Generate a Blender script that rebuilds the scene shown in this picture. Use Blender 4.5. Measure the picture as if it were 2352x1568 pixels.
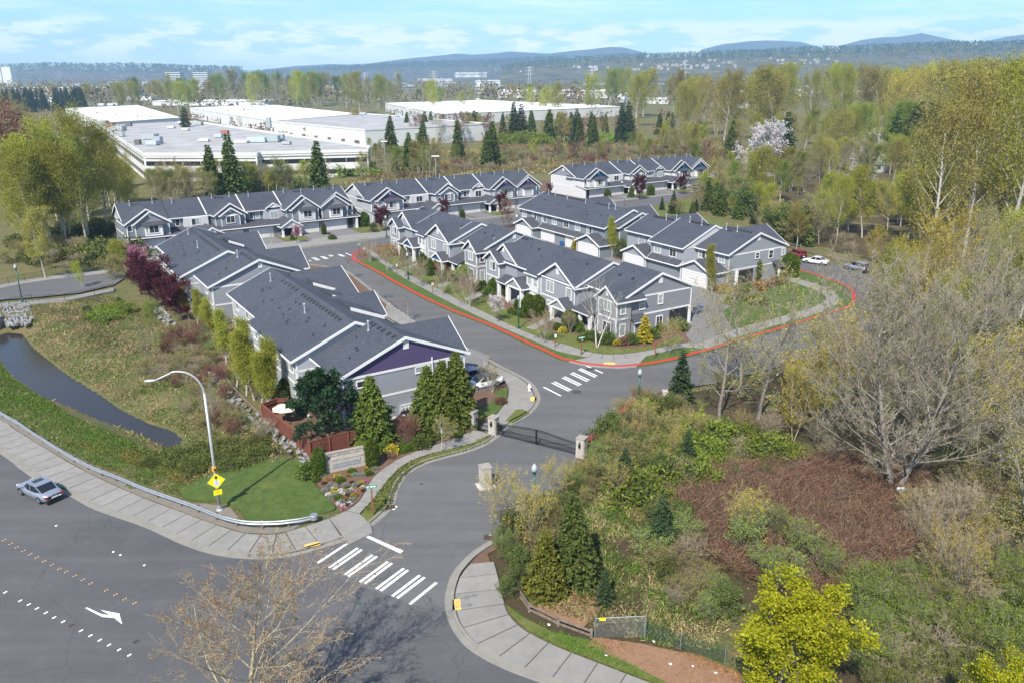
import bpy, math, random
import numpy as np
from mathutils import Vector, Matrix, geometry
for o in list(bpy.data.objects): bpy.data.objects.remove(o)
S = bpy.context.scene
COL = S.collection
R = math.radians
# ------------------------------------------------------------------ camera, sky, sun, exposure
CAM_H, FPX, PITCH = 34.0, 1820.0, R(18.59)          # drone height, focal length in pixels of a 2352 wide picture
cd = bpy.data.cameras.new('camera'); cam = bpy.data.objects.new('camera', cd); COL.objects.link(cam)
cam.location = (0, 0, CAM_H); cam.rotation_euler = (R(90) - PITCH, 0, 0)
cd.sensor_fit = 'HORIZONTAL'; cd.sensor_width = 36.0; cd.lens = 36.0 * FPX / 2352.0
cd.clip_start = 0.5; cd.clip_end = 60000
S.camera = cam
SUN_EL, SHADOW_AZ = R(47), R(69)                      # shadows fall along this compass angle (from +x towards +y)
sx, sy = -math.cos(SHADOW_AZ), -math.sin(SHADOW_AZ)
sun_dir = Vector((sx * math.cos(SUN_EL), sy * math.cos(SUN_EL), math.sin(SUN_EL)))
W = bpy.data.worlds.new('World'); S.world = W; W.use_nodes = True
nt = W.node_tree; nt.nodes.clear()
def wn(t): return nt.nodes.new(t)
sky = wn('ShaderNodeTexSky'); sky.sky_type = 'NISHITA'; sky.sun_disc = False
sky.sun_elevation = SUN_EL; sky.sun_rotation = math.atan2(sun_dir.x, sun_dir.y)
sky.altitude = 50; sky.air_density = 1.0; sky.dust_density = 0.25; sky.ozone_density = 2.5
bg = wn('ShaderNodeBackground'); bg.inputs['Strength'].default_value = 0.086
wo = wn('ShaderNodeOutputWorld')
tc = wn('ShaderNodeTexCoord'); sep = wn('ShaderNodeSeparateXYZ'); nt.links.new(tc.outputs['Generated'], sep.inputs[0])
def wmath(op, a, b=None, clamp=False):
    n = wn('ShaderNodeMath'); n.operation = op; n.use_clamp = clamp
    for i, v in enumerate((a, b)):
        if v is None: continue
        if isinstance(v, (int, float)): n.inputs[i].default_value = v
        else: nt.links.new(v, n.inputs[i])
    return n.outputs[0]
def wmap(v, a, b, c, d):
    n = wn('ShaderNodeMapRange'); n.interpolation_type = 'SMOOTHSTEP'
    nt.links.new(v, n.inputs[0])
    for i, q in enumerate((a, b, c, d)): n.inputs[i + 1].default_value = q
    return n.outputs[0]
def wnoise(scale, sc=(1, 1, 1), detail=6, rough=.55):
    m = wn('ShaderNodeMapping'); m.inputs['Scale'].default_value = sc; nt.links.new(tc.outputs['Generated'], m.inputs[0])
    n = wn('ShaderNodeTexNoise'); n.inputs['Scale'].default_value = scale; n.inputs['Detail'].default_value = detail
    n.inputs['Roughness'].default_value = rough; nt.links.new(m.outputs[0], n.inputs['Vector']); return n.outputs['Fac']
elev = sep.outputs['Z']
tint = wn('ShaderNodeMix'); tint.data_type = 'RGBA'; tint.blend_type = 'MULTIPLY'; tint.inputs[0].default_value = 1
nt.links.new(sky.outputs[0], tint.inputs[6]); tint.inputs[7].default_value = (0.68, 0.92, 1.10, 1)
puff = wmap(wnoise(15, (1, 1, 4.5), 7, .6), .44, .56, 0, 1)          # small cumulus low over the horizon
band = wmath('MULTIPLY', wmap(elev, .012, .034, .25, 1), wmap(elev, .046, .066, 1, 0))
cum = wmath('MULTIPLY', puff, band)
veil = wmath('MULTIPLY', wmap(wnoise(3.4, (1, 1, 14), 7, .66), .44, .70, 0, .6), wmap(elev, .03, .085, 0, 1))
cf = wmath('MAXIMUM', wmath('MULTIPLY', cum, .85), veil, True)
mixc = wn('ShaderNodeMix'); mixc.data_type = 'RGBA'; nt.links.new(cf, mixc.inputs[0])
nt.links.new(tint.outputs[2], mixc.inputs[6]); mixc.inputs[7].default_value = (10, 10, 10.2, 1)
nt.links.new(mixc.outputs[2], bg.inputs['Color']); nt.links.new(bg.outputs[0], wo.inputs['Surface'])
sl = bpy.data.lights.new('sun', 'SUN'); sl.energy = 4.0; sl.angle = R(0.53); sl.color = (1.0, .94, .85)
so = bpy.data.objects.new('sun', sl); COL.objects.link(so); so.rotation_euler = sun_dir.to_track_quat('Z', 'Y').to_euler()
so.location = (-60, -160, 190)
S.view_settings.view_transform = 'Standard'; S.view_settings.look = 'None'
S.view_settings.exposure = 0.98; S.view_settings.gamma = 1; S.view_settings.use_curve_mapping = False
S.render.engine = 'CYCLES'
S.cycles.max_bounces = 6; S.cycles.diffuse_bounces = 3; S.cycles.glossy_bounces = 3; S.cycles.transmission_bounces = 4
S.cycles.transparent_max_bounces = 8; S.cycles.volume_bounces = 1
# ------------------------------------------------------------------ helpers
CPI, SPI = math.cos(PITCH), math.sin(PITCH)
def ray(px, py):
    a, b = (px - 1176.0) / FPX, (py - 784.0) / FPX
    return Vector((a, CPI - b * SPI, -SPI - b * CPI))
def at(px, py, z=0.0):
    """a spot seen in the survey picture (2352 px wide) put on the level z of the ground"""
    d = ray(px, py); t = (z - CAM_H) / d.z
    return Vector((d.x * t, d.y * t, z))
def stand(px, pytop, dist):
    """foot point and height of something whose top shows at a pixel, standing at a given distance north"""
    d = ray(px, pytop); t = dist / d.y
    return Vector((d.x * t, dist, 0)), CAM_H + d.z * t
class MB:
    def __init__(s): s.v = []; s.f = []; s.n = 0
    def add(s, vs, fs):
        n = len(s.v); s.v.extend(tuple(p) for p in vs); s.f.extend(tuple(i + n for i in f) for f in fs); return s
    def box(s, x0, x1, y0, y1, z0, z1):
        if x0 > x1: x0, x1 = x1, x0
        if y0 > y1: y0, y1 = y1, y0
        return s.add([(x0,y0,z0),(x1,y0,z0),(x1,y1,z0),(x0,y1,z0),(x0,y0,z1),(x1,y0,z1),(x1,y1,z1),(x0,y1,z1)],
                     [(0,3,2,1),(4,5,6,7),(0,1,5,4),(1,2,6,5),(2,3,7,6),(3,0,4,7)])
    def obox(s, c, ax, ay, hx, hy, z0, z1):
        """box about c with horizontal half axes ax*hx, ay*hy"""
        c = Vector(c[:2]).to_3d(); a = Vector(ax[:2]).to_3d() * hx; b = Vector(ay[:2]).to_3d() * hy
        q = [c - a - b, c + a - b, c + a + b, c - a + b]
        return s.add([(p.x, p.y, z0) for p in q] + [(p.x, p.y, z1) for p in q],
                     [(0,3,2,1),(4,5,6,7),(0,1,5,4),(1,2,6,5),(2,3,7,6),(3,0,4,7)])
    def bar(s, p, q, w, h=None):
        """square bar between two points"""
        p, q = Vector(p), Vector(q); d = (q - p).normalized(); h = h or w
        u = Vector((0, 0, 1)) if abs(d.z) < .9 else Vector((0, 1, 0))
        a = d.cross(u).normalized() * w / 2; b = a.normalized().cross(d).normalized() * h / 2
        vs = [p-a-b, p+a-b, p+a+b, p-a+b, q-a-b, q+a-b, q+a+b, q-a+b]
        return s.add(vs, [(0,3,2,1),(4,5,6,7),(0,1,5,4),(1,2,6,5),(2,3,7,6),(3,0,4,7)])
    def tube(s, pts, rs, n=8, cap=True):
        pts = [Vector(p) for p in pts]; rings = []
        ref = Vector((.31, .17, .93))
        for i, p in enumerate(pts):
            d = (pts[min(i+1, len(pts)-1)] - pts[max(i-1, 0)]).normalized()
            u = d.cross(ref)
            if u.length < .2: u = d.cross(Vector((1, 0, 0)))
            u.normalize(); w = d.cross(u); r = rs[i] if hasattr(rs, '__len__') else rs
            rings.append([p + (u * math.cos(2*math.pi*k/n) + w * math.sin(2*math.pi*k/n)) * r for k in range(n)])
        vs = [q for g in rings for q in g]; fs = []
        for i in range(len(pts) - 1):
            for k in range(n):
                a, b = i*n + k, i*n + (k+1) % n; fs.append((a, b, b+n, a+n))
        if cap: fs += [tuple(range(n))[::-1], tuple(range((len(pts)-1)*n, len(pts)*n))]
        return s.add(vs, fs)
    def lathe(s, prof, c=(0, 0, 0), n=12):
        """profile of (radius, z) turned about a vertical axis"""
        vs = []; fs = []
        for r, z in prof:
            vs += [(c[0] + r*math.cos(2*math.pi*k/n), c[1] + r*math.sin(2*math.pi*k/n), c[2] + z) for k in range(n)]
        for i in range(len(prof) - 1):
            for k in range(n):
                a, b = i*n + k, i*n + (k+1) % n; fs.append((a, b, b+n, a+n))
        fs += [tuple(range(n))[::-1], tuple(range((len(prof)-1)*n, len(prof)*n))]
        return s.add(vs, fs)
    def prism(s, poly, f0, f1):
        """polygon mapped by f0 and f1 to its two end faces"""
        n = len(poly); vs = [f0(*p) for p in poly] + [f1(*p) for p in poly]
        fs = [tuple(range(n))[::-1], tuple(range(n, 2*n))] + [(i, (i+1) % n, n + (i+1) % n, n + i) for i in range(n)]
        return s.add(vs, fs)
    def slab(s, pts, z0, z1, top_only=False):
        """flat polygon (any outline) thickened from z0 up to z1"""
        pts = [(p[0], p[1]) for p in pts]; n = len(pts)
        tris = geometry.tessellate_polygon([[Vector((x, y, 0)) for x, y in pts]])
        ar = sum(pts[i][0]*pts[(i+1) % n][1] - pts[(i+1) % n][0]*pts[i][1] for i in range(n))
        top = []
        for t in tris:
            a, b, c = [pts[i] for i in t]
            cr = (b[0]-a[0])*(c[1]-a[1]) - (b[1]-a[1])*(c[0]-a[0])
            top.append(tuple(t) if cr > 0 else tuple(t)[::-1])
        vs = [(x, y, z1) for x, y in pts]; fs = list(top)
        if not top_only:
            vs += [(x, y, z0) for x, y in pts]
            for i in range(n):
                j = (i+1) % n
                fs.append((i, i+n, j+n, j) if ar > 0 else (j, j+n, i+n, i))
        return s.add(vs, fs)
    def ico(s, c, r, sub=1, sq=(1, 1, 1), jit=0, rnd=random):
        import bmesh
        key = sub
        if key not in ICO:
            b = bmesh.new(); bmesh.ops.create_icosphere(b, subdivisions=sub, radius=1)
            b.verts.ensure_lookup_table(); ICO[key] = ([tuple(v.co) for v in b.verts], [tuple(v.index for v in f.verts) for f in b.faces]); b.free()
        vs, fs = ICO[key]
        out = []
        for x, y, z in vs:
            k = 1 + (rnd.random() - .5) * 2 * jit
            out.append((c[0] + x*r*sq[0]*k, c[1] + y*r*sq[1]*k, c[2] + z*r*sq[2]*k))
        return s.add(out, fs)
    def mesh(s, name, mat, smooth=False):
        m = bpy.data.meshes.new(name); m.from_pydata(s.v, [], s.f)
        if mat: m.materials.append(mat)
        if smooth: m.polygons.foreach_set('use_smooth', [True] * len(m.polygons))
        m.update(); return m
    def build(s, name, mat, parent=None, smooth=False):
        return obj(name, s.mesh(name, mat, smooth), parent)
ICO = {}
def obj(name, me, parent=None, loc=None, rz=None, sc=None):
    o = bpy.data.objects.new(name, me); COL.objects.link(o)
    if parent: o.parent = parent
    if loc is not None: o.location = loc
    if rz is not None: o.rotation_euler = (0, 0, rz)
    if sc is not None: o.scale = (sc, sc, sc) if isinstance(sc, (int, float)) else sc
    return o
def tag(o, label, cat, group=None):
    o['label'] = label; o['category'] = cat
    if group: o['group'] = group
    return o
def thing(name, label, cat, loc=(0, 0, 0), rz=0.0, group=None, sc=None):
    o = obj(name, None, None, loc, rz, sc); o.empty_display_size = .3
    return tag(o, label, cat, group)
def kind(o, k): o['kind'] = k; return o
def dup(root, loc, rz, label=None, group=None, sc=None):
    r = root.copy(); COL.objects.link(r); r.location = loc; r.rotation_euler = (0, 0, rz)
    if sc is not None: r.scale = (sc, sc, sc) if isinstance(sc, (int, float)) else sc
    if label: r['label'] = label
    if group: r['group'] = group
    for ch in root.children:
        c = ch.copy(); COL.objects.link(c); c.parent = r
        for g in ch.children:
            d = g.copy(); COL.objects.link(d); d.parent = c
    return r
# ------------------------------------------------------------------ materials
def mat(name, col, rough=.8, metal=0.0, spec=.5, var=0.0, vscale=3.0, col2=None, bump=0.0, bscale=20.0, trans=0.0, detail=5, stretch=(1,1,1), coat=0.0, coord='Object'):
    m = bpy.data.materials.new(name); m.use_nodes = True; t = m.node_tree; b = t.nodes['Principled BSDF']
    b.inputs['Base Color'].default_value = (*col, 1); b.inputs['Roughness'].default_value = rough; b.inputs['Metallic'].default_value = metal
    b.inputs['Specular IOR Level'].default_value = spec
    if coat: b.inputs['Coat Weight'].default_value = coat; b.inputs['Coat Roughness'].default_value = .06
    if var or col2 or bump:
        tcn = t.nodes.new('ShaderNodeTexCoord'); mp = t.nodes.new('ShaderNodeMapping'); mp.inputs['Scale'].default_value = stretch
        t.links.new(tcn.outputs[coord], mp.inputs[0])
        n = t.nodes.new('ShaderNodeTexNoise'); n.inputs['Scale'].default_value = vscale; n.inputs['Detail'].default_value = detail; n.inputs['Roughness'].default_value = .62
        t.links.new(mp.outputs[0], n.inputs['Vector'])
        c2 = col2 or tuple(c * (1 - var) for c in col); c1 = col if col2 else tuple(min(1, c * (1 + var)) for c in col)
        rp = t.nodes.new('ShaderNodeValToRGB'); rp.color_ramp.elements[0].position = .33; rp.color_ramp.elements[1].position = .67
        rp.color_ramp.elements[0].color = (*c2, 1); rp.color_ramp.elements[1].color = (*c1, 1)
        t.links.new(n.outputs['Fac'], rp.inputs[0]); t.links.new(rp.outputs[0], b.inputs['Base Color'])
        if bump:
            n2 = t.nodes.new('ShaderNodeTexNoise'); n2.inputs['Scale'].default_value = bscale; n2.inputs['Detail'].default_value = 4
            t.links.new(mp.outputs[0], n2.inputs['Vector'])
            bp = t.nodes.new('ShaderNodeBump'); bp.inputs['Strength'].default_value = bump; bp.inputs['Distance'].default_value = .05
            t.links.new(n2.outputs['Fac'], bp.inputs['Height']); t.links.new(bp.outputs[0], b.inputs['Normal'])
    return m
class NT:
    """small node-graph writer for the richer ground and foliage materials"""
    def __init__(s, name):
        s.m = bpy.data.materials.new(name); s.m.use_nodes = True; s.t = s.m.node_tree; s.b = s.t.nodes['Principled BSDF']; s.out = s.t.nodes['Material Output']
        s.b.inputs['Specular IOR Level'].default_value = .25
        s.geo = s.t.nodes.new('ShaderNodeNewGeometry'); s.P = s.geo.outputs['Position']
        s.tc = s.t.nodes.new('ShaderNodeTexCoord'); s.O = s.tc.outputs['Object']
    def L(s, a, b): s.t.links.new(a, b)
    def map(s, vec, sc=(1,1,1), rz=0.0):
        m = s.t.nodes.new('ShaderNodeMapping'); m.inputs['Scale'].default_value = sc; m.inputs['Rotation'].default_value = (0, 0, rz); s.L(vec, m.inputs[0]); return m.outputs[0]
    def noise(s, scale, detail=5, rough=.6, vec=None):
        n = s.t.nodes.new('ShaderNodeTexNoise'); n.inputs['Scale'].default_value = scale; n.inputs['Detail'].default_value = detail; n.inputs['Roughness'].default_value = rough
        s.L(vec if vec is not None else s.P, n.inputs['Vector']); return n.outputs['Fac']
    def ramp(s, v, *st):
        r = s.t.nodes.new('ShaderNodeValToRGB'); e = r.color_ramp.elements
        while len(e) < len(st): e.new(.5)
        for i, (p, c) in enumerate(st): e[i].position = p; e[i].color = (*c, 1) if hasattr(c, '__len__') else (c, c, c, 1)
        s.L(v, r.inputs[0]); return r.outputs[0]
    def mix(s, f, a, b, mode='MIX'):
        m = s.t.nodes.new('ShaderNodeMix'); m.data_type = 'RGBA'; m.blend_type = mode
        for i, v in ((0, f), (6, a), (7, b)):
            if isinstance(v, (int, float)): m.inputs[i].default_value = v
            elif isinstance(v, tuple): m.inputs[i].default_value = (*v, 1)
            else: s.L(v, m.inputs[i])
        return m.outputs[2]
    def math(s, op, a, b=None, clamp=False):
        n = s.t.nodes.new('ShaderNodeMath'); n.operation = op; n.use_clamp = clamp
        for i, v in enumerate((a, b)):
            if v is None: continue
            if isinstance(v, (int, float)): n.inputs[i].default_value = v
            else: s.L(v, n.inputs[i])
        return n.outputs[0]
    def xyz(s, vec):
        n = s.t.nodes.new('ShaderNodeSeparateXYZ'); s.L(vec, n.inputs[0]); return n.outputs
    def bump(s, h, strength=.4, dist=.05):
        b = s.t.nodes.new('ShaderNodeBump'); b.inputs['Strength'].default_value = strength; b.inputs['Distance'].default_value = dist
        s.L(h, b.inputs['Height']); s.L(b.outputs[0], s.b.inputs['Normal'])
    def fin(s, col, rough=.85):
        if isinstance(col, tuple): s.b.inputs['Base Color'].default_value = (*col, 1)
        else: s.L(col, s.b.inputs['Base Color'])
        if isinstance(rough, (int, float)): s.b.inputs['Roughness'].default_value = rough
        else: s.L(rough, s.b.inputs['Roughness'])
        return s.m
def leaf_mat(name, ca, cb, cc=None, trans=.35, obj_var=.25):
    """leaf cards: colour varies leaf by leaf and plant by plant, a share of light comes through"""
    g = NT(name); r = g.geo.outputs['Random Per Island']
    oi = g.t.nodes.new('ShaderNodeObjectInfo')
    c = g.ramp(r, (0, ca), (.55, cb), (1, cc or cb))
    hs = g.t.nodes.new('ShaderNodeHueSaturation'); g.L(c, hs.inputs['Color'])
    g.L(g.math('ADD', g.math('MULTIPLY', oi.outputs['Random'], obj_var * 2), 1 - obj_var), hs.inputs['Value'])
    g.L(g.math('ADD', g.math('MULTIPLY', oi.outputs['Random'], .03), .485), hs.inputs['Hue'])
    g.b.inputs['Roughness'].default_value = .6; g.L(hs.outputs[0], g.b.inputs['Base Color']); g.b.inputs['Specular IOR Level'].default_value = .2
    tr = g.t.nodes.new('ShaderNodeBsdfTranslucent'); g.L(hs.outputs[0], tr.inputs['Color'])
    mx = g.t.nodes.new('ShaderNodeMixShader'); mx.inputs[0].default_value = trans
    g.L(g.b.outputs[0], mx.inputs[1]); g.L(tr.outputs[0], mx.inputs[2]); g.L(mx.outputs[0], g.out.inputs['Surface'])
    return g.m
# road surface: worn asphalt with tracks, patches and fine grit
def asphalt(name, base, dark, rz):
    g = NT(name)
    big = g.noise(.05, 5, .6); track = g.noise(1.0, 4, .6, g.map(g.P, (.03, .45, 1), rz)); fine = g.noise(9, 6, .75)
    c = g.mix(g.ramp(big, (.38, 0.0), (.66, 1.0)), base, dark)
    c = g.mix(g.ramp(track, (.40, 0.0), (.62, .85)), c, tuple(x * .66 for x in base))
    c = g.mix(g.ramp(g.noise(.45, 4, .6, g.map(g.P, (.06, .8, 1), rz)), (.55, 0.0), (.75, .5)), c, tuple(x * 1.3 for x in base))
    c = g.mix(g.ramp(g.noise(.6, 5, .7), (.5, 0.0), (.8, .5)), c, tuple(x * 1.28 for x in base))
    c = g.mix(.35, c, g.ramp(fine, (.3, tuple(x * .6 for x in base)), (.7, tuple(x * 1.5 for x in base))))
    crack = g.t.nodes.new('ShaderNodeTexVoronoi'); crack.feature = 'DISTANCE_TO_EDGE'; crack.inputs['Scale'].default_value = .11
    wv = g.t.nodes.new('ShaderNodeTexNoise'); wv.inputs['Scale'].default_value = .7; wv.inputs['Detail'].default_value = 6; g.L(g.P, wv.inputs['Vector'])
    ad = g.t.nodes.new('ShaderNodeMix'); ad.data_type = 'RGBA'; ad.blend_type = 'ADD'; ad.inputs[0].default_value = 1.6; g.L(g.P, ad.inputs[6]); g.L(wv.outputs['Color'], ad.inputs[7])
    g.L(ad.outputs[2], crack.inputs['Vector'])
    c = g.mix(g.ramp(crack.outputs['Distance'], (.0, .55), (.004, 0.0)), c, tuple(x * .45 for x in base))
    g.bump(fine, .25, .01)
    return g.fin(c, .88)
M = {}
M['asphalt_main'] = asphalt('asphalt_main', (.100, .099, .102), (.050, .049, .056), R(-35))
M['asphalt'] = asphalt('asphalt', (.118, .117, .118), (.088, .087, .089), R(32))
def concrete(name, base):
    g = NT(name); oi = g.t.nodes.new('ShaderNodeObjectInfo')
    c = g.ramp(g.noise(1.2, 7, .7), (.3, tuple(x * .72 for x in base)), (.7, base))
    c = g.mix(g.ramp(g.noise(.35, 4, .6), (.5, 0.0), (.75, .55)), c, tuple(x * .66 for x in base))
    c = g.mix(g.math('MULTIPLY', oi.outputs['Random'], .4), c, tuple(x * .7 for x in base))
    g.bump(g.noise(14, 4, .7), .15, .01); return g.fin(c, .9)
M['concrete'] = concrete('concrete', (.27, .26, .24)); M['kerb'] = concrete('kerb_concrete', (.26, .25, .22))
M['drive'] = concrete('driveway_concrete', (.20, .195, .19))
g = NT('red_kerb_paint'); M['kerb_red'] = g.fin(g.mix(g.ramp(g.noise(2.5, 6, .7), (.52, 0.0), (.75, .7)), (.42, .035, .03), (.32, .14, .12)), .7)
M['paint_white'] = (lambda g: g.fin(g.mix(g.ramp(g.noise(2.5, 6, .75), (.55, 0.0), (.8, .5)), (.72, .72, .71), (.3, .3, .3)), .7))(NT('road_paint_white'))
M['paint_yellow'] = mat('tactile_yellow', (.62, .42, .12), .8, var=.25, vscale=6)
def lawn(name, a, b, c):
    g = NT(name)
    x = g.ramp(g.noise(.9, 7, .7), (.3, a), (.52, b), (.72, c))
    x = g.mix(g.ramp(g.noise(1.7, 6, .75), (.45, 0.0), (.62, .75)), x, tuple(q * .5 for q in a))
    x = g.mix(.5, x, g.ramp(g.noise(13, 5, .85), (.3, tuple(q * .45 for q in a)), (.7, tuple(q * 1.5 for q in b))))
    x = g.mix(g.ramp(g.noise(.25, 5, .65), (.55, 0.0), (.75, .55)), x, c)
    g.bump(g.noise(30, 3, .7), .8, .04); return g.fin(x, .9)
M['lawn'] = lawn('lawn', (.042, .080, .014), (.075, .115, .024), (.15, .155, .045))
M['lawn_dry'] = lawn('lawn_dry', (.065, .095, .02), (.125, .14, .034), (.20, .165, .07))
g = NT('mulch'); M['mulch'] = g.fin(g.mix(.5, g.ramp(g.noise(1.5, 6, .7), (.3, (.085, .048, .032)), (.7, (.16, .10, .068))), g.ramp(g.noise(25, 4, .8), (.3, (.05, .03, .02)), (.7, (.2, .13, .09)))), .95)
g = NT('gravel'); M['gravel'] = g.fin(g.mix(.5, g.ramp(g.noise(1.2, 6, .7), (.3, (.12, .105, .08)), (.7, (.21, .185, .15))), g.ramp(g.noise(18, 4, .8), (.3, (.06, .055, .05)), (.7, (.3, .27, .24)))), .95)
# wild ground: dead grass, moss, bare earth, fresh green
g = NT('wild_ground')
n1, n2, n3 = g.noise(.16, 6, .65), g.noise(.5, 7, .72), g.noise(3.5, 6, .75)
c = g.ramp(n2, (.30, (.055, .075, .018)), (.45, (.115, .125, .036)), (.58, (.22, .155, .075)), (.75, (.12, .09, .045)))
c = g.mix(g.ramp(n1, (.46, 0.0), (.62, .8)), c, (.085, .115, .026))
c = g.mix(.5, c, g.ramp(n3, (.32, (.035, .035, .014)), (.5, (.12, .115, .045)), (.7, (.27, .22, .12))))
g.bump(n3, 1.0, .25); M['wild'] = g.fin(c, .95)
g = NT('forest_floor')
c = g.ramp(g.noise(.22, 7, .7), (.32, (.050, .034, .022)), (.48, (.085, .060, .030)), (.62, (.060, .072, .022)), (.78, (.14, .105, .055)))
c = g.mix(.4, c, g.ramp(g.noise(4, 6, .8), (.3, (.03, .025, .014)), (.7, (.16, .12, .07)))); g.bump(g.noise(4, 6, .8), 1, .25); M['forest_floor'] = g.fin(c, .95)
g = NT('leaf_litter'); M['litter'] = g.fin(g.mix(.6, g.ramp(g.noise(1.5, 6, .7), (.3, (.13, .065, .035)), (.7, (.26, .15, .085))), g.ramp(g.noise(14, 4, .85), (.3, (.06, .03, .018)), (.7, (.42, .26, .16)))), .95)
g = NT('creek_water'); g.b.inputs['Specular IOR Level'].default_value = .28
g.bump(g.noise(5, 4, .6, g.map(g.P, (1, .4, 1))), .10, .03); M['water'] = g.fin((.030, .026, .022), .12)
# roof shingles: courses follow the height, tabs vary; slate blue-grey
def shingle(name, a, b, c):
    g = NT(name); z = g.xyz(g.P)[2]
    bw = g.t.nodes.new('ShaderNodeTexBrick'); bw.inputs['Scale'].default_value = 1.0; bw.inputs['Mortar Size'].default_value = .012
    bw.inputs['Brick Width'].default_value = .34; bw.inputs['Row Height'].default_value = .15; bw.offset = .5
    cmb = g.t.nodes.new('ShaderNodeCombineXYZ'); x = g.xyz(g.O)
    along = g.math('ADD', x[0], x[1]); g.L(along, cmb.inputs[0]); g.L(g.math('MULTIPLY', z, 2.55), cmb.inputs[1]); g.L(cmb.outputs[0], bw.inputs['Vector'])
    bw.inputs['Color1'].default_value = (*a, 1); bw.inputs['Color2'].default_value = (*b, 1); bw.inputs['Mortar'].default_value = (*tuple(q * .42 for q in a), 1)
    col = g.mix(g.ramp(g.noise(2.6, 6, .75), (.38, 0.0), (.68, .8)), bw.outputs['Color'], c)
    col = g.mix(.4, col, g.ramp(g.noise(11, 5, .8), (.3, tuple(q * .5 for q in a)), (.7, tuple(q * 1.55 for q in c))))
    col = g.mix(g.ramp(g.noise(.22, 4, .6), (.45, 0.0), (.75, .35)), col, tuple(q * .75 for q in a))
    g.bump(bw.outputs['Fac'], -.5, .02); return g.fin(col, .9)
M['roof'] = shingle('roof_shingle', (.036, .041, .054), (.088, .098, .120), (.060, .068, .088))
M['roof_warm'] = shingle('roof_shingle_warm', (.044, .046, .056), (.090, .092, .106), (.066, .068, .082))  # warmer grey shingles for porch and garage roofs
# painted lap siding: boards 18 cm high show as fine shadow lines
def siding(name, col):
    g = NT(name); z = g.xyz(g.P)[2]
    f = g.math('FRACT', g.math('MULTIPLY', z, 1 / .19))
    c = g.ramp(f, (0.0, tuple(q * .62 for q in col)), (.10, tuple(q * .98 for q in col)), (1.0, col))
    c = g.mix(g.ramp(g.noise(1.3, 5, .65), (.4, 0.0), (.8, .25)), c, tuple(q * .82 for q in col))
    g.bump(f, .6, .03); return g.fin(c, .7)
M['side_grey'] = siding('siding_grey', (.29, .305, .335)); M['side_dark'] = siding('siding_slate', (.20, .225, .25))
M['side_mid'] = siding('siding_mid_grey', (.235, .245, .270)); M['side_pale'] = siding('siding_pale', (.40, .42, .45)); M['side_warm'] = siding('siding_warm_grey', (.30, .295, .30))
M['side_white'] = siding('siding_white', (.58, .585, .585)); M['purple'] = siding('siding_purple', (.088, .068, .150)); M['blue'] = siding('siding_blue', (.016, .085, .21))
M['trim'] = mat('white_trim', (.66, .66, .65), .6, var=.04, vscale=2); M['garage'] = mat('garage_white', (.62, .61, .60), .55, var=.03)
M['pane'] = mat('window_glass', (.035, .04, .045), .08, spec=.6); M['pane_blind'] = mat('window_blinds', (.30, .33, .32), .25, var=.2, vscale=4)
M['shade'] = mat('opening_shade', (.012, .012, .014), .9); M['vent'] = mat('roof_vent_black', (.012, .012, .014), .6); M['pipe'] = mat('galvanised', (.62, .64, .66), .35, .6, var=.1)  # M['shade']: near-black colour stands in for the shade inside openings
M['door'] = mat('dark_door', (.03, .032, .04), .5); M['stone_base'] = mat('stone_veneer', (.34, .31, .27), .9, var=.35, vscale=5)
M['green_metal'] = mat('green_metal', (.012, .085, .055), .45, .2); M['globe'] = mat('lamp_globe', (.34, .37, .38), .12, spec=.6)
M['black_metal'] = mat('black_metal', (.012, .012, .013), .45, .3); M['steel'] = mat('galvanised_steel', (.36, .39, .41), .5, .7, var=.12, vscale=2); M['pole'] = mat('pole_grey', (.47, .47, .46), .5, .5, var=.1)
M['sign_yellow'] = mat('sign_yellow', (.78, .70, .005), .45); M['sign_white'] = mat('sign_white', (.82, .82, .82), .5); M['sign_black'] = mat('sign_black', (.015, .015, .015), .6); M['sign_green'] = mat('sign_green', (.005, .24, .13), .5)
M['wood_red'] = mat('stained_cedar', (.105, .030, .020), .8, col2=(.16, .052, .032), vscale=2, stretch=(6, 6, .8)); M['wood_post'] = mat('cedar_post', (.19, .060, .032), .75, var=.25)
M['timber'] = mat('old_timber', (.16, .125, .095), .9, var=.35, vscale=4); M['bark'] = mat('bark_grey', (.19, .17, .145), .95, var=.35, vscale=4); M['bark_pale'] = mat('bark_pale', (.36, .335, .29), .95, var=.3, vscale=5)
M['bark_dark'] = mat('bark_dark', (.095, .075, .058), .95, var=.35, vscale=4); M['bark_white'] = mat('bark_white', (.58, .56, .52), .9, var=.3, vscale=6); M['bark_tan'] = mat('bark_tan', (.31, .26, .165), .95, var=.3, vscale=4)
M['rock'] = mat('grey_rock', (.20, .20, .195), .9, var=.4, vscale=3, bump=.5, bscale=6); M['ledge'] = mat('ledge_stone', (.40, .37, .325), .9, var=.35, vscale=3.5, bump=.4, bscale=8); M['cap'] = mat('cap_stone', (.27, .245, .215), .9, var=.25, vscale=4)
M['bluepl'] = mat('blue_plastic', (.012, .10, .26), .45); M['teal'] = mat('teal_plastic', (.01, .30, .36), .45); M['redpl'] = mat('red_plastic', (.45, .02, .02), .45); M['white_pl'] = mat('white_enamel', (.8, .8, .8), .35)
M['tyre'] = mat('tyre_rubber', (.018, .018, .019), .85); M['rim'] = mat('alloy_rim', (.46, .47, .49), .3, .8); M['carglass'] = mat('car_glass', (.012, .016, .02), .04, spec=.7); M['taillight'] = mat('tail_lamp', (.32, .01, .015), .2); M['headlamp'] = mat('head_lamp', (.62, .64, .66), .12, spec=.7)
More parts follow.
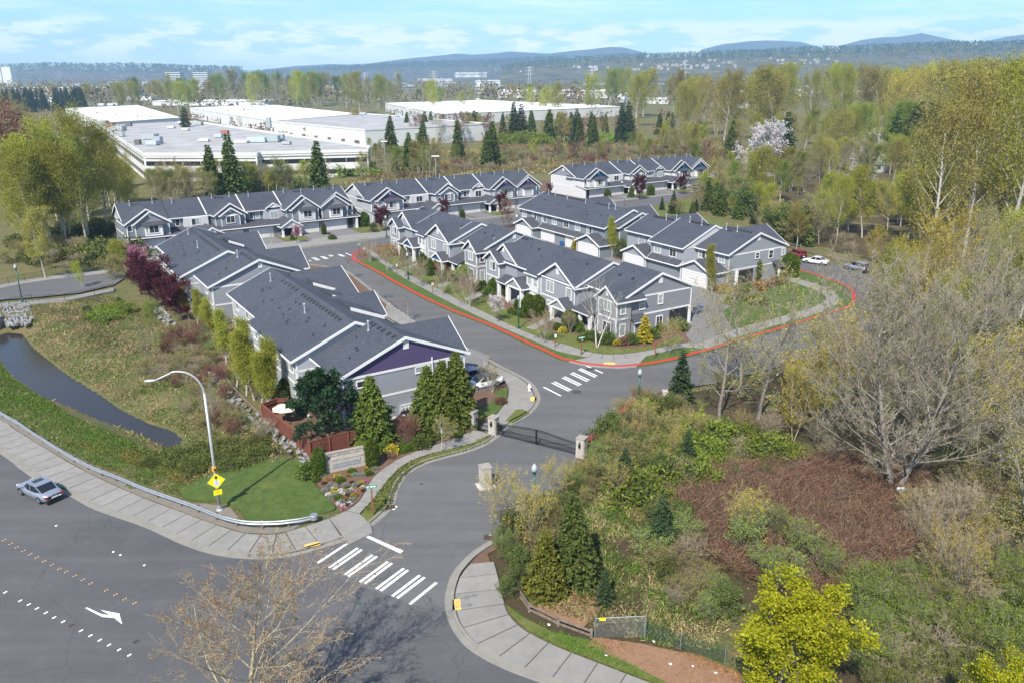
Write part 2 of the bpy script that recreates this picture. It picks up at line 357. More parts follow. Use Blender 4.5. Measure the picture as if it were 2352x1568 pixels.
for n_, c_ in dict(silver=(.25, .28, .34), white=(.78, .78, .78), navy=(.012, .018, .045), red=(.26, .012, .018), grey=(.30, .32, .36), black=(.015, .015, .018), tan=(.34, .33, .31)).items():
    M['car_' + n_] = mat('car_paint_' + n_, c_, .3, .35 if n_ in ('silver', 'grey', 'tan') else 0, coat=.8)
M['wh_white'] = mat('warehouse_white', (.62, .62, .60), .75, var=.06, vscale=.1); M['wh_roof'] = mat('warehouse_roof_grey', (.40, .395, .39), .9, var=.12, vscale=.11, col2=(.25, .245, .24), detail=10); M['wh_roof_w'] = mat('warehouse_roof_white', (.80, .80, .79), .8, var=.06, vscale=.05)
M['wh_band'] = mat('window_band', (.02, .022, .026), .12); M['wh_grey'] = mat('grey_band', (.13, .125, .12), .8); M['hvac'] = mat('hvac_grey', (.34, .37, .38), .6, var=.15)
# ------------------------------------------------------------------ ground
def V(o, s, pts): return [(.98 * (o[0] + x / s), .98 * (o[1] + y / s)) for x, y in pts]
def gw(pts, z=0.0): return [at(px, py, z) for px, py in pts]
def smooth(pts, n=4, closed=False):
    """Catmull-Rom through the points"""
    P = [Vector(p) for p in pts]; out = []; m = len(P)
    for i in range(m if closed else m - 1):
        if closed: a, b, c, d = P[i-1], P[i], P[(i+1) % m], P[(i+2) % m]
        else: a, b, c, d = P[max(i-1, 0)], P[i], P[i+1], P[min(i+2, m-1)]
        for k in range(n):
            t = k / n; out.append(.5 * ((2*b) + (c-a)*t + (2*a-5*b+4*c-d)*t*t + (3*b-a-3*c+d)*t**3))
    if not closed: out.append(P[-1])
    return out
rng = random.Random(7); nrs = np.random.RandomState(7)
WATER_Z = -1.5
water_px = [(-260, 790)] + V((0, 533), 2.94, [(0,745),(60,722),(150,735),(230,830),(320,905),(430,1000),(570,1080),(800,1240),(1000,1340),(1180,1395),(1262,1475),(1225,1518),(1130,1508),(1000,1440),(880,1388),(700,1330),(500,1240),(300,1160),(130,1050),(40,960),(0,890)]) + [(-260, 870)]
water_poly = gw(water_px, WATER_Z)
def polydist(poly, X, Y):
    """signed distance to a polygon, negative inside"""
    p = np.array([(q[0], q[1]) for q in poly]); d = np.full(X.shape, 1e9); ins = np.zeros(X.shape, bool)
    for i in range(len(p)):
        a, b = p[i], p[(i+1) % len(p)]; e = b - a; L2 = e @ e
        t = np.clip(((X-a[0])*e[0] + (Y-a[1])*e[1]) / L2, 0, 1)
        d = np.minimum(d, np.hypot(X - a[0] - t*e[0], Y - a[1] - t*e[1]))
        if a[1] != b[1]:
            c = ((a[1] > Y) != (b[1] > Y)) & (X < (b[0]-a[0]) * (Y-a[1]) / (b[1]-a[1]) + a[0]); ins ^= c
    return np.where(ins, -d, d)
def vnoise(X, Y, s, seed):
    r = np.random.RandomState(seed); g = r.rand(256, 256)
    x, y = X / s, Y / s; i, j = np.floor(x).astype(int), np.floor(y).astype(int); u, v = x - i, y - j
    u, v = u*u*(3-2*u), v*v*(3-2*v); i &= 255; j &= 255; i1, j1 = (i+1) & 255, (j+1) & 255
    return (g[i, j]*(1-u) + g[i1, j]*u)*(1-v) + (g[i, j1]*(1-u) + g[i1, j1]*u)*v
# lines of the kerbs, walks and lawns, read off the survey picture
art_n = [(-700, 690), (-220, 900), (0,1041),(42,1073),(89,1105),(161,1139),(212,1167),(276,1190),(340,1213),(420,1250),(497,1274),(584,1283),(667,1277),(739,1258),(792,1241),(845,1215),(888,1179),(905,1158),(913,1129),(926,1103),(947,1082),(984,1063),(1026,1051),(1079,1037),(1122,1019),(1149,1000)]
west_in = [(1149,1000),(1178,973),(1214,953),(1234,933),(1241,915),(1236,897),(1222,879),(1198,863),(1158,843),(1118,821),(1078,803),(1010,770),(942,737),(885,690),(845,658),(800,624),(750,612),(690,604)]
art_s = [(1330,1052),(1310,1095),(1280,1140),(1250,1175),(1214,1201),(1151,1227),(1118,1245),(1084,1267),(1058,1292),(1038,1318),(1026,1352),(1022,1382),(1029,1422),(1051,1462),(1084,1495),(1151,1532),(1245,1568),(1400,1622),(1700,1720)]
red_line = V((600,480), 6.533, [(1760,690),(1650,705),(1560,745),(1508,795),(1520,830)]) + [(827,602),(867,622),(917,651),(984,686),(1051,716),(1127,745),(1175,767),(1215,786),(1254,803),(1294,822),(1313,826),(1341,833),(1387,838),(1422,839.5),(1457,836.5),(1495,832),(1541,823),(1586,811),(1640,797),(1691,780),(1751,764),(1840,737),(1919,713),(1946,703),(1955,687),(1953,672),(1937,657),(1902,644),(1869,632),(1822,620)]
up_line = [(905,556),(880,562),(856,570)]
# terrain sheet, fine near the houses and the creek, wide at the edges
def ticks(lo, hi, step, far):
    a = list(np.arange(lo, hi + .01, step)); s = step
    up = [hi]; dn = [lo]
    while up[-1] < far: s *= 1.28; up.append(up[-1] + s)
    s = step
    while dn[-1] > -far: s *= 1.28; dn.append(dn[-1] - s)
    return np.array(dn[:0:-1] + a + up[1:])
tx, ty = ticks(-105, 90, 1.1, 16000), ticks(20, 205, 1.1, 24000)
TX, TY = np.meshgrid(tx, ty)
dw = polydist(water_poly, TX, TY)
bankw = 5.0
prof = np.clip(dw / bankw, 0, 1); prof = prof * prof * (3 - 2 * prof)
TZ = -.10 + (WATER_Z + .04 + .10) * (1 - prof) - np.where(dw < 0, np.clip(-dw * .4, 0, .9), 0)
rough = (vnoise(TX, TY, 2.3, 1) - .5) * .28 + (vnoise(TX, TY, 6.1, 2) - .5) * .25
arterial = gw(art_n, 0) + gw(art_s, 0) + [Vector((60, -5, 0)), Vector((-300, -5, 0)), Vector((-300, 210, 0))]
dev_px = [(720,1062),(612,930),(520,850),(460,760),(300,640),(240,560),(420,470),(800,455),(1250,415),(1600,405),(1590,480),(1700,520),(1838,584),(2010,600),(2080,660),(2060,740),(1850,850),(1560,905),(1420,985),(1345,1060)]
dev = gw(dev_px)
md = np.minimum(np.minimum(polydist(arterial, TX, TY), polydist(dev, TX, TY)), polydist(gw([(-500,740),(0,715),(262,680),(300,640),(262,605),(0,640),(-500,690)]), TX, TY)); mask = np.clip((md - .5) / 4, 0, 1)
TZ = TZ + np.where(dw > .4, rough * mask * np.clip(dw / 2, 0, 1), 0)
TZ -= np.where(md < 0, .10, 0)
ny, nx = TX.shape
tm = bpy.data.meshes.new('ground')
idx = np.arange(nx * ny).reshape(ny, nx)
q = np.stack([idx[:-1, :-1], idx[:-1, 1:], idx[1:, 1:], idx[1:, :-1]], -1).reshape(-1, 4)
tm.from_pydata(np.stack([TX, TY, TZ], -1).reshape(-1, 3).tolist(), [], q.tolist()); tm.materials.append(M['wild'])
tm.polygons.foreach_set('use_smooth', [True] * len(tm.polygons))
kind(obj('ground', tm), 'structure')
from bisect import bisect
def ground_z(x, y):
    i, j = min(max(bisect(tx, x) - 1, 0), nx - 2), min(max(bisect(ty, y) - 1, 0), ny - 2)
    return float(TZ[j, i])
def sheet(name, pts, z, m, world=False):
    return kind(MB().slab(pts if world else gw(pts, z), z, z, True).build(name, m), 'structure')
def slabs(name, pts, z0, z1, m, world=False):
    return kind(MB().slab(pts if world else gw(pts, z1), z0, z1).build(name, m), 'structure')
wc = sum(water_poly, Vector()) / len(water_poly)
sheet('creek_water', [p + (p - wc).normalized() * .8 for p in water_poly], WATER_Z, M['water'], True)
# ground cover sheets
sheet('forest_floor', gw([(1330,1062),(1310,1095),(1250,1176),(1110,1255),(1100,1330),(1180,1420),(1400,1520),(1800,1680)]) + [Vector((95, 18, 0)), Vector((170, 60, 0)), Vector((190, 300, 0)), Vector((120, 330, 0)), Vector((70, 215, 0))] + gw([(1860,560),(2010,600),(2080,660),(2060,740),(1850,850),(1560,905),(1420,985)]), -.045, M['forest_floor'], True)
sheet('yard_ground', dev_px[:11] + [(1838,584),(1880,650),(1700,790),(1450,850),(1300,840),(1000,700),(850,605),(842,660),(1080,810),(1230,900),(1160,970),(1090,1010),(900,1060)], -.02, M['mulch'])
# roads
sheet('arterial_road', arterial, 0.0, M['asphalt_main'], True)
estate = gw(west_in + [(600,600),(480,606),(395,640),(300,622),(330,578),(420,560),(560,585),(697,571),(717,568),(753,563.4),(813,556),(843,550.7),(888,545.4),(1000,526),(1100,508),(1200,491),(1300,475),(1433,459),(1560,436),(1590,448),(1480,480),(1300,498),(1150,520),(1000,541)] + up_line + red_line + [(1750,598),(1790,560),(1838,586),(1890,600),(1942,613),(2010,640),(2060,690),(2040,745),(1940,790),(1800,838),(1640,880),(1545,893),(1490,908),(1440,945),(1397,988),(1352,1019),(1330,1052)])
sheet('estate_road', estate, .004, M['asphalt'], True)
sheet('entry_road', gw([(1149,1000),(1122,1019),(1079,1037),(1026,1051),(984,1063),(947,1082),(926,1103),(913,1129),(905,1158),(888,1179),(845,1215),(792,1241),(720,1264),(640,1279),(800,1335),(960,1390),(1022,1405),(1022,1382),(1026,1352),(1038,1318),(1058,1292),(1084,1267),(1118,1245),(1151,1227),(1214,1201),(1250,1175),(1280,1140),(1310,1095),(1330,1052)]), .008, M['asphalt'], True)
# rear alley between the two facing rows, and the far court
def FRm(o, ang):
    a = R(ang); u = Vector((math.cos(a), math.sin(a), 0)); v = Vector((math.sin(a), -math.cos(a), 0)); o = Vector((o[0], o[1], 0))
    return lambda uu, vv, z=0.0: o + u * uu + v * vv + Vector((0, 0, z))
LF, LG, LH, LI, L1, L2 = FRm((20.6,106.2),122), FRm((.5,137.4),122.5), FRm((-11,76.9),123), FRm((-36.7,112.6),123), FRm((26.1,157.5),123), FRm((42.2,133.7),123)
sheet('rough_grass', [(1470,484),(1590,452),(1592,486),(1690,520),(1640,530),(1560,522)], .0, M['lawn_dry'])
sheet('alley', [LF(-9, 7.5), LF(-9, 19), LF(4, 25), L2(0, -9), L2(24, -9), L1(0, -8), L1(33, -8), L1(36, -16), LG(34, 7), LF(34, 7), LF(0, 6.6)], .012, M['drive'], True)
sheet('alley_mouth', [(1600,690),(1650,640),(1735,735),(1690,775),(1600,800),(1575,770)], .016, M['drive'])
# kerbs swept along the lines
def sweep(name, pts, w0, w1, z0, z1, m, side=1):
    """strip of kerb: pts are its road edge, it lies between offsets w0 and w1 to the side"""
    P = smooth(pts, 4); L = []
    for i, p in enumerate(P):
        d = (P[min(i+1, len(P)-1)] - P[max(i-1, 0)]); d.z = 0; d.normalize(); n = Vector((-d.y, d.x, 0)) * side
        L.append((p + n * w0, p + n * w1))
    b = MB(); vs = []; fs = []
    for a, c in L: vs += [(a.x, a.y, z0), (a.x, a.y, z1), (c.x, c.y, z1), (c.x, c.y, z0)]
    for i in range(len(L) - 1):
        for k in range(4):
            a, c = i*4 + k, i*4 + (k+1) % 4; fs.append((a, c, c+4, a+4) if side > 0 else (a, a+4, c+4, c))
    fs += [(0, 1, 2, 3), tuple((len(L)-1)*4 + k for k in (3, 2, 1, 0))]
    b.add(vs, fs); return b.build(name, m)
def kerbline(px, m, side=1, gutter=True):
    P = gw(px, 0)
    kind(sweep('kerb', P, .12 if m == M['kerb_red'] else .42, .64 if m == M['kerb_red'] else .60, -.2, .15, m, side), 'structure')
    if gutter: kind(sweep('gutter', P, -.02, .418, -.2, .016, M['kerb'], side), 'structure')
kerbline(art_n, M['kerb'], 1); kerbline(west_in, M['kerb'], 1); kerbline(art_s[4:], M['kerb'], 1)
kerbline(red_line, M['kerb_red'], -1, False)
kind(sweep('gutter', gw(red_line, 0), -.12, .418, -.2, .014, M['kerb'], -1), 'structure')
kerbline([(1480,903),(1440,942),(1397,986),(1352,1018)], M['kerb_red'], -1, False)
up_kerb = [(600,587),(697.5,571),(753,563.4),(813,556),(888,545.4),(1000,526),(1100,508),(1200,491),(1300,475),(1433,459)]
kerbline(up_kerb, M['kerb'], 1)
M['joint'] = mat('joint_dirt', (.07, .062, .05), .95)
# raised walks: slabs with open joints
def walk(name, back, front, z1, m, step, joint=.07):
    """walk between two lines, cut into slabs; each slab is a part of the walk"""
    B, Fp = [smooth(gw(q, z1), 5) for q in (back, front)]
    def resample(P, n):
        d = [0]
        for i in range(len(P)-1): d.append(d[-1] + (P[i+1]-P[i]).length)
        out = []
        for k in range(n + 1):
            t = d[-1] * k / n; i = min(bisect(d, t) - 1, len(P) - 2); i = max(i, 0)
            out.append(P[i].lerp(P[i+1], (t - d[i]) / max(1e-6, d[i+1] - d[i])))
        return out
    Ln = sum((Fp[i+1]-Fp[i]).length for i in range(len(Fp)-1)); n = max(2, int(Ln / step))
    f2 = resample(Fp, n * 2); b2 = []; lo_ = 0.0
    def near(p, lo):      # foot of the square joint on the back line
        best = None
        for i in range(len(B) - 1):
            e = B[i+1] - B[i]; t = max(0, min(1, (p - B[i]).dot(e) / max(1e-6, e.length_squared)))
            if i + t < lo: continue
            q = B[i] + e * t; d = (p - q).length
            if best is None or d < best[0]: best = (d, i + t, q)
        return best
    for p in f2:
        r_ = near(p, lo_)
        if r_: lo_ = r_[1]; b2.append(r_[2])
        else: b2.append(B[-1].copy())
    b2[0], b2[-1] = B[0], B[-1]
    base = MB()
    for k in range(2 * n): base.slab([b2[k], b2[k+1], f2[k+1], f2[k]], -.2, z1 - .03)
    root = kind(base.build(name, M['joint']), 'structure')
    for k in range(n):
        i0, im, i1 = 2*k, 2*k + 1, 2*k + 2
        pts = [b2[i0], b2[im], b2[i1], f2[i1], f2[im], f2[i0]]; c = sum(pts, Vector()) / 6
        ln = max(.3, (b2[i1]-b2[i0]).length); s = 1 - joint / ln
        q = [c + (p - c) * s for p in pts]; dz = rng.uniform(-.004, .004)
        obj('slab', MB().slab(q, z1 - .05, z1 + dz).mesh('slab', m), root)
    return root
art_back = [(-300,800),(0,961),(30,982),(106,1029),(202,1084),(319,1137),(425,1177),(490,1201),(561,1222),(627,1225),(674,1215),(756,1189),(796,1171)]
def inset(px, w, side=1):
    P = gw(px, 0); out = []
    for i, p in enumerate(P):
        d = (P[min(i+1, len(P)-1)] - P[max(i-1, 0)]).normalized(); out.append(p + Vector((-d.y, d.x, 0)) * side * w)
    return out
def to_px(p):
    q = Vector(p) - Vector((0, 0, CAM_H)); d = q.y * CPI - q.z * SPI; u = q.y * SPI + q.z * CPI
    return (1176 + FPX * q.x / d, 784 - FPX * u / d)
def ipx(px, w, side=1): return [to_px(p) for p in inset(px, w, side)]
walk('sidewalk', art_back[:-1], ipx(art_n[1:15], .62), .14, M['concrete'], 1.75)
walk('sidewalk', [(796,1171),(826,1148),(847,1110),(862,1090),(898,1063),(941,1041),(994,1022),(1047,1003),(1090,986)], [(826,1178),(856,1146),(888,1105),(915,1076),(951,1054),(1005,1036),(1075,1020),(1128,996)], .14, M['concrete'], 1.7)
slabs('sidewalk_corner', [(757,1189),(796,1172),(826,1179),(851,1203)] + ipx([(845,1215),(792,1241)], .62), -.2, .136, M['concrete'])
walk('sidewalk', [(1100,978),(1134,955),(1152,935),(1164,917),(1167,889),(1150,868),(1110,850)], ipx([(1140,1003),(1178,973),(1214,953),(1234,933),(1241,915),(1236,897),(1222,879),(1198,863),(1158,843),(1118,821)], .62), .14, M['concrete'], 1.7)
slabs('driveway_apron', [(1110,851),(1100,868),(1140,886),(1060,905),(1020,870),(1030,820),(1062,800)] + [to_px(p) for p in inset([(1078,803),(1118,821)], .62)], -.2, .13, M['drive'])
walk('sidewalk', [(878,722),(920,745),(985,775),(1040,800)], ipx([(885,690),(942,737),(1010,770),(1078,803)], .62), .135, M['concrete'], 1.8)
# east corner walk along the arterial
walk('sidewalk', [(1135,1288),(1152,1350),(1160,1385),(1175,1415),(1215,1450),(1290,1487),(1400,1530),(1560,1590),(1800,1668)], ipx([(1062,1289),(1038,1318),(1026,1352),(1022,1382),(1029,1422),(1051,1462),(1084,1495),(1151,1532),(1245,1568),(1400,1622),(1700,1720)], .62), .14, M['concrete'], 1.75)
slabs('planting_bed', ipx([(1151,1227),(1118,1245),(1084,1267),(1062,1289)], .62) + [(1130,1300),(1120,1270),(1190,1235)], -.1, .12, M['mulch'])
# walk and lawns before the front row
wo_ = V((800,533), 2.94, [(165,150),(215,200),(400,330),(600,440),(800,545),(1000,640),(1200,730),(1400,812),(1500,852),(1700,893),(1880,905),(2100,885),(2352,825)]) + [(1625,800),(1700,772),(1800,742),(1890,716),(1925,697),(1926,680),(1905,664),(1860,648),(1810,632)]
wi_ = V((800,533), 2.94, [(205,140),(255,195),(400,290),(600,390),(800,495),(1000,592),(1200,688),(1400,768),(1570,812),(1720,858),(1880,872),(2100,848),(2352,790)]) + [(1610,785),(1690,755),(1790,728),(1865,706),(1893,692),(1895,680),(1876,668),(1840,655),(1800,640)]
walk('sidewalk', wi_, wo_, .14, M['concrete'], 1.7)
slabs('lawn_strip', ipx(red_line[5:16], .66, -1) + wo_[1:10][::-1], -.1, .12, M['lawn'])
slabs('lawn_strip', ipx(red_line[19:27], .66, -1) + wo_[11:16][::-1], -.1, .12, M['lawn'])
slabs('lawn_strip', ipx(red_line[26:], .66, -1) + wo_[15:][::-1], -.1, .12, M['lawn'])
slabs('corner_ramp', ipx(red_line[15:20], .66, -1) + wo_[9:12][::-1], -.1, .125, M['concrete'])
slabs('front_lawn', wi_[6:13] + [(1560,770),(1500,795),(1430,800),(1370,790),(1330,770)], -.1, .11, M['lawn_dry'])
slabs('front_lawn', wi_[1:7] + [(1255,760),(1180,722),(1105,680),(1030,645),(960,612),(905,585),(880,573)], -.1, .11, M['lawn_dry'])
slabs('corner_lawn', [(1910,690),(1908,680),(1890,668),(1850,652),(1822,640),(1790,655),(1700,690),(1660,715),(1690,765),(1790,735),(1880,712)], -.1, .11, M['lawn'])
mulch_beds = [[(1290,745),(1340,765),(1440,785),(1520,772),(1560,762),(1590,750),(1540,742),(1400,778),(1300,735)]]
for bpx in mulch_beds: slabs('planting_bed', bpx, -.1, .13, M['mulch'])
# stepping walks to the porches
for a, b, w in (((1218,757),(1262,735),.75), ((1076,690),(1120,668),.75), ((1010,660),(1050,640),.7), ((930,618),(985,600),.7)):
    p, q = at(*a), at(*b); d = (q - p).normalized(); n = Vector((-d.y, d.x, 0)) * w
    slabs('garden_path', [p - n, q - n, q + n, p + n], -.1, .128, M['concrete'], True)
# planting strip west of the entry road, sign bed, lawn by the guard rail
slabs('planting_strip', [(832,1176),(858,1146),(890,1105),(917,1077),(953,1055),(1006,1037),(1075,1021),(1128,997)] + ipx(art_n[14:25], .62)[::-1], -.1, .13, M['lawn_dry'])
slabs('planting_bed', [(1178,968),(1215,946),(1200,938),(1185,940),(1160,966)], -.1, .15, M['lawn_dry'])
slabs('sign_bed', [(796,1170),(826,1147),(847,1109),(862,1089),(898,1062),(941,1040),(994,1021),(1047,1002),(1088,985),(1030,985),(940,1010),(830,1030),(740,1065),(700,1075),(720,1100),(772,1160)], -.1, .13, M['mulch'])
tri_lawn = [(413,1125),(440,1107),(490,1085),(540,1068),(590,1055),(640,1050),(690,1060),(706,1090),(740,1130),(771,1165),(730,1178),(660,1193),(590,1198),(566,1190),(552,1170),(520,1150),(460,1145),(425,1140)]
slabs('corner_lawn', [to_px(p) for p in smooth(gw(tri_lawn), 3, True)], -.1, .14, M['lawn'])
sheet('gravel_verge', art_back[1:11] + [(715,1185),(640,1205),(560,1202),(530,1165),(470,1155),(420,1155),(319,1112),(202,1063),(106,1010),(30,965),(0,946)], -.005, M['gravel'])
slabs('side_lawn', V((1080,760), 4.9, [(380,1045),(190,1060),(200,960),(260,900),(400,850),(380,760),(470,735),(540,722),(530,860),(470,950)]), -.1, .13, M['lawn'])
slabs('planting_bed', V((1080,760), 4.9, [(195,970),(200,900),(290,800),(370,770),(410,830),(330,900),(250,930)]), -.05, .15, M['mulch'])
# leaf litter banks at the bottom right and verge grass
sheet('leaf_litter', [(1365,1462),(1480,1478),(1600,1505),(1700,1545),(1700,1640),(1560,1580),(1440,1520),(1350,1480)], .03, M['litter'])
sheet('leaf_litter', [(1215,1385),(1300,1350),(1345,1340),(1400,1380),(1340,1440),(1250,1420)], -.005, M['litter'])
sheet('verge_grass', [(1160,1385),(1200,1415),(1270,1450),(1360,1470),(1440,1520),(1560,1580),(1720,1650),(1700,1660),(1560,1588),(1400,1528),(1290,1485),(1215,1448),(1170,1410)], .02, M['lawn_dry'])
# lawns and drives before the three garage rows
FA, FB, FC = FRm((-82.1,164.9),34.5), FRm((-38.8,196.8),36), FRm((15.3,238.7),36)
def drives(Fm, su, k, lawns):
    for a, b in ((1.2,6.9),(7.8,12.9),(18.2,22.8),(23.7,29.2),(35,39.8),(40.6,46.6)):
        slabs('driveway', [Fm(a*su, 10.1*k), Fm(b*su, 10.1*k), Fm(b*su, 17.2*k), Fm(a*su, 17.2*k)], -.1, .10, M['drive'], True)
    for a, b in ((13.1,18.0),(29.6,34.6),(46.9,54)):
        slabs('front_lawn', [Fm(a*su, 10.3*k), Fm(b*su, 10.3*k), Fm(b*su, 17.1*k), Fm(a*su, 17.1*k)], -.1, .11, M['lawn_dry'], True)
    slabs('sidewalk_strip', [Fm(-1, 17.3*k), Fm(54*su, 17.3*k), Fm(54*su, 24.0 if su == 1 else 18.6*k), Fm(-1, 25.0 if su == 1 else 18.6*k)], -.1, .12, M['concrete'], True)
drives(FA, 1, 1, 0); drives(FB, 1.05, 1.02, 0); drives(FC, 1.1, 1.06, 0)
# the lane on the left behind the creek
lane = gw([(-500,735),(0,690),(90,683),(180,674),(262,655),(285,640),(265,625),(180,637),(110,642),(40,650),(0,657),(-500,700)])
sheet('lane', lane, .05, M['asphalt'], True)
slabs('sidewalk_strip', [(-300,712),(0,706),(150,692),(262,668),(262,661),(150,684),(0,697),(-300,704)], -.15, .11, M['concrete'])
slabs('sidewalk_strip', [(-300,668),(0,654),(60,643),(130,632),(255,620),(250,627),(130,640),(60,650),(0,662),(-300,678)], -.15, .11, M['concrete'])
# painted markings: each a flat mark 4 mm over the road
mark_root = kind(MB().slab(gw([(830,1228),(839,1226),(927,1264),(919,1270)]), .010, .013, True).build('road_marking', M['paint_white']), 'structure')
def bar_mark(a, b, w, z=.014):
    p, q = at(*a), at(*b); d = (q - p).normalized(); n = Vector((-d.y, d.x, 0)) * w / 2
    return [p - n, q - n, q + n, p + n], z
k1_ = lambda *pts: V((700,1000), 4.612, pts); k2_ = lambda *pts: V((800,1066), 2.936, pts); k3_ = lambda *pts: V((1080,760), 4.9, pts); k4_ = lambda *pts: V((600,480), 6.533, pts)
bars = [k1_((205,1468),(525,1258)), k1_((330,1520),(640,1306)), k1_((372,1537),(682,1324)), k2_((23,822),(214,686)), k2_((48,833),(244,696)), k2_((128,872),(320,732)), k2_((160,883),(348,742)), k2_((240,920),(430,778)), k2_((270,933),(458,790)), k2_((350,970),(540,826)), k2_((384,983),(572,840)), k2_((470,1025),(655,876)),
        k3_((950,716),(1150,818)), k3_((1045,668),(1240,763)), k3_((1075,655),(1268,752)), k3_((1165,610),(1358,702)), k3_((1190,596),(1384,690)), k3_((1258,562),(1452,652)), k3_((1283,549),(1477,638)), k3_((1352,516),(1544,604)), k3_((1372,503),(1564,590)), k3_((1438,474),(1496,495)), k3_((1542,518),(1630,556)),
        k4_((855,812),(940,855)), k4_((890,810),(975,850)), k4_((990,795),(1072,835)), k4_((1020,792),(1105,830)), k4_((1115,775),(1150,797)), k4_((1150,772),(1180,790)), k4_((1250,762),(1335,797)), k4_((1280,762),(1368,795)), k4_((1372,742),(1462,780)), k4_((815,852),(840,868)),
        k1_((1020,893),(1058,852)), k1_((2000,1202),(2078,1168))]
for a, b in bars:
    pts, z = bar_mark(a, b, .23); obj('stripe', MB().slab(pts, z, z, True).mesh('stripe', M['paint_white']), mark_root)
# yellow tactile pads, turn arrow
for pts in (k1_((55,1270),(215,1232),(235,1268),(65,1305)), k3_((800,825),(865,825),(865,876),(800,876)), V((1340,800),5.6,[(425,272),(560,272),(575,300),(415,300)]), k2_((765,990),(820,985),(825,1060),(765,1065))):
    slabs('tactile_pad', pts, .1, .150, M['paint_yellow'])
arrow = V((0,1066), 2.936, [(585,1050),(600,1046),(690,1088),(740,1098),(752,1095),(690,1063),(822,1088),(828,1118),(842,1163),(785,1118),(705,1112),(650,1085)])
obj('turn_arrow', MB().slab(gw(arrow), .004, .005, True).mesh('turn_arrow', M['paint_white']), mark_root)
# NO PARKING style lettering along the red kerb is worn: short white strokes
def strokes(a, b, n, ln):
    for i in range(n):
        t = (i + .5) / n; p = at(a[0] + (b[0]-a[0])*t, a[1] + (b[1]-a[1])*t)
        d = (at(*b) - at(*a)).normalized(); nn = Vector((-d.y, d.x, 0))
        if i % 5 == 4: continue
        obj('painted_stroke', MB().slab([p - d*.05, p + d*.05, p + d*.08 + nn*ln, p - d*.02 + nn*ln], .018, .018, True).mesh('stroke', M['paint_white']), mark_root)
strokes((1228,800), (1262,815), 12, .35); strokes((1282,825), (1348,838), 20, .3); strokes((1356,1010), (1390,985), 14, .5)
# raised markers: thin domes in pairs
mk = MB().lathe([(.075, 0), (.07, .012), (.04, .022)], n=8); mk_w = mk.mesh('road_marker', M['white_pl']); mk_y = mk.mesh('road_marker', mat('amber_marker', (.62, .34, .10), .5))
k5_ = lambda pts: V((0,1066), 2.936, pts)
ylist = [(28,582),(73,608),(116,632),(162,656),(208,680),(254,702),(303,727),(357,752),(409,780),(456,800),(515,828),(571,855),(624,880),(730,928),(795,957),(858,988),(926,1016)]
for p in ylist:
    a = at(*k5_([(p[0]+9, p[1]-4)])[0]); b = at(*k5_([(p[0]-9, p[1]+5)])[0])
    for q_ in (a, b): tag(obj('road_marker', mk_y, None, (q_.x, q_.y, .002), None, .8), 'small amber raised marker in the paired centre line of the wide road', 'road marker', 'amber raised markers')
for p in [(35,942),(138,1000),(198,1025),(254,1053),(315,1083),(372,1115),(434,1144),(557,1206),(622,1240),(686,1271),(750,1304),(819,1337),(889,1374)]:
    for dx, dy in ((8,-4),(-6,4)):
        q_ = at(*k5_([(p[0]+dx, p[1]+dy)])[0]); tag(obj('road_marker', mk_w, None, (q_.x, q_.y, .002), None, 1.0), 'small white raised marker in the dotted lane line below the turn arrow', 'road marker', 'white raised lane markers')
for p in [(387,484),(780,664),(828,686),(993,756)]:
    q_ = at(*k5_([p])[0]); tag(obj('road_marker', mk_w, None, (q_.x, q_.y, .002), None, 1.3), 'small white raised marker in the sparse lane line nearer the sidewalk', 'road marker', 'sparse white markers')
for nm, p, r_ in (('manhole_cover', k3_((1328,773))[0], .55), ('manhole_cover', k3_((1480,512))[0], .5), ('valve_cover', k1_((1327,617))[0], .16), ('valve_cover', k5_([(937,1283)])[0], .22), ('valve_cover', k5_([(490,1172)])[0], .2)):
    q_ = at(*p)
    o = obj(nm, MB().lathe([(r_*1.25, .009), (r_*1.2, .013)], n=24).mesh(nm + '_ring', M['asphalt']), None, (q_.x, q_.y, 0))
    tag(o, {'manhole_cover': 'round iron manhole cover in the estate road by the crosswalk', 'valve_cover': 'small round valve lid set in the asphalt'}[nm], 'manhole' if nm[0] == 'm' else 'valve cover', nm.replace('_', ' ') + 's in the roads')
    obj('lid', MB().lathe([(r_, .014), (r_*.95, .018)], n=24).mesh('lid', mat('cast_iron', (.07, .06, .055), .7, .3, var=.4, vscale=9)), o)
for p, a in ((k1_((985,868))[0], 20), (k1_((2062,1195))[0], -15), (V((800,533),2.94,[(952,640)])[0], -50)):
    q_ = at(*p); o = thing('storm_drain', 'rusty storm drain grate at the kerb', 'drain', (q_.x, q_.y, .012), R(a), 'storm drain grates at the kerbs')
    obj('frame', MB().box(-.45, .45, -.32, .32, 0, .012).mesh('frame', M['vent']), o)
    bb = MB()
    for i in range(8): bb.box(-.4, .4, -.29 + i*.075, -.25 + i*.075, .012, .02)
    obj('grate', bb.mesh('grate', mat('rust_iron', (.09, .05, .035), .8)), o)
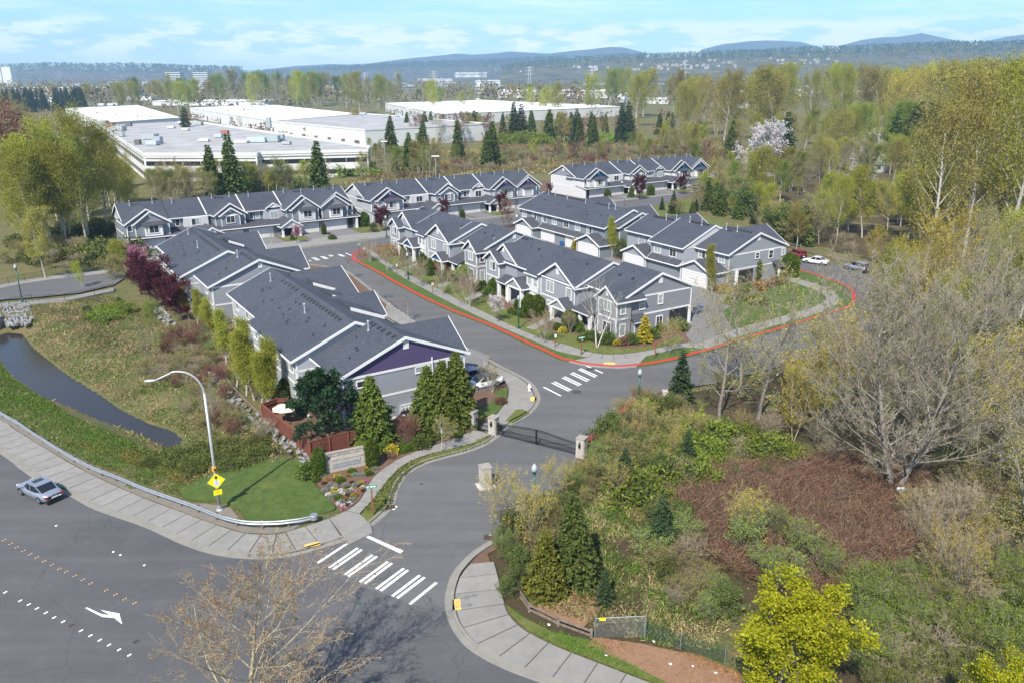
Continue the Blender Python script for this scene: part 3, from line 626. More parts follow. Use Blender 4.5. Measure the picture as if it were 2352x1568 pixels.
# ------------------------------------------------------------------ townhouse rows
ROOF_T = .20
class House:
    """a row of townhouses; u runs along the ridge, v across it, both in metres from the near end of the ridge"""
    def __init__(s, label, o, ang, su=1.0, group='townhouse rows of the estate', sv=1.0):
        s.root = thing('townhouse_row', label, 'townhouse', (o[0], o[1], 0), R(ang), group); s.su = su; s.sv = sv
        s.rnd = random.Random(label)
    def p(s, u, v, z): return (u * s.su, -v * s.sv, z)
    def put(s, mb, name, m, parent=None): return mb.build(name, M[m] if isinstance(m, str) else m, parent or s.root)
    def box(s, name, m, u0, u1, v0, v1, z0, z1, parent=None):
        a, b = s.p(u0, v0, z0), s.p(u1, v1, z1); return s.put(MB().box(a[0], b[0], a[1], b[1], z0, z1), name, m, parent)
    def ext(s, axis, a0, a1, poly):
        """extrude a (b, z) polygon along axis 'u' or 'v' from a0 to a1"""
        f = (lambda a: (lambda b, z: s.p(a, b, z))) if axis == 'u' else (lambda a: (lambda b, z: s.p(b, a, z)))
        return MB().prism(poly, f(a0), f(a1))
    def gable(s, axis, a0, a1, b0, z0, br, zr, b1, z1, m='roof', oh=.0, fascia=(1, 1, 1, 1), name='roof'):
        """pitched roof with its ridge along axis; fascia flags: end a0, end a1, eave b0, eave b1"""
        t = ROOF_T
        k0 = (zr - z0) / max(.01, abs(br - b0)); k1 = (zr - z1) / max(.01, abs(b1 - br))
        r = s.put(s.ext(axis, a0, a1, [(b0, z0), (br, zr), (b1, z1), (b1, z1 - t), (br, zr - t * 1.15), (b0, z0 - t)]), name, m)
        f = MB(); e = .035; h = .20
        def run(a, aa, poly):
            q = s.ext(axis, a, aa, poly); f.add(q.v, q.f)
        sgn0, sgn1 = (-1, 1) if a0 < a1 else (1, -1)
        for flag, a, sg in ((fascia[0], a0, sgn0), (fascia[1], a1, sgn1)):
            if flag: run(a, a + sg * .07, [(b0, z0 + .03), (br, zr + .03), (b1, z1 + .03), (b1, z1 - h - .06), (br, zr - h - .10), (b0, z0 - h - .06)])
        sb = -1 if b0 < b1 else 1
        if fascia[2]: run(a0, a1, [(b0, z0 - .015), (b0 + sb * .09, z0 - .03), (b0 + sb * .09, z0 - h), (b0, z0 - h)])
        if fascia[3]: run(a0, a1, [(b1, z1 - .015), (b1 - sb * .09, z1 - .03), (b1 - sb * .09, z1 - h), (b1, z1 - h)])
        if f.v: f.build('fascia', M['trim'], r)
        return r
    def shed(s, axis, a0, a1, b0, z0, b1, z1, m='roof_warm', name='porch_roof', fascia=True):
        """single slope: low edge b0 z0, high edge b1 z1"""
        t = .14
        r = s.put(s.ext(axis, a0, a1, [(b0, z0), (b1, z1), (b1, z1 - t), (b0, z0 - t)]), name, m)
        if fascia:
            f = MB(); sb = -1 if b0 < b1 else 1
            for q in (s.ext(axis, a0, a1, [(b0, z0 - .015), (b0 + sb*.09, z0 - .03), (b0 + sb*.09, z0 - .19), (b0, z0 - .19)]),
                      s.ext(axis, a0 - .06, a0, [(b0, z0 + .02), (b1, z1 + .02), (b1, z1 - .18), (b0, z0 - .18)]), s.ext(axis, a1, a1 + .06, [(b0, z0 + .02), (b1, z1 + .02), (b1, z1 - .18), (b0, z0 - .18)])): f.add(q.v, q.f)
            f.build('fascia', M['trim'], r)
        return r
    def body(s, axis, a0, a1, b0, z0, br, zr, b1, z1, m, name='wall'):
        return s.put(s.ext(axis, a0, a1, [(b0, -.1), (b0, z0), (br, zr), (b1, z1), (b1, -.1)]), name, m)
    def face(s, f, pos):
        """maps (a along the wall, d outwards, z) to local space for a wall facing u-, u+, v- or v+"""
        return {'v-': lambda a, d, z: s.p(a, pos - d, z), 'v+': lambda a, d, z: s.p(a, pos + d, z), 'u-': lambda a, d, z: s.p(pos - d, a, z), 'u+': lambda a, d, z: s.p(pos + d, a, z)}[f]
    def fbox(s, mb, F, a0, a1, d0, d1, z0, z1):
        p, q = F(a0, d0, z0), F(a1, d1, z1); return mb.box(p[0], q[0], p[1], q[1], z0, z1)
    def trim(s, f, pos, *rects, m='trim', name='trim', d=.035):
        F = s.face(f, pos); b = MB()
        for a0, a1, z0, z1 in rects: s.fbox(b, F, a0, a1, .003, d, z0, z1)
        return s.put(b, name, m)
    def window(s, f, pos, a0, a1, z0, z1, style='slide', pane=None, fw=.11):
        F = s.face(f, pos); b = MB(); g = MB()
        if a0 > a1: a0, a1 = a1, a0
        for q in ((a0-fw, a0, z0-fw, z1+fw), (a1, a1+fw, z0-fw, z1+fw), (a0, a1, z1, z1+fw*1.3), (a0, a1, z0-fw, z0)): s.fbox(b, F, q[0], q[1], .004, .075, q[2], q[3])
        s.fbox(b, F, a0-fw*1.3, a1+fw*1.3, .075, .11, z0-fw, z0-fw*.3)
        am, zm = (a0+a1)/2, (z0+z1)/2
        if style == 'slide': s.fbox(b, F, am-.03, am+.03, .006, .055, z0, z1)
        if style == 'hung': s.fbox(b, F, a0, a1, .006, .055, zm-.03, zm+.03)
        w = s.put(b, 'window', 'trim')
        s.fbox(g, F, a0, a1, .005, .03, z0, z1)
        pm = pane or ('pane_blind' if s.rnd.random() < .38 else 'pane')
        if style == 'slide':
            g1, g2 = MB(), MB(); s.fbox(g1, F, a0, am-.03, .005, .028, z0, z1); s.fbox(g2, F, am+.03, a1, .005, .028, z0, z1)
            s.put(g1, 'pane', pm, w); s.put(g2, 'pane', 'pane_blind' if pm == 'pane' and s.rnd.random() < .5 else pm, w)
        elif style == 'hung':
            g1, g2 = MB(), MB(); s.fbox(g1, F, a0, a1, .005, .028, z0, zm-.03); s.fbox(g2, F, a0, a1, .005, .028, zm+.03, z1)
            s.put(g1, 'pane', pm, w); s.put(g2, 'pane', pm, w)
        else: s.put(g, 'pane', pm, w)
        return w
    def vent_board(s, f, pos, a, z0, z1, w=.62):
        F = s.face(f, pos); b = MB(); s.fbox(b, F, a-w/2, a+w/2, .004, .07, z0, z1)
        o = s.put(b, 'gable_vent', 'trim'); c = MB()
        n = 5
        for i in range(n):
            zz = z0 + .1 + (z1-z0-.2) * i / n; s.fbox(c, F, a-w/2+.1, a+w/2-.1, .07, .085, zz, zz + (z1-z0-.2)/n*.45)
        s.put(c, 'louvre', 'garage', o); return o
    def garage(s, f, pos, a0, a1, z1=2.15):
        F = s.face(f, pos); b = MB()
        for q in ((a0-.14, a0, 0, z1+.14), (a1, a1+.14, 0, z1+.14), (a0, a1, z1, z1+.14)): s.fbox(b, F, q[0], q[1], .004, .07, q[2], q[3])
        fr = s.put(b, 'garage_door', 'trim'); n = 4
        for r in range(4):
            p = MB(); z0, zz = .02 + (z1-.03) * r / 4, .02 + (z1-.03) * (r+1) / 4 - .025
            s.fbox(p, F, a0, a1, .005, .03, z0, zz)
            for c in range(n):
                w = (a1-a0)/n; s.fbox(p, F, a0 + w*c + .12, a0 + w*(c+1) - .12, .03, .045, z0+.1, zz-.09)
            s.put(p, 'door_panel', 'garage', fr)
        return fr
    def dark_door(s, f, pos, a0, a1, z1=2.1, m='door'):
        F = s.face(f, pos); b = MB(); s.fbox(b, F, a0, a1, .004, .05, .05, z1); o = s.put(b, 'door', m)
        t = MB()
        for q in ((a0-.1, a0, .05, z1+.1), (a1, a1+.1, .05, z1+.1), (a0, a1, z1, z1+.1)): s.fbox(t, F, q[0], q[1], .004, .07, q[2], q[3])
        s.put(t, 'frame', 'trim', o); k = MB(); s.fbox(k, F, a1-.14, a1-.08, .05, .1, .95, 1.07); s.put(k, 'handle', 'pipe', o); return o
    def post(s, u, v, z1, w=.42, z0=0):
        o = s.box('porch_post', 'trim', u-w/2/s.su, u+w/2/s.su, v-w/2, v+w/2, z0, z1); s.box('base', 'trim', u-w/2-.05, u+w/2+.05, v-w/2-.05, v+w/2+.05, z0, z0+.25, o); return o
    def pipe(s, u, v, z, h=.75):
        x, y, _ = s.p(u, v, 0); o = s.put(MB().lathe([(.14, z-.12), (.13, z+.12), (.075, z+.16), (.075, z+h), (.13, z+h), (.13, z+h+.10), (.05, z+h+.17)], (x, y, 0), 10), 'vent_pipe', 'pipe'); return o
    def stub(s, u, v, z):
        x, y, _ = s.p(u, v, 0); return s.put(MB().lathe([(.055, z-.1), (.05, z+.28)], (x, y, 0), 8), 'plumbing_vent', 'vent')
    def box_vent(s, u, v, z, slope, big=1.0):
        """low black vent lying on the slope; slope = dz/dv"""
        b = MB(); w = .22 * big; c = s.p(u, v, z)
        vs = []
        for dz in (0.0, .13 * big):
            for a, q in ((-w, -w), (w, -w), (w, w), (-w, w)):
                k = 1 if dz == 0 else .72; vs.append((c[0] + a*k, c[1] - q*k, z + slope * q + dz))
        b.add(vs, [(3,2,1,0),(4,5,6,7),(0,1,5,4),(1,2,6,5),(2,3,7,6),(3,0,4,7)]); return s.put(b, 'roof_vent', 'vent')
    def divider(s, axis, a, b0, z0, b1, z1, w=.10, m='pipe'):
        """flashing strip lying up the slope"""
        return s.put(s.ext(axis, a - w, a + w, [(b0, z0 + .03), (b1, z1 + .03), (b1, z1 - .1), (b0, z0 - .1)]), 'flashing', m)
    def dish(s, u, v, z):
        x, y, _ = s.p(u, v, 0); b = MB().lathe([(.02, 0), (.2, .03), (.32, .10), (.30, .115), (.18, .05)], (0, 0, 0), 12)
        o = b.build('satellite_dish', M['hvac'], s.root); o.location = (x, y, z + .35); o.rotation_euler = (R(55), 0, R(-20))
        MB().bar((0, 0, 0), (0, -.25, -.35), .05).build('bracket', M['hvac'], o); return o
SL = .415
# ---- front row: two blocks of the same design, porches to the street (v-)
def front_row(label, o, ang, gcol, end_wall, main_col, detailed):
    h = House(label, o, ang)
    # unit 1 at the near end
    h.body('u', 0, 8.1, -6.0, 5.46, -.1, 7.92, 5.9, 5.46, end_wall)
    h.gable('u', -.25, 8.05, -6.55, 5.6, -.1, 8.30, 6.45, 5.6, fascia=(1, 0, 1, 1))
    # longer higher block behind
    h.body('u', 8.0, 31.0, -8.2, 5.42, -2.1, 7.95, 4.2, 5.42, main_col)
    h.gable('u', 7.9, 31.4, -8.75, 5.62, -2.1, 8.45, 4.75, 5.62, fascia=(1, 1, 1, 1))
    h.put(h.ext('u', 8.0, 7.99, [(-6.5, 5.5), (-.1, 8.2), (4.6, 5.5)]), 'step_wall', 'trim')
    # near gable end, facing u-
    h.trim('u-', 0, (-6.0, 5.9, 5.22, 5.44), (-6.0, 5.9, 2.62, 2.86), (-6.0, 1.75, -.05, .16), (-6.0, -5.82, .16, 5.2), (5.72, 5.9, .16, 5.2))
    h.vent_board('u-', 0, -.1, 6.75, 7.65)
    for a0, a1, z0, z1, st in ((-3.7,-2.85,3.55,5.05,'hung'), (-.35,.4,3.85,5.05,'hung'), (-.5,.55,.35,1.95,'slide')): h.window('u-', 0, a0, a1, z0, z1, st)
    h.box('porch_shade', 'shade', -.012, .25, 1.9, 5.4, .05, 2.55)  # dark panel on the wall, painted as the shade of the open porch
    h.post(-.05, 5.65, 2.6, .36); h.box('porch_floor', 'concrete', -.6, 0, 1.8, 6, 0, .12)
    h.box('bay', end_wall, -.75, .02, -5.15, -3.45, 0, 2.15); h.trim('u-', -.75, (-5.15, -5.0, 0, 2.1), (-3.6, -3.45, 0, 2.1))
    h.shed('u', 0, 0, 0, 0, 0, 0) if 0 else h.put(h.ext('v', -5.5, -3.05, [(-1.15, 2.2), (0.0, 3.0), (0.0, 2.85), (-1.15, 2.05)]), 'bay_roof', 'roof_warm')
    h.trim('u-', -1.15, (-5.5, -3.05, 2.02, 2.16), name='fascia')
    # small gabled bay at the corner, facing v-
    h.body('v', -8.0, -5.5, -.35, 5.2, 1.75, 6.75, 3.7, 5.2, 'side_warm' if detailed else 'side_mid')
    h.gable('v', -8.35, -3.2, -.75, 5.22, 1.75, 7.12, 4.15, 5.22, fascia=(1, 0, 1, 1))
    h.trim('v-', -8.0, (-.35, 3.7, 4.98, 5.14), (-.35, 3.7, 2.62, 2.84), (-.35, -.2, 0, 5), (3.55, 3.7, 0, 5), (-.35, 3.7, -.05, .15))
    h.trim('u-', -.35, (-7.98, -6.0, 2.62, 2.84), (-7.98, -6.0, -.05, .15), (-8.03, -7.86, .15, 5.1))
    h.vent_board('v-', -8.0, 1.75, 5.7, 6.35, .4)
    h.window('v-', -8.0, .9, 2.35, 3.65, 5.0, 'slide', 'pane_blind'); h.window('v-', -8.0, .8, 2.4, .5, 2.0, 'slide', 'pane')
    h.window('u-', -.35, -7.3, -6.55, 3.5, 4.95, 'hung'); h.window('u-', -.35, -7.3, -6.5, .4, 1.95, 'fixed', 'pane_blind')
    # recess with entry roof
    h.window('v-', -6.0, 5.6, 6.6, 3.5, 4.9, 'fixed')
    h.put(h.ext('u', 3.9, 7.9, [(-9.4, 2.55), (-6.0, 3.75), (-6.0, 3.55), (-9.4, 2.4)]), 'porch_roof', 'roof_warm'); h.trim('v-', -9.4, (3.9, 7.9, 2.36, 2.52), name='fascia')
    h.dark_door('v-', -6.0, 4.6, 5.55, 2.15); h.post(4.2, -8.9, 2.4); h.post(6.5, -8.9, 2.4); h.box('porch_floor', 'concrete', 3.9, 7.6, -9.2, -6.0, 0, .3)
    # big gable with two windows
    h.body('v', -8.6, -4.0, 8.25, 5.4, 12.6, 7.95, 16.9, 5.4, main_col)
    h.gable('v', -9.0, -2.0, 7.75, 5.4, 12.6, 8.25, 17.4, 5.4, fascia=(1, 0, 1, 1))
    h.trim('v-', -8.6, (8.25, 16.9, 5.12, 5.34), (8.25, 16.9, 2.6, 2.8), (8.25, 8.42, 0, 5.1), (16.73, 16.9, 0, 5.1))
    h.vent_board('v-', -8.6, 12.6, 6.45, 7.3)
    h.window('v-', -8.6, 13.6, 15.3, 3.45, 5.0, 'slide'); h.window('v-', -8.6, 9.1, 10.3, 3.45, 4.95, 'fixed'); h.window('v-', -8.6, 13.9, 15.1, .4, 2.0, 'slide')
    # angled bay left of it
    h.box('bay', 'side_pale', 16.95, 20.2, -9.0, -8.1, 0, 5.25); h.trim('v-', -9.0, (16.95, 20.2, 5.0, 5.22), (16.95, 20.2, 2.7, 3.3), (16.95, 17.1, 0, 5), (20.05, 20.2, 0, 5), (18.45, 18.6, 0, 5))
    h.window('v-', -9.0, 18.85, 19.9, 3.55, 4.9, 'slide'); h.window('v-', -9.0, 17.25, 18.25, 3.5, 4.9, 'hung', 'pane_blind'); h.window('v-', -9.0, 17.5, 19.6, .4, 2.1, 'slide')
    h.put(h.ext('u', 16.8, 20.5, [(-9.4, 5.36), (-8.3, 5.85), (-8.3, 5.55), (-9.4, 5.2)]), 'bay_roof', 'roof'); h.trim('v-', -9.4, (16.8, 20.5, 5.16, 5.34), name='fascia')
    # slate recess, porch one
    h.trim('v-', -8.2, (20.3, 24.2, 2.9, 5.1), m='side_dark', name='panelling'); h.window('v-', -8.2, 24.7, 25.7, 3.7, 5.0, 'hung')
    # gable and narrow bay at the far end
    h.body('v', -8.4, -4.5, 23.9, 5.6, 27.6, 8.0, 31.0, 5.6, main_col); h.gable('v', -8.7, -3.0, 23.6, 5.75, 27.6, 8.42, 31.5, 5.75, fascia=(1, 0, 1, 1)); h.vent_board('v-', -8.4, 28.0, 6.9, 7.6, .4)
    h.body('v', -9.6, -8.0, 27.5, 5.35, 29.6, 6.8, 31.6, 5.35, main_col); h.gable('v', -10.0, -6.5, 27.1, 5.4, 29.6, 7.05, 32.0, 5.4, fascia=(1, 0, 1, 1))
    h.trim('v-', -9.6, (27.5, 31.6, 2.75, 2.95), (27.5, 27.65, 0, 5.3), (31.45, 31.6, 0, 5.3)); h.window('v-', -9.6, 28.6, 30.2, 3.9, 5.2, 'slide'); h.window('v-', -9.6, 28.9, 30.3, .8, 2.3, 'slide')
    h.trim('u-', 27.5, (-9.6, -9.45, 0, 5.2), (-9.6, -8.4, 2.75, 2.95))
    # porches with gabled roofs and white posts
    for a0, am, a1, ze, zr, vf in ((7.7, 9.9, 12.1, 2.45, 3.75, -10.5), (19.2, 21.5, 23.9, 2.95, 4.35, -10.6)):
        h.gable('v', vf, -8.0, a0, ze, am, zr, a1, ze, 'roof_warm', fascia=(1, 0, 1, 1), name='porch_roof')
        h.put(h.ext('v', vf + .15, vf + .2, [(a0 + .3, ze - .1), (am, zr - .28), (a1 - .3, ze - .1)]), 'porch_gable', gcol)
        h.trim('v-', vf + .15, (a0 + .3, a1 - .3, ze - .36, ze - .1), name='beam')
        for a in (a0 + .5, a1 - .5): h.post(a, vf + .35, ze - .25, .45)
        h.box('porch_floor', 'concrete', a0 + .2, a1 - .2, vf + .1, -8.2, 0, .25)
        h.dark_door('v-', -8.61 if a0 < 10 else -8.21, am - .5, am + .45, 2.15)
    h.put(h.ext('u', 23.9, 27.2, [(-10.3, 2.7), (-8.2, 3.6), (-8.2, 3.45), (-10.3, 2.55)]), 'porch_roof', 'roof_warm'); h.trim('v-', -10.3, (23.9, 27.2, 2.5, 2.66), name='fascia'); h.post(26.9, -9.9, 2.5); h.post(24.4, -9.9, 2.5)
    h.box('porch_shade', 'shade', 25.0, 26.4, -8.26, -8.2, .1, 2.3)
    h.trim('v-', -8.2, (20.3, 20.5, 0, 2.4), (22.7, 22.9, 0, 2.4)); h.window('v-', -8.2, 23.0, 23.7, .4, 2.2, 'fixed', 'pane')
    # roof furniture
    for u in (2.6, 5.4): h.box_vent(u, -2.9, 8.3 - 2.8 * SL, SL)
    for u in (11.5, 14.8, 24.0): h.box_vent(u, -4.2, 8.45 - 2.1 * SL, SL)
    for u in (28.4, 29.6, 30.6): h.box_vent(u, -2.9, 8.45 - .8 * SL, SL, 1.3)
    for u, v in ((18.2, -3.4), (21.5, -5.5), (4.0, -1.6), (26.0, -4.4)): h.stub(u, v, (8.45 if u > 8 else 8.3) - abs(v - (-2.1 if u > 8 else -.1)) * SL)
    if not detailed:
        for u in (10.9, 24.6): h.divider('u', u, -8.4, 5.77, -2.3, 8.37)
        h.divider('u', 1.4, -6.3, 5.68, -3.2, 7.0)
    # rear wall and garages to the alley
    for a in (1.2, 9.4, 14.9, 20.4, 25.8): h.garage('v+', 5.9 if a < 8 else 4.2, a, a + 4.6)
    for a in (2, 5, 10, 13, 16, 20, 23, 27): h.window('v+', 5.9 if a < 8 else 4.2, a, a + 1.5, 3.6, 4.9)
    return h
hF = front_row('grey townhouse row at the street corner with white porches and grey porch gables', (20.6, 106.2), 122, 'side_grey', 'side_mid', 'side_grey', True)
hF.dish(-.3, 6.6, 3.2)
hG = front_row('grey townhouse row with blue porch gables behind the corner row', (.5, 137.4), 122.5, 'blue', 'side_grey', 'side_grey', False)
hG.trim('u-', 0, (-6.0, 5.9, 5.0, 5.24))
# ---- left row: two blocks backing on the creek
def creek_row(label, o, ang, gcol, steps, cross, near_col, l3):
    h = House(label, o, ang); u1, u2, u3 = steps
    h.body('u', 0, u1 + .1, -7.0, 5.45, 0, 8.38, 7.0, 5.45, near_col)
    h.gable('u', -.3, u1, -7.55, 5.6, 0, 8.74, 7.55, 5.6, fascia=(1, 0, 1, 1))
    h.body('u', u1, u2, -9.1, 5.45, -2.3, 8.35, 4.6, 5.45, 'side_pale')
    h.gable('u', u1 - .25, u2, -9.7, 5.6, -2.3, 8.75, 5.2, 5.6, fascia=(1, 0, 1, 1))
    h.body('u', u2 - .1, u3, -7.7, 5.45, -1.9, 7.95, 4.6, 5.45, 'side_pale')
    h.gable('u', u2 - .1, u3 + .3, -8.25, 5.6, -1.9, 8.4, 5.2, 5.6, fascia=(0, 1, 1, 1))
    h.trim('u-', u1, (-9.1, -7.0, 4.2, 4.4), name='trim_band'); h.trim('u-', u1, (-9.1, -8.92, 0, 5.3))
    # near end
    if gcol: h.put(h.ext('u', -.035, -.004, [(-6.6, 5.5), (0, 8.2), (6.6, 5.5)]), 'gable_panel', gcol)
    h.trim('u-', -.036 if gcol else 0, (-7.0, 7.0, 5.22, 5.48)); h.trim('u-', 0, (-7.0, 7.0, 2.62, 2.84), (-7, -6.83, 0, 5.2), (6.83, 7, 0, 5.2), (-7, 7, -.05, .18))
    h.vent_board('u-', -.036 if gcol else 0, 0.1, 7.35, 8.2)
    # creek side windows, facing v-
    for (a, v, z0, z1) in ((u1+1.0, -9.1, 3.9, 5.05), (u1+5.4, -9.1, 3.9, 5.05), (u1+10.2, -9.1, 3.9, 5.05), (u1+14.2, -9.1, 3.9, 5.05), (u2+2.0, -7.7, 3.9, 5.05), (u2+6.6, -7.7, 3.9, 5.05), (u2+11.4, -7.7, 3.9, 5.05)):
        if a + 1.3 < u3: h.window('v-', v, a, a + 1.25, z0, z1, 'slide', 'pane')
    h.window('v-', -7.0, 2.6, 3.9, 3.9, 5.05, 'slide', 'pane')
    h.trim('v-', -9.1, (u1, u2, 2.6, 2.8), (u1 + 8.2, u1 + 8.3, 0, 5.3), (u1+.02, u1 + .2, 0, 5.3)); h.trim('v-', -7.7, (u2, u3, 2.6, 2.8), (u3-.2, u3, 0, 5.3)); h.trim('v-', -7.0, (0, u1, 2.6, 2.8), (0, .18, 0, 5.3))
    # street side cross gables, facing v+
    for ua, ub, vt, zr in cross:
        um = (ua + ub) / 2
        h.body('v', 2, vt - .5, ua + .5, 5.45, um, zr - .35, ub - .5, 5.45, 'side_pale')
        h.gable('v', -.5, vt, ua, 5.6, um, zr, ub, 5.6, fascia=(0, 1, 1, 1)); h.window('v+', vt - .5, um - .8, um + .8, 3.7, 5.0); h.garage('v+', vt - .5, um - 2.2, um + 2.2)
        h.vent_board('v+', vt - .5, um, 6.4, 7.2)
        for k in (-.6, .4, 1.4) if zr < 8.2 else (): h.box_vent(um + 1.4, vt - 2.0 - k, 8, 0, 1.2) if 0 else None
    # white step rakes on the street slope
    for u, va, vb, zt in l3:
        h.put(h.ext('u', u - .06, u + .10, [(va, zt), (vb, zt - (vb - va) * SL), (vb, zt - (vb - va) * SL - .40), (va, zt - .40)]), 'step_rake', 'trim')
        h.put(h.ext('u', u + .10, u + 4.6, [(va, zt - .02), (vb, zt - (vb - va) * SL - .02), (vb, zt - (vb - va) * SL - .40), (va, zt - .40)]), 'roof', 'roof')
    # vents in a row below the ridge, pipes, stubs
    def zl(u, v): return (8.74 + SL * v * 1.0) if u < u1 else ((8.75 - (-2.3 - v) * SL * 1.02) if u < u2 else (8.4 - (-1.9 - v) * SL * 1.06))
    rr = random.Random(3)
    for u in [1.0, 2.2, 3.5, 4.6, 5.8, 6.6]: h.box_vent(u, -.75, zl(u, -.75), SL)
    for k in range(13):
        u = u1 + 2.2 + k * (u2 - u1 - 3) / 13; h.box_vent(u, -3.1, zl(u, -3.1), SL)
    for k in range(5): u = u2 + 2 + k * 1.4; h.box_vent(u, -2.6, zl(u, -2.6), SL)
    for u, v in ((3.5, -3.9), (2.9, -4.0), (u1+3, -4.6), (u1+6.6, -5.4), (u1+9.2, -6.9), (u1+9.9, -6.6), (u1+12.6, -5.4), (u2-1.6, -6.0), (u2+3.4, -5.4), (u2+8.3, -5.2), (u2+9.0, -5.0)):
        if u < u3 - 1: h.box_vent(u, v, zl(u, v), SL, .75)
    for u, v in ((2.2, -5.2), (5.6, -3.0), (u1+2.4, -6.2), (u1+7.0, -5.0), (u1+12, -6.4), (u1+12.2, -4.3), (u2-3, -4.4), (u2+4.5, -6.2), (u2+7.4, -4.4)):
        if u < u3 - 1: h.stub(u, v, zl(u, v))
    for u, v in ((5.5, -1.6), (u1 + 9.2, -4.7), (u2 + 10.0 if u3 - u2 > 11 else u2 + 5.5, -3.5)): h.pipe(u, v, zl(u, v), 1.0)
    return h
hH = creek_row('pale grey townhouse row with a purple gable end above the garden fence', (-11, 76.9), 123, 'purple', (7.6, 23.9, 38.6), ((.25, 8.7, 7.5, 8.45), (17.6, 25.0, 5.9, 7.9), (29.2, 41.5, 7.0, 8.25)), 'side_grey', ((14.9, .2, 4.4, 8.1), (22.6, .9, 3.6, 7.75), (30.6, 1.2, 4.2, 7.6)))
for a0, a1, z0, z1, st in ((-5.4,-3.9,4.25,4.85,'fixed'), (1.15,2.7,4.5,5.05,'fixed'), (4.85,5.85,3.55,5.1,'hung')): hH.window('u-', 0, a0, a1, z0, z1, st)
hH.put(MB().bar(hH.p(-.12, 3.0, 5.9), hH.p(-.12, 3.05, 2.7), .11), 'downpipe', 'trim')
o_ = hH.box('meter_bank', 'hvac', -.32, -.03, -.95, 1.3, .75, 1.35)
for k in range(6): hH.put(MB().lathe([(.13, 0), (.13, .30), (.05, .36)], hH.p(-.42, -.8 + k * .38, .8), 8), 'meter', 'pipe', o_)
for a_, b_ in ((-.9, -1.5), (1.2, 1.3), (.2, .2)): hH.put(MB().bar(hH.p(-.2, a_, .7), hH.p(-.2, b_, 0), .1), 'conduit', 'pipe', o_)
hH.post(4.8, -9.1, 1.9, .16); hH.shed('u', 4.6, 7.5, -9.4, 2.0, -7.0, 2.95)
for k, v in enumerate((5.2, 4.4, 3.6)): hH.box_vent(20.9 + k * .1, v, 7.9 - .65 * 1.0, 0, 1.2)
hI = creek_row('pale grey townhouse row behind the purple gabled row, half hidden by plum trees', (-36.7, 112.6), 123, None, (8.4, 24.7, 33.8), ((3.6, 12.0, 8.6, 8.35), (20.6, 29.5, 7.0, 8.1)), 'side_grey', ((19.4, .6, 3.0, 8.1), (27.4, 1.6, 3.9, 7.6)))
hI.shed('u', 5.0, 8.3, -8.8, 2.2, -7.0, 2.95)
hI.window('u-', 0, 3.0, 4.0, 3.6, 5.0)
# ---- alley rows: garages towards the front row (v-)
def alley_row(label, o, ang, near, segs, bumps, doors, wins, cross, col, back):
    h = House(label, o, ang)
    u0n, u1n, vl, vrg, zr, vr = near
    h.body('u', 0, u1n, vl + .5, 5.45, vrg, zr - .35, vr - .5, 5.45, col)
    h.gable('u', -.3, u1n, vl, 5.6, vrg, zr, vr, 5.6, fascia=(1, 0, 1, 1))
    for (a, b, vL, vR, ze, vg, zg) in segs:
        h.body('u', a, b, vL + .55, ze - .15, vg, zg - .4, vR - .5, 5.45, col); h.gable('u', a - .15, b + .25, vL, ze, vg, zg, vR, 5.6, fascia=(1, 1, 1, 1))
    h.trim('u-', 0, (vl + .5, vr - .5, 5.2, 5.44), (vl + .5, vr - .5, 2.62, 2.84), (vl + .5, vl + .68, 0, 5.2), (vr - .68, vr - .5, 0, 5.2))
    h.vent_board('u-', 0, vrg, zr - 1.45, zr - .6)
    for (a, b, v, z) in wins: h.window('v-', v, a, b, z, z + 1.25, 'slide')
    for (a, b, vf, ze, zg, vb) in bumps:
        m_ = (a + b) / 2
        h.body('v', vf + .4, vb, a + .35, ze - .1, m_, zg - .35, b - .35, ze - .1, col)
        h.gable('v', vf, vb + .3, a, ze, m_, zg, b, ze, 'roof_warm', fascia=(1, 0, 1, 1), name='garage_roof'); h.garage('v-', vf + .4, a + 1.0, b - 1.0, 2.1)
        h.trim('v-', vf + .4, (a + .35, b - .35, 2.28, 2.46), (a + .35, a + .5, 0, 2.28), (b - .5, b - .35, 0, 2.28))
    for (a, b, vf, vb) in back:
        h.shed('u', a, b, vf, 2.6, vb, 3.4, name='garage_roof'); h.box('garage_wall', 'side_dark', a, b, vf + .5, vb, 0, 2.5)
    for (a, b, v) in doors: h.garage('v-', v, a, b, 2.1)
    for (ua, ub, vt, zc) in cross:
        um = (ua + ub) / 2; h.body('v', 1, vt - .5, ua + .5, 5.45, um, zc - .35, ub - .5, 5.45, col); h.gable('v', -1.5, vt, ua, 5.6, um, zc, ub, 5.6, fascia=(0, 1, 1, 1)); h.window('v+', vt - .5, um - .7, um + .7, 3.7, 5)
    return h
h1 = alley_row('slate grey garage fronted row behind the corner row, seven upper windows', (26.1, 157.5), 123, (0, 1.2, -6.5, -.5, 8.1, 5.7),
    [(1.1, 31.4, -9.1, 5.4, 5.6, -1.7, 8.62)], [(22.5, 29.9, -11.4, 2.55, 4.2, -8.5), (-.6, 7.4, -11.4, 2.55, 4.3, -8.5 if 0 else -6.2)],
    [(17.2, 21.8, -9.25), (8.6, 13.0, -9.25)], [(a, a + 1.5, -8.55, 3.75) for a in (28.9, 24.9, 21.2, 17.4, 13.2, 9.3, 5.4)], [(14.6, 22.6, 6.5, 8.55), (1.2, 9.0, 6.5, 8.3)], 'side_dark', [(7.4, 22.6, -9.75, -8.55)])
h1.put(h1.ext('u', -.03, -.004, [(-5.8, 5.5), (-.5, 7.7), (5.0, 5.5)]), 'gable_panel', 'side_mid')
h1.dish(.6, -9.6, 3.6)
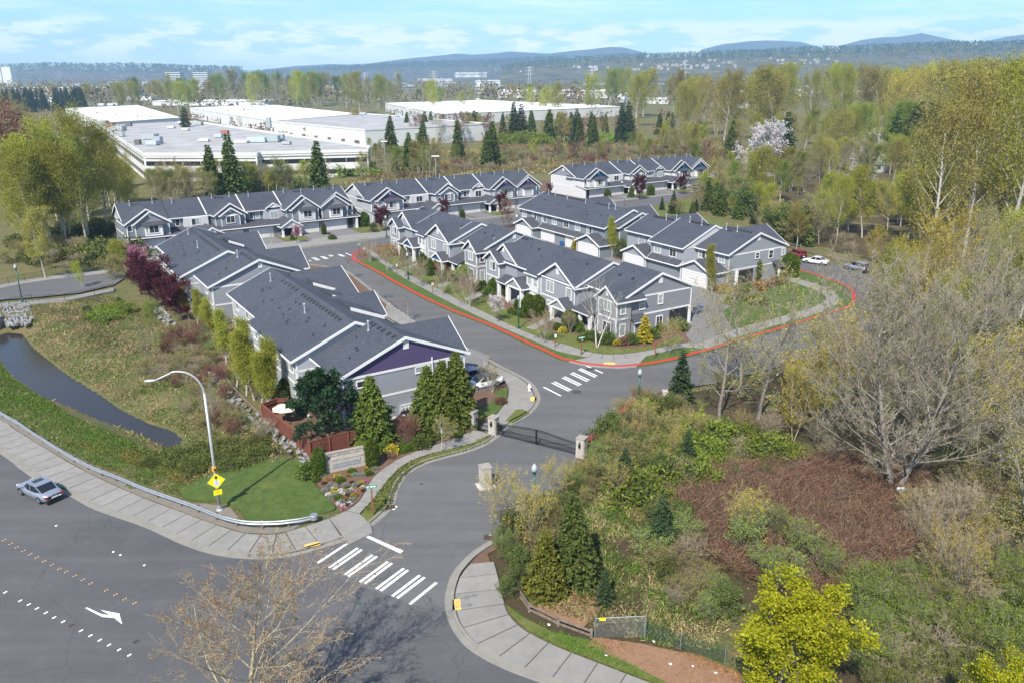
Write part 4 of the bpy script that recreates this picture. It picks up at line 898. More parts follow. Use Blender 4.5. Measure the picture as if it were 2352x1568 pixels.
for u, v in ((29.0, -2.4), (26.5, -2.3), (21.5, -2.7), (15.0, -2.8), (7.0, -3.0), (5.2, -2.8)): h1.pipe(u, v, 8.62 - (abs(v) - 1.7) * SL, 1.0)
for k in range(9): h1.box_vent(30.2 - k * .8, -2.1, 8.45, SL)
for k in range(8): h1.box_vent(21.3 - k * .7, -2.2, 8.4, SL); h1.box_vent(12.0 - k * .7, -2.2, 8.4, SL)
for u, v in ((27.5, -4.5), (26.8, -4.6), (21.8, -5.0), (18.0, -5.2), (17.3, -5.0), (11.5, -5.3), (10.0, -6.2), (6.4, -5.6), (4.6, -5.2)): h1.box_vent(u, v, 8.62 + (v + 1.7) * SL, SL, .8)
h2 = alley_row('pale grey garage fronted row at the right end beside the curved lawn', (42.2, 133.7), 123, (0, 7.7, -7.6, -.1, 8.6, 7.7),
    [(7.6, 15.9, -10.5, 5.0, 5.65, -2.8, 8.95), (15.8, 24.6, -8.6, 5.0, 6.0, -2.8, 8.55)], [(15.6, 22.6, -11.4, 2.75, 4.4, -8.0), (-.2, 7.5, -11.4, 2.75, 4.5, -7.0)],
    [(8.6, 13.4, -10.5)], [(19.8, 21.3, -8.0, 3.9), (13.4, 14.9, -9.95, 3.7), (9.5, 11.0, -9.95, 3.7), (5.3, 6.8, -7.1, 3.9), (1.0, 2.2, -7.1, 3.9)], [(.12, 10.5, 7.9, 8.5), (17, 27, 7.4, 8.2)], 'side_grey', [(7.6, 15.7, -11.1, -9.95)])
for a0, a1, z0, z1 in ((-.5,.35,4.1,5.0), (2.9,3.9,3.75,5.05), (6.3,7.0,3.9,5.0)): h2.window('u-', 0, a0, a1, z0, z1, 'hung')
h2.trim('u-', 7.6, (-9.95, -7.1, .1, 5.4), m='side_pale', name='step_wall'); h2.put(h2.ext('u', 7.60, 7.52, [(-9.9, 5.3), (-2.8, 8.4), (-.1, 8.3), (-7, 5.5)]), 'step_wall', 'side_white')
h2.shed('u', -1.6, .05, 4.2, 2.5, 7.2, 3.2, name='porch_roof') if 0 else h2.put(h2.ext('v', 3.9, 7.9, [(-1.7, 2.3), (0, 3.1), (0, 2.95), (-1.7, 2.15)]), 'porch_roof', 'roof_warm')
h2.post(-1.4, 4.3, 2.15, .3); h2.post(-1.4, 7.5, 2.15, .3); h2.box('porch_shade', 'shade', -.03, -.004, -4.6, -.8, .1, 2.4); h2.post(-.15, -5.0, 2.5, .4)
h2.dish(9.8, -10.8, 3.2)
for u, v in ((19.0, -3.6), (16.5, -3.4), (13.0, -3.5), (10.0, -3.6), (6.4, -1.2), (3.9, -1.2)): h2.pipe(u, v, (8.95 if u > 7.6 else 8.6) - (abs(v) - (2.8 if u > 7.6 else .1)) * SL - (.3 if u > 15.8 else 0), 1.0)
for k in range(8): h2.box_vent(22.5 - k * .7, -3.3, 8.75 - (.35 if 22.5 - k*.7 > 15.8 else 0), SL); h2.box_vent(13.0 - k * .6, -3.3, 8.75, SL); h2.box_vent(6.6 - k * .75, -.7, 8.35, SL)
# ---- back rows: garage fronts towards the upper street (v+), three blocks of one design
def street_row(label, o, ang, su, sv, gcol, walls, boxc):
    """walls: colours of the gables g1..g4 and recess walls; boxc: colours of the two projecting boxes"""
    h = House(label, o, ang, su, sv=sv); wg, wr = walls
    L = 49.4
    h.body('u', 0, L - .3, -5.6, 5.45, 0, 8.25, 5.6, 5.45, wr)
    h.gable('u', -.35, L, -6.2, 5.55, 0, 8.65, 6.1, 5.55)
    # end walls
    h.put(h.ext('u', -.04, -.005, [(-5.4, 5.5), (0, 8.1), (5.4, 5.5)]), 'gable_panel', 'side_pale' if gcol != 'blue' else 'side_mid'); h.vent_board('u-', -.04, 0, 6.9, 7.7)
    h.trim('u-', 0, (-5.6, 9.0, 5.2, 5.42), (-5.6, 9.0, 2.62, 2.84), (-5.6, -5.42, 0, 5.2), (8.85, 9.02, 0, 5.2)); h.window('u-', 0, 7.2, 8.2, 3.7, 5.0, 'fixed', 'pane')
    # ground floor with lean-to roof over the garages
    h.box('garage_wall', wr, 0, L - .3, 5.5, 9.55, -.1, 2.7)
    h.shed('u', -.35, L + .1, 10.45, 2.85, 5.6, 4.1 if 0 else 3.55, name='garage_roof')
    for a, b in ((1.8,6.6),(8.2,12.7),(18.4,22.4),(24.0,29.0),(35.3,39.5),(41.1,46.2)): h.garage('v+', 9.55, a, b, 2.15)
    for a, b in ((7.0, 7.8), (40.0, 40.7)): h.trim('v+', 9.55, (a, b, 0, 1.0), m='stone_base', name='stone_veneer')
    h.box('porch_shade', 'shade', 46.8, 48.0, 9.5, 9.57, .1, 2.35); h.post(48.7, 10.1, 2.6, .45); h.box('porch_shade', 'shade', .3, 1.3, 9.5, 9.57, .1, 2.3)
    # the two gabled porches
    for a in (13.0, 29.9):
        h.gable('v', 7.0, 12.6, a, 2.45, a + 2.5, 4.0, a + 5.0, 2.45, 'roof_warm', fascia=(0, 1, 1, 1), name='porch_roof')
        h.put(h.ext('v', 12.3, 12.35, [(a + .3, 2.3), (a + 2.5, 3.72), (a + 4.7, 2.3)]), 'porch_gable', 'side_white' if gcol != 'blue' else 'side_grey'); h.trim('v+', 12.3, (a + .3, a + 4.7, 2.1, 2.36), name='beam')
        for q in (a + .55, a + 4.45, a + 2.9): h.post(q, 12.05, 2.2, .42)
        h.box('porch_shade', 'shade', a + .9, a + 4.2, 9.56, 9.6, .1, 2.25); h.box('porch_floor', 'concrete', a + .3, a + 4.7, 9.6, 12.3, 0, .15)
    def dgable(a0, am, a1, zr, b0, bm, b1, zb, vo, vi, right_outer=False):
        h.body('v', 4, vo - .4, a0 + .45, 5.4, am, zr - .35, a1 - .45, 5.4, wg); h.gable('v', 1.5, vo, a0, 5.55, am, zr, a1, 5.55, fascia=(0, 1, 1, 1))
        h.put(h.ext('v', vo - .39, vo - .36, [(a0 + .7, 5.45), (am, zr - .4), (a1 - .7, 5.45)]), 'gable_panel', gcol)
        h.body('v', 5, vi - .4, b0 + .4, 5.35, bm, zb - .35, b1 - .4, 5.35, wg); h.gable('v', 2.5, vi, b0, 5.5, bm, zb, b1, 5.5, fascia=(0, 1, 1, 1))
        h.put(h.ext('v', vi - .39, vi - .36, [(b0 + .65, 5.4), (bm, zb - .4), (b1 - .65, 5.4)]), 'gable_panel', gcol); h.vent_board('v+', vi - .36, bm, zb - 1.35, zb - .6, .55)
        h.trim('v+', vi - .4, (b0 + .4, b0 + .56, 2.9, 5.3), (b1 - .56, b1 - .4, 2.9, 5.3)); h.trim('v+', vo - .4, (a0 + .45, a0 + .6, 2.9, 5.3), (a1 - .6, a1 - .45, 2.9, 5.3))
    def bay(a0, a1, v):
        h.box('bay', 'trim', a0, a1, v, v + .65, 3.0, 5.2); h.put(h.ext('u', a0 - .5, a1 + .5, [(v + 1.0, 5.25), (v, 5.85), (v, 5.6), (v + 1.0, 5.1)]), 'bay_roof', 'roof_warm')
        m_ = (a0 + a1) / 2; h.window('v+', v + .65, m_ - .85, m_ + .85, 3.65, 5.0, 'slide'); h.window('v+', v + .65, a0 + .15, a0 + .55, 3.65, 5.0, 'fixed', 'pane_blind')
    dgable(-.6, 3.9, 8.4, 8.45, .9, 4.4, 8.3, 8.0, 9.2, 9.9); bay(3.1, 6.4, 9.5); h.window('v+', 8.8, .15, .85, 4.1, 5.1, 'fixed')
    for a0, a1 in ((8.85, 9.4), (9.9, 10.7)): h.window('v+', 5.6, a0, a1, 3.8, 5.1, 'hung')
    h.box('box_bay', boxc[0], 11.4, 16.4, 5.5, 6.3, 2.9, 5.4); h.window('v+', 6.3, 13.0, 14.6, 3.75, 5.05, 'slide', 'pane'); h.window('v+', 5.6, 16.6, 17.2, 3.8, 5.0, 'hung')
    # middle gable, nested
    h.body('v', 4, 7.7, 17.5, 5.35, 20.8, 7.6, 23.9, 5.35, wg); h.gable('v', 1.5, 8.1, 17.1, 5.5, 20.8, 8.0, 24.4, 5.5, fascia=(0, 1, 1, 1))
    h.body('v', 6, 8.3, 18.6, 5.35, 20.7, 6.75, 22.6, 5.35, wg); h.gable('v', 5, 8.7, 18.2, 5.5, 20.7, 7.1, 23.0, 5.5, fascia=(0, 1, 1, 1)); h.vent_board('v+', 8.3, 20.7, 6.0, 6.6, .4)
    h.trim('v+', 8.3, (18.6, 18.75, 2.9, 5.3), (22.45, 22.6, 2.9, 5.3), (18.6, 22.6, 5.3, 5.55))
    if gcol != 'side_mid': h.trim('v+', 8.3, (19.2, 21.9, 3.5, 5.35), m=gcol, name='panelling', d=.025)
    h.window('v+', 8.33, 19.7, 21.4, 3.8, 5.2, 'slide'); h.trim('v+', 7.7, (17.5, 17.65, 2.9, 5.3), (23.75, 23.9, 2.9, 5.3))
    for a in (25.4, 26.8): h.window('v+', 5.6, a, a + .8, 3.75, 5.0, 'hung')
    h.box('box_bay', boxc[1], 28.4, 33.2, 5.5, 6.3, 2.9, 5.4); h.window('v+', 6.3, 29.9, 31.6, 3.5, 4.95, 'slide'); h.window('v+', 5.6, 33.35, 33.9, 3.8, 5.0, 'hung')
    h.gable('v', 2.5, 6.6, 28.7, 5.85, 30.6, 7.05, 32.5, 5.85, fascia=(0, 1, 0, 0), name='dormer_roof'); h.put(h.ext('v', 6.35, 6.5, [(29.1, 5.9), (30.6, 6.85), (32.1, 5.9)]), 'dormer_gable', 'trim')
    dgable(32.2, 36.3, 40.5, 8.6, 33.3, 36.9, 40.3, 8.1, 9.2, 9.9); h.box('box_bay', 'side_white', 35.2, 38.9, 9.4, 10.1, 2.95, 5.3); h.put(h.ext('u', 35.0, 39.1, [(10.5, 5.4), (9.5, 5.9), (9.5, 5.7), (10.5, 5.25)]), 'bay_roof', 'roof_warm'); h.window('v+', 10.1, 36.2, 38.0, 3.75, 5.05, 'slide', 'pane')
    dgable(40.3, 44.5, 48.9, 8.6, 40.2, 43.9, 47.3, 8.05, 9.2, 9.9); bay(42.4, 45.4, 9.5); h.window('v+', 8.8, 47.5, 48.2, 4.2, 5.2, 'fixed')
    # step lines of the roof and its furniture
    for u in (8.7, 16.3, 24.4, 32.9): h.divider('u', u, 5.9, 5.68, .1, 8.62, .11 if u > 9 else .05, 'trim' if u > 9 else 'vent')
    for u, v in ((2.3, 1.0), (6.8, .8), (10.6, 1.2), (19.0, .9), (22.8, .8), (26.9, 1.2), (35.1, .9), (39.0, 1.5), (42.4, .7), (47.2, .9)): h.pipe(u, v, 8.65 - v * .5, .9)
    for u in (2.9, 3.6, 4.2, 19.8, 20.5, 21.2, 37.6, 38.2, 38.8, 45.5, 46.2): h.box_vent(u, .9, 8.2, -.5)
    for u in (11.5, 28.2, 13.4): h.stub(u, 3.6, 6.9)
    for a in (3, 9, 15, 21, 27, 33, 39, 45): h.window('v-', -5.6, a, a + 1.6, 3.6, 4.9); h.window('v-', -5.6, a + .5, a + 2.4, .4, 2.1)
    return h
hA = street_row('long slate grey row with white garage doors, left of the three back rows', (-82.1, 164.9), 34.5, 1.0, 1.0, 'side_mid', ('side_dark', 'side_dark'), ('side_white', 'side_pale'))
hB = street_row('long pale row with purple gables, middle of the three back rows', (-38.8, 196.8), 36, 1.05, 1.02, 'purple', ('side_pale', 'side_pale'), ('side_white', 'side_white'))
hB.dish(8.0, 8.8, 3.2)
hC = street_row('long white row with bright blue gables, right of the three back rows', (15.3, 238.7), 36, 1.1, 1.05, 'blue', ('side_white', 'side_white'), ('side_white', 'side_grey'))
hC.dish(13.3, 9.2, 3.2)
# ------------------------------------------------------------------ street furniture
def text(name, s, size, m, parent, M4, ext=.004):
    c = bpy.data.curves.new(name, 'FONT'); c.body = s; c.size = size; c.align_x = 'CENTER'; c.align_y = 'CENTER'; c.extrude = ext; c.materials.append(m); c.resolution_u = 2
    q = bpy.data.objects.new(name, c); me = bpy.data.meshes.new_from_object(q); bpy.data.objects.remove(q); o = obj(name, me, parent); o.matrix_local = M4; return o
def facing(yaw, loc):
    """plane standing upright whose front looks along yaw"""
    return Matrix.Translation(loc) @ Matrix.Rotation(yaw + R(90), 4, 'Z') @ Matrix.Rotation(R(90), 4, 'X')
# tall road lamp with its school-zone style speed sign
b0 = at(505, 1170); hd = at(347, 874, 11.7); arm = Vector((hd.x - b0.x, hd.y - b0.y, 0)); al = arm.length; ad = arm.normalized()
t = thing('road_lamp', 'tall grey road lamp with a long curved arm, yellow signs on its pole', 'street lamp', b0)
MB().lathe([(.30, 0), (.30, .06), (.17, .12), (.16, .5)], n=14).build('base', M['pole'], t)
MB().tube([(0, 0, .1), (0, 0, 5), (0, 0, 10.4)], [.15, .12, .095], 14).build('pole', M['pole'], t, True)
cv = [Vector((0, 0, 10.3)), Vector((0, 0, 11.0)) + ad * .12, Vector((0, 0, 11.75)) + ad * .55, Vector((0, 0, 12.2)) + ad * 1.2, Vector((0, 0, 12.32)) + ad * 2.0, Vector((0, 0, 12.15)) + ad * al * .65, Vector((0, 0, 11.75)) + ad * (al - .35)]
MB().tube(smooth(cv, 5), [.095 - .04 * i / 30 for i in range(31)], 12).build('arm', M['pole'], t, True)
n_ = Vector((-ad.y, ad.x, 0))
hb = MB(); c_ = Vector((0, 0, 11.72)) + ad * al
prof = [(-.45, .07, .07), (-.25, .13, .09), (.1, .19, .11), (.4, .15, .08), (.52, .04, .03)]
vs = []; fs = []
for d_, w_, h_ in prof:
    for k in range(8):
        a_ = 2 * math.pi * k / 8; vs.append(c_ + ad * d_ + n_ * (w_ * math.cos(a_)) + Vector((0, 0, h_ * math.sin(a_))))
for i in range(4):
    for k in range(8): fs.append((i*8+k, i*8+(k+1) % 8, (i+1)*8+(k+1) % 8, (i+1)*8+k))
fs += [tuple(range(8))[::-1], tuple(range(32, 40))]
hb.add(vs, fs).build('lamp_head', M['pole'], t, True)
# signs face the traffic (towards the camera side)
yaw = math.atan2(-b0.y, -b0.x) + R(8); fv = Vector((math.cos(yaw), math.sin(yaw), 0)); rv = Vector((-fv.y, fv.x, 0))
def plate(name, c, w, h, m, parent, rot=0.0, thick=.02, fdir=None, rdir=None):
    fdir = fdir or fv; rdir = rdir or rv; cs, sn = math.cos(rot), math.sin(rot); Z = Vector((0, 0, 1)); vs = []
    for dd in (0, thick):
        for a, q in ((-w/2, -h/2), (w/2, -h/2), (w/2, h/2), (-w/2, h/2)):
            vs.append(Vector(c) + fdir * dd + rdir * (a*cs - q*sn) + Z * (a*sn + q*cs))
    return MB().add(vs, [(3,2,1,0),(4,5,6,7),(0,1,5,4),(1,2,6,5),(2,3,7,6),(3,0,4,7)]).build(name, m, parent)
sp = thing('speed_sign', 'yellow diamond sign with a black arrow and a white 20 plate on the tall lamp', 'traffic sign', b0)
plate('diamond_plate', fv * .17 + Vector((0, 0, 2.75)), .98, .98, M['sign_yellow'], sp, R(45)); plate('backing', fv * .15 + Vector((0, 0, 2.75)), 1.02, 1.02, M['steel'], sp, R(45), .015)
plate('speed_plate', fv * .195 + Vector((0, 0, 2.60)), .40, .52, M['sign_white'], sp, 0, .008)
f0 = lambda y, z: fv * .205 + rv * y + Vector((0, 0, z)); 
MB().prism([(-.06,2.93),(.06,2.93),(.06,3.06),(.15,3.06),(0,3.26),(-.15,3.06),(-.06,3.06)], lambda y, z: f0(y, z) - fv * .012, lambda y, z: f0(y, z)).build('arrow', M['sign_black'], sp)
text('numeral', '20', .30, M['sign_black'], sp, facing(yaw, fv * .207 + Vector((0, 0, 2.52)))); text('lettering', 'SPEED\nLIMIT', .085, M['sign_black'], sp, facing(yaw, fv * .207 + Vector((0, 0, 2.76))))
yp = thing('advisory_plate', 'small yellow plate with faint black lines under the diamond sign', 'traffic sign', b0)
plate('plate', fv * .17 + Vector((0, 0, 1.72)), .66, .46, M['sign_yellow'], yp)
for z_ in (1.84, 1.74, 1.63): plate('print', fv * .191 + Vector((0, 0, z_)), .46, .035, mat('faded_print', (.45, .38, .02), .6), yp, 0, .003)
bc = thing('warning_beacon', 'amber flashing beacon clamped to the tall lamp above the diamond sign', 'beacon', b0)
MB().box(-.17, .17, -.15, .15, 3.62, 3.98).build('housing', mat('amber_paint', (.62, .32, .01), .5), bc)
MB().bar((0, 0, 3.8), fv * .3 + Vector((0, 0, 3.8)), .16).build('visor', M['sign_black'], bc); MB().bar(rv * .0 + Vector((0, 0, 4.0)), rv * -.25 + Vector((0, 0, 4.05)), .05).build('bracket', M['steel'], bc)
# green post lamps with globes
def post_lamp(loc, label, h=4.9):
    t = thing('post_lamp', label, 'street lamp', loc, 0, 'green post lamps of the estate')
    MB().lathe([(.22, 0), (.22, .12), (.17, .2), (.16, .62), (.11, .75), (.12, .82), (.085, .9)], n=12).build('base', M['green_metal'], t)
    MB().lathe([(.085, .88), (.075, h - 1.05)], n=10).build('pole', M['green_metal'], t, True)
    MB().lathe([(.09, h - 1.08), (.13, h - 1.02), (.09, h - .96), (.12, h - .86), (.17, h - .78), (.17, h - .72)], n=12).build('collar', M['green_metal'], t)
    MB().lathe([(.14, h - .72), (.22, h - .6), (.24, h - .42), (.20, h - .25), (.12, h - .14)], n=14).build('globe', M['globe'], t, True)
    MB().lathe([(.13, h - .14), (.10, h - .08), (.03, h - .03), (.02, h + .05)], n=10).build('finial', M['globe'], t); return t
for p, lb, hh in (((1226,1206), 'green post lamp in the bushes beside the entry road, nearest the crossing', 5.5), ((1465,945), 'green post lamp at the junction with its foot hidden in bushes', 4.9), ((1191,757), 'green post lamp on the grass strip before the corner row', 5.0), ((938,645), 'green post lamp on the grass strip further up the street', 5.0), ((52,696), 'green post lamp by the lane behind the creek', 6.2), ((888,546), 'green post lamp on the upper street by the purple gabled row', 4.9)): post_lamp(at(*p), lb, hh)
# fire hydrant
t = thing('fire_hydrant', 'white fire hydrant on the walk by the street bend', 'fire hydrant', at(1216, 896, .14))
MB().lathe([(.17, 0), (.17, .06), (.12, .09), (.12, .52), (.15, .54), (.15, .6)], n=12).build('barrel', M['white_pl'], t); MB().lathe([(.14, .6), (.13, .68), (.08, .77), (.03, .80), (.03, .86)], n=12).build('bonnet', M['white_pl'], t)
for a_ in (0, 90, 180): MB().tube([(0, 0, .42), (.2 * math.cos(R(a_)), .2 * math.sin(R(a_)), .42)], .065, 8).build('nozzle', M['white_pl'], t)
# stone gate pillars, built of ledge stones
stone_me = []
for k in range(5):
    b = MB(); rs = random.Random(k); L_ = .5; w = .5
    b.box(-.5, .5, -.5, .5, -.5, .5); b.v = [(x * (1 - rs.random() * .06), y * (1 + rs.random() * .25), z * (1 - rs.random() * .1)) for x, y, z in b.v]; stone_me.append(b.mesh('stone', M['ledge']))
def stone_face(root, a, d, L, z0, z1, rr, th=.06, hole=None):
    """courses of uneven stones on an upright face starting at a, running along d for L"""
    n = Vector((d.y, -d.x, 0)); z = z0
    while z < z1 - .05:
        h = min(rr.uniform(.10, .17), z1 - z); x = 0
        while x < L - .02:
            w = min(rr.uniform(.2, .48), L - x)
            if L - x - w < .12: w = L - x
            cx_, cz_ = x + w/2, z + h/2
            if not (hole and hole[0] < cx_ < hole[1] and hole[2] < cz_ < hole[3]):
                o = obj('stone', rr.choice(stone_me), root); q = a + d * cx_ + n * .02
                o.location = (q.x, q.y, cz_); o.rotation_euler = (0, 0, math.atan2(d.y, d.x)); o.scale = (w - .012, th + rr.uniform(-.015, .035), h - .012)
            x += w
        z += h
def pillar(loc, rz, w, h, label, wide_base=False):
    t = thing('gate_pillar', label, 'pillar', loc, rz, 'stone pillars at the gate'); rr = random.Random(label)
    MB().box(-w/2, w/2, -w/2, w/2, -.1, h - .1).build('core', M['cap'], t); MB().box(-w/2 - .09, w/2 + .09, -w/2 - .09, w/2 + .09, h - .1, h).build('cap', M['cap'], t)
    for a, d in (((-w/2, -w/2), (1, 0)), ((w/2, -w/2), (0, 1)), ((w/2, w/2), (-1, 0)), ((-w/2, w/2), (0, -1))): stone_face(t, Vector((*a, 0)), Vector((*d, 0)), w, 0, h - .12, rr)
    if wide_base: MB().box(-w/2 - .28, w/2 + .28, -w/2 - .28, w/2 + .28, -.05, .10).build('footing', M['ledge'], t)
    return t
k6_ = lambda x, y: V((1080, 760), 4.9, [(x, y)])[0]
g1, g2, g3 = at(*k6_(132, 1195)), at(*k6_(378, 1258)), at(*k6_(1385, 1512)); gd = (g3 - g2).normalized(); gang = math.atan2(gd.y, gd.x)
P1 = pillar(g1, gang, .78, 2.0, 'stone gate pillar at the garden end of the small gate'); P2 = pillar(g2, gang, .72, 1.95, 'stone gate pillar with a lantern between the small gate and the big gate'); P3 = pillar(g3, gang, .74, 2.0, 'stone gate pillar with a lantern at the bushy side of the big gate')
for P_, lb in ((P2, 'black wall lantern on the pillar between the two gates'), (P3, 'black wall lantern on the pillar at the bushy side')):
    t = thing('wall_lantern', lb, 'lantern', P_.location, gang, 'lanterns on the gate pillars')
    MB().lathe([(.02, 1.05), (.07, 1.1), (.10, 1.15), (.11, 1.45), (.05, 1.55), (.015, 1.62)], (0, -.55, 0), 8).build('glass', M['black_metal'], t); MB().box(-.06, .06, -.47, -.42, 1.1, 1.6).build('back_plate', M['black_metal'], t); MB().bar((0, -.44, 1.56), (0, -.55, 1.60), .03).build('bracket', M['black_metal'], t)
tag(dup(P1, at(1115, 1116), R(20), 'lone stone pillar with a wide footing standing in the entry road'), 'lone stone pillar with a wide footing standing in the entry road', 'pillar', 'stone pillars at the gate'); 
lone = [o for o in COL.objects if o.get('label', '').startswith('lone stone')][0]; lone.scale = (1.05, 1.05, 1.0); MB().box(-.72, .72, -.62, .62, -.05, .12).build('footing', M['ledge'], lone)
# wrought gates: rails, pickets, brace
pk = MB().box(-.011, .011, -.011, .011, 0, 1).mesh('picket', M['black_metal'])
def gate(name, label, a, b, h0, h1, flip=False, brace=True, group=None):
    """one leaf from a to b; its top runs in a curve from h0 to h1"""
    d = (b - a); L = d.length; t = thing(name, label, 'gate', a, math.atan2(d.y, d.x), group)
    top = lambda x: h0 + (h1 - h0) * (.5 - .5 * math.cos(math.pi * x / L))
    fr = MB()
    for x in (0, L): fr.box(x - .04, x + .04, -.03, .03, .08, top(x) + .02)
    fr.build('frame', M['black_metal'], t)
    for nm, off in (('top_rail', 0), ('upper_rail', -.14)):
        rb = MB(); N = 14
        for i in range(N): rb.bar((L*i/N, 0, top(L*i/N) + off), (L*(i+1)/N, 0, top(L*(i+1)/N) + off), .04, .04)
        rb.build(nm, M['black_metal'], t)
    for z in (.14, .26): MB().box(0, L, -.02, .02, z - .02, z + .02).build('bottom_rail', M['black_metal'], t)
    n = int(L / .115)
    for i in range(1, n):
        x = L * i / n; o = obj('picket', pk, t); o.location = (x, 0, .14); o.scale = (1, 1, top(x) - .14)
    if brace: MB().bar((.05, -.03, top(0) - .25), (L - .05, -.03, .3), .03).build('brace', M['black_metal'], t)
    return t
e1 = g2 + gd * .42; e3 = g3 - gd * .42; em = (e1 + e3) / 2
G1 = gate('driveway_gate', 'left leaf of the black driveway gate, hung on the lantern pillar', e1, em - gd * .05, 1.35, 1.62, group='black gate leaves'); MB().box(.15, .5, -.12, .06, .55, 1.2).build('lock_box', M['black_metal'], G1)
G2 = gate('driveway_gate', 'right leaf of the black driveway gate, bushes at its foot', e3, em + gd * .05, 1.30, 1.62, group='black gate leaves')
d12 = (g2 - g1).normalized(); G3 = gate('walk_gate', 'small black gate across the walk between two stone pillars', g1 + d12 * .42, g2 - d12 * .42, 1.3, 1.3, brace=False, group='black gate leaves'); MB().box(.25, .42, -.08, .08, .1, 1.35).build('latch_post', M['black_metal'], G3)
t = thing('keypad_box', 'dark box on the outer side of the gate pillar by the red kerb', 'gate box', at(1362, 1044)); MB().box(-.16, .16, -.16, .16, .7, 1.15).build('box', M['black_metal'], t); MB().box(-.05, .05, -.05, .05, 0, .7).build('stand', M['black_metal'], t)
# monument sign of stacked stone
s0, s1 = at(*k1_((305, 512))[0]), at(*k1_((750, 418))[0]); sd = (s1 - s0).normalized(); sn = Vector((sd.y, -sd.x, 0)); SLn = (s1 - s0).length
t = thing('monument_sign', 'low stone monument sign with a grey name plate and a dark water trough behind', 'sign wall', s0, math.atan2(sd.y, sd.x))
MB().box(0, SLn, .03, .55, -.1, 1.22).build('core', M['cap'], t); stone_face(t, Vector((0, .03, 0)), Vector((1, 0, 0)), SLn, .05, 1.22, random.Random(5), .09, (SLn*.16, SLn*.82, .42, .92)); stone_face(t, Vector((SLn, .03, 0)), Vector((0, 1, 0)), .52, .05, 1.22, random.Random(6)); stone_face(t, Vector((0, .55, 0)), Vector((0, -1, 0)), .52, .05, 1.22, random.Random(8))
MB().box(-.08, SLn + .08, -.06, .62, 1.22, 1.32).build('cap', M['cap'], t); MB().box(SLn*.16, SLn*.82, -.045, .03, .40, .94).build('surround', M['ledge'], t)
pl_ = MB().box(SLn*.17, SLn*.81, -.062, -.045, .46, .90).build('name_plate', mat('plate_grey', (.21, .22, .235), .5, var=.15), t)
rr = random.Random(12); x = SLn * .19; lt = MB()
while x < SLn * .78:      # raised letters too small and worn to read
    w = rr.uniform(.05, .10); hgt = .24 if rr.random() < .25 else .17
    lt.box(x, x + .018, -.072, -.062, .58, .58 + hgt); lt.box(x, x + w, -.072, -.062, .58 + hgt * rr.choice((0, .5, .9)), .58 + hgt * .5 + .015 if 0 else .60 + hgt * .45)
    x += w + .045
kind(lt.build('lettering', mat('plate_letters', (.42, .44, .46), .5), pl_), 'stuff')
MB().box(.05, SLn * .94, .75, 1.35, .1, 1.0).build('trough', M['black_metal'], t); MB().box(-.05, SLn, 1.35, 1.68, 0, 1.22).build('rear_wall', M['ledge'], t); MB().box(-.1, SLn + .05, 1.32, 1.75, 1.22, 1.32).build('cap', M['cap'], t)
# stained cedar fence
def plank_fence(name, label, pts, h, step=.15, m='wood_red', mp='wood_post', post_step=2.4):
    a = pts[0]; t = thing(name, label, 'fence', (a.x, a.y, 0)); pm = MB().box(-.065, .065, -.012, .012, 0, 1).mesh('plank', M[m]); o0 = Vector((a.x, a.y, 0))
    for i in range(len(pts) - 1):
        p, q = pts[i] - o0, pts[i+1] - o0; p.z = q.z = 0; d = q - p; L = d.length; d.normalize(); az = math.atan2(d.y, d.x); n = int(L / step)
        for k in range(n):
            o = obj('plank', pm, t); c = p + d * (step * (k + .5)); o.location = (c.x, c.y, .05); o.rotation_euler = (0, 0, az); o.scale = (1.1, 1, h - .05 + rng.uniform(-.012, .012))
        npost = max(1, round(L / post_step))
        for k in range(npost + 1):
            c = p + d * (L * k / npost); MB().obox((c.x + d.y * .07, c.y - d.x * .07), d, (-d.y, d.x), .055, .055, 0, h + .06).build('post', M[mp], t)
        for z in (.35, h - .3): MB().bar(p + Vector((-d.y, d.x, 0)) * .05 + Vector((0, 0, z)), q + Vector((-d.y, d.x, 0)) * .05 + Vector((0, 0, z)), .05, .09).build('rail', M[m], t)
        MB().bar(p + Vector((0, 0, h)), q + Vector((0, 0, h)), .12, .035).build('cap_rail', M[mp], t)
    return t
k7_ = lambda *pts: [at(*q) for q in V((600, 880), 2.94, pts)]
plank_fence('garden_fence', 'red brown cedar fence round the garden by the purple gable', k7_((228, 262), (150, 262), (52, 300), (378, 572), (640, 500), (912, 436)), 1.75)
# timber retaining wall along the planting bed
tw = k7_((850, 478), (1000, 445), (1200, 402), (1380, 362), (1466, 340)); t = thing('timber_wall', 'weathered timber retaining wall with posts along the planting bed', 'retaining wall', (tw[0].x, tw[0].y, 0))
for i in range(len(tw) - 1):
    p, q = tw[i] - tw[0], tw[i+1] - tw[0]
    for j, z in enumerate((.12, .32, .52)): MB().bar(p + Vector((0, 0, z)), q + Vector((0, 0, z)), .17, .18).build('timber', M['timber'], t)
    for k in range(2): c = p.lerp(q, k / 2); MB().box(c.x - .08, c.x + .08, c.y - .2, c.y - .06, 0, .78).build('post', M['timber'], t)
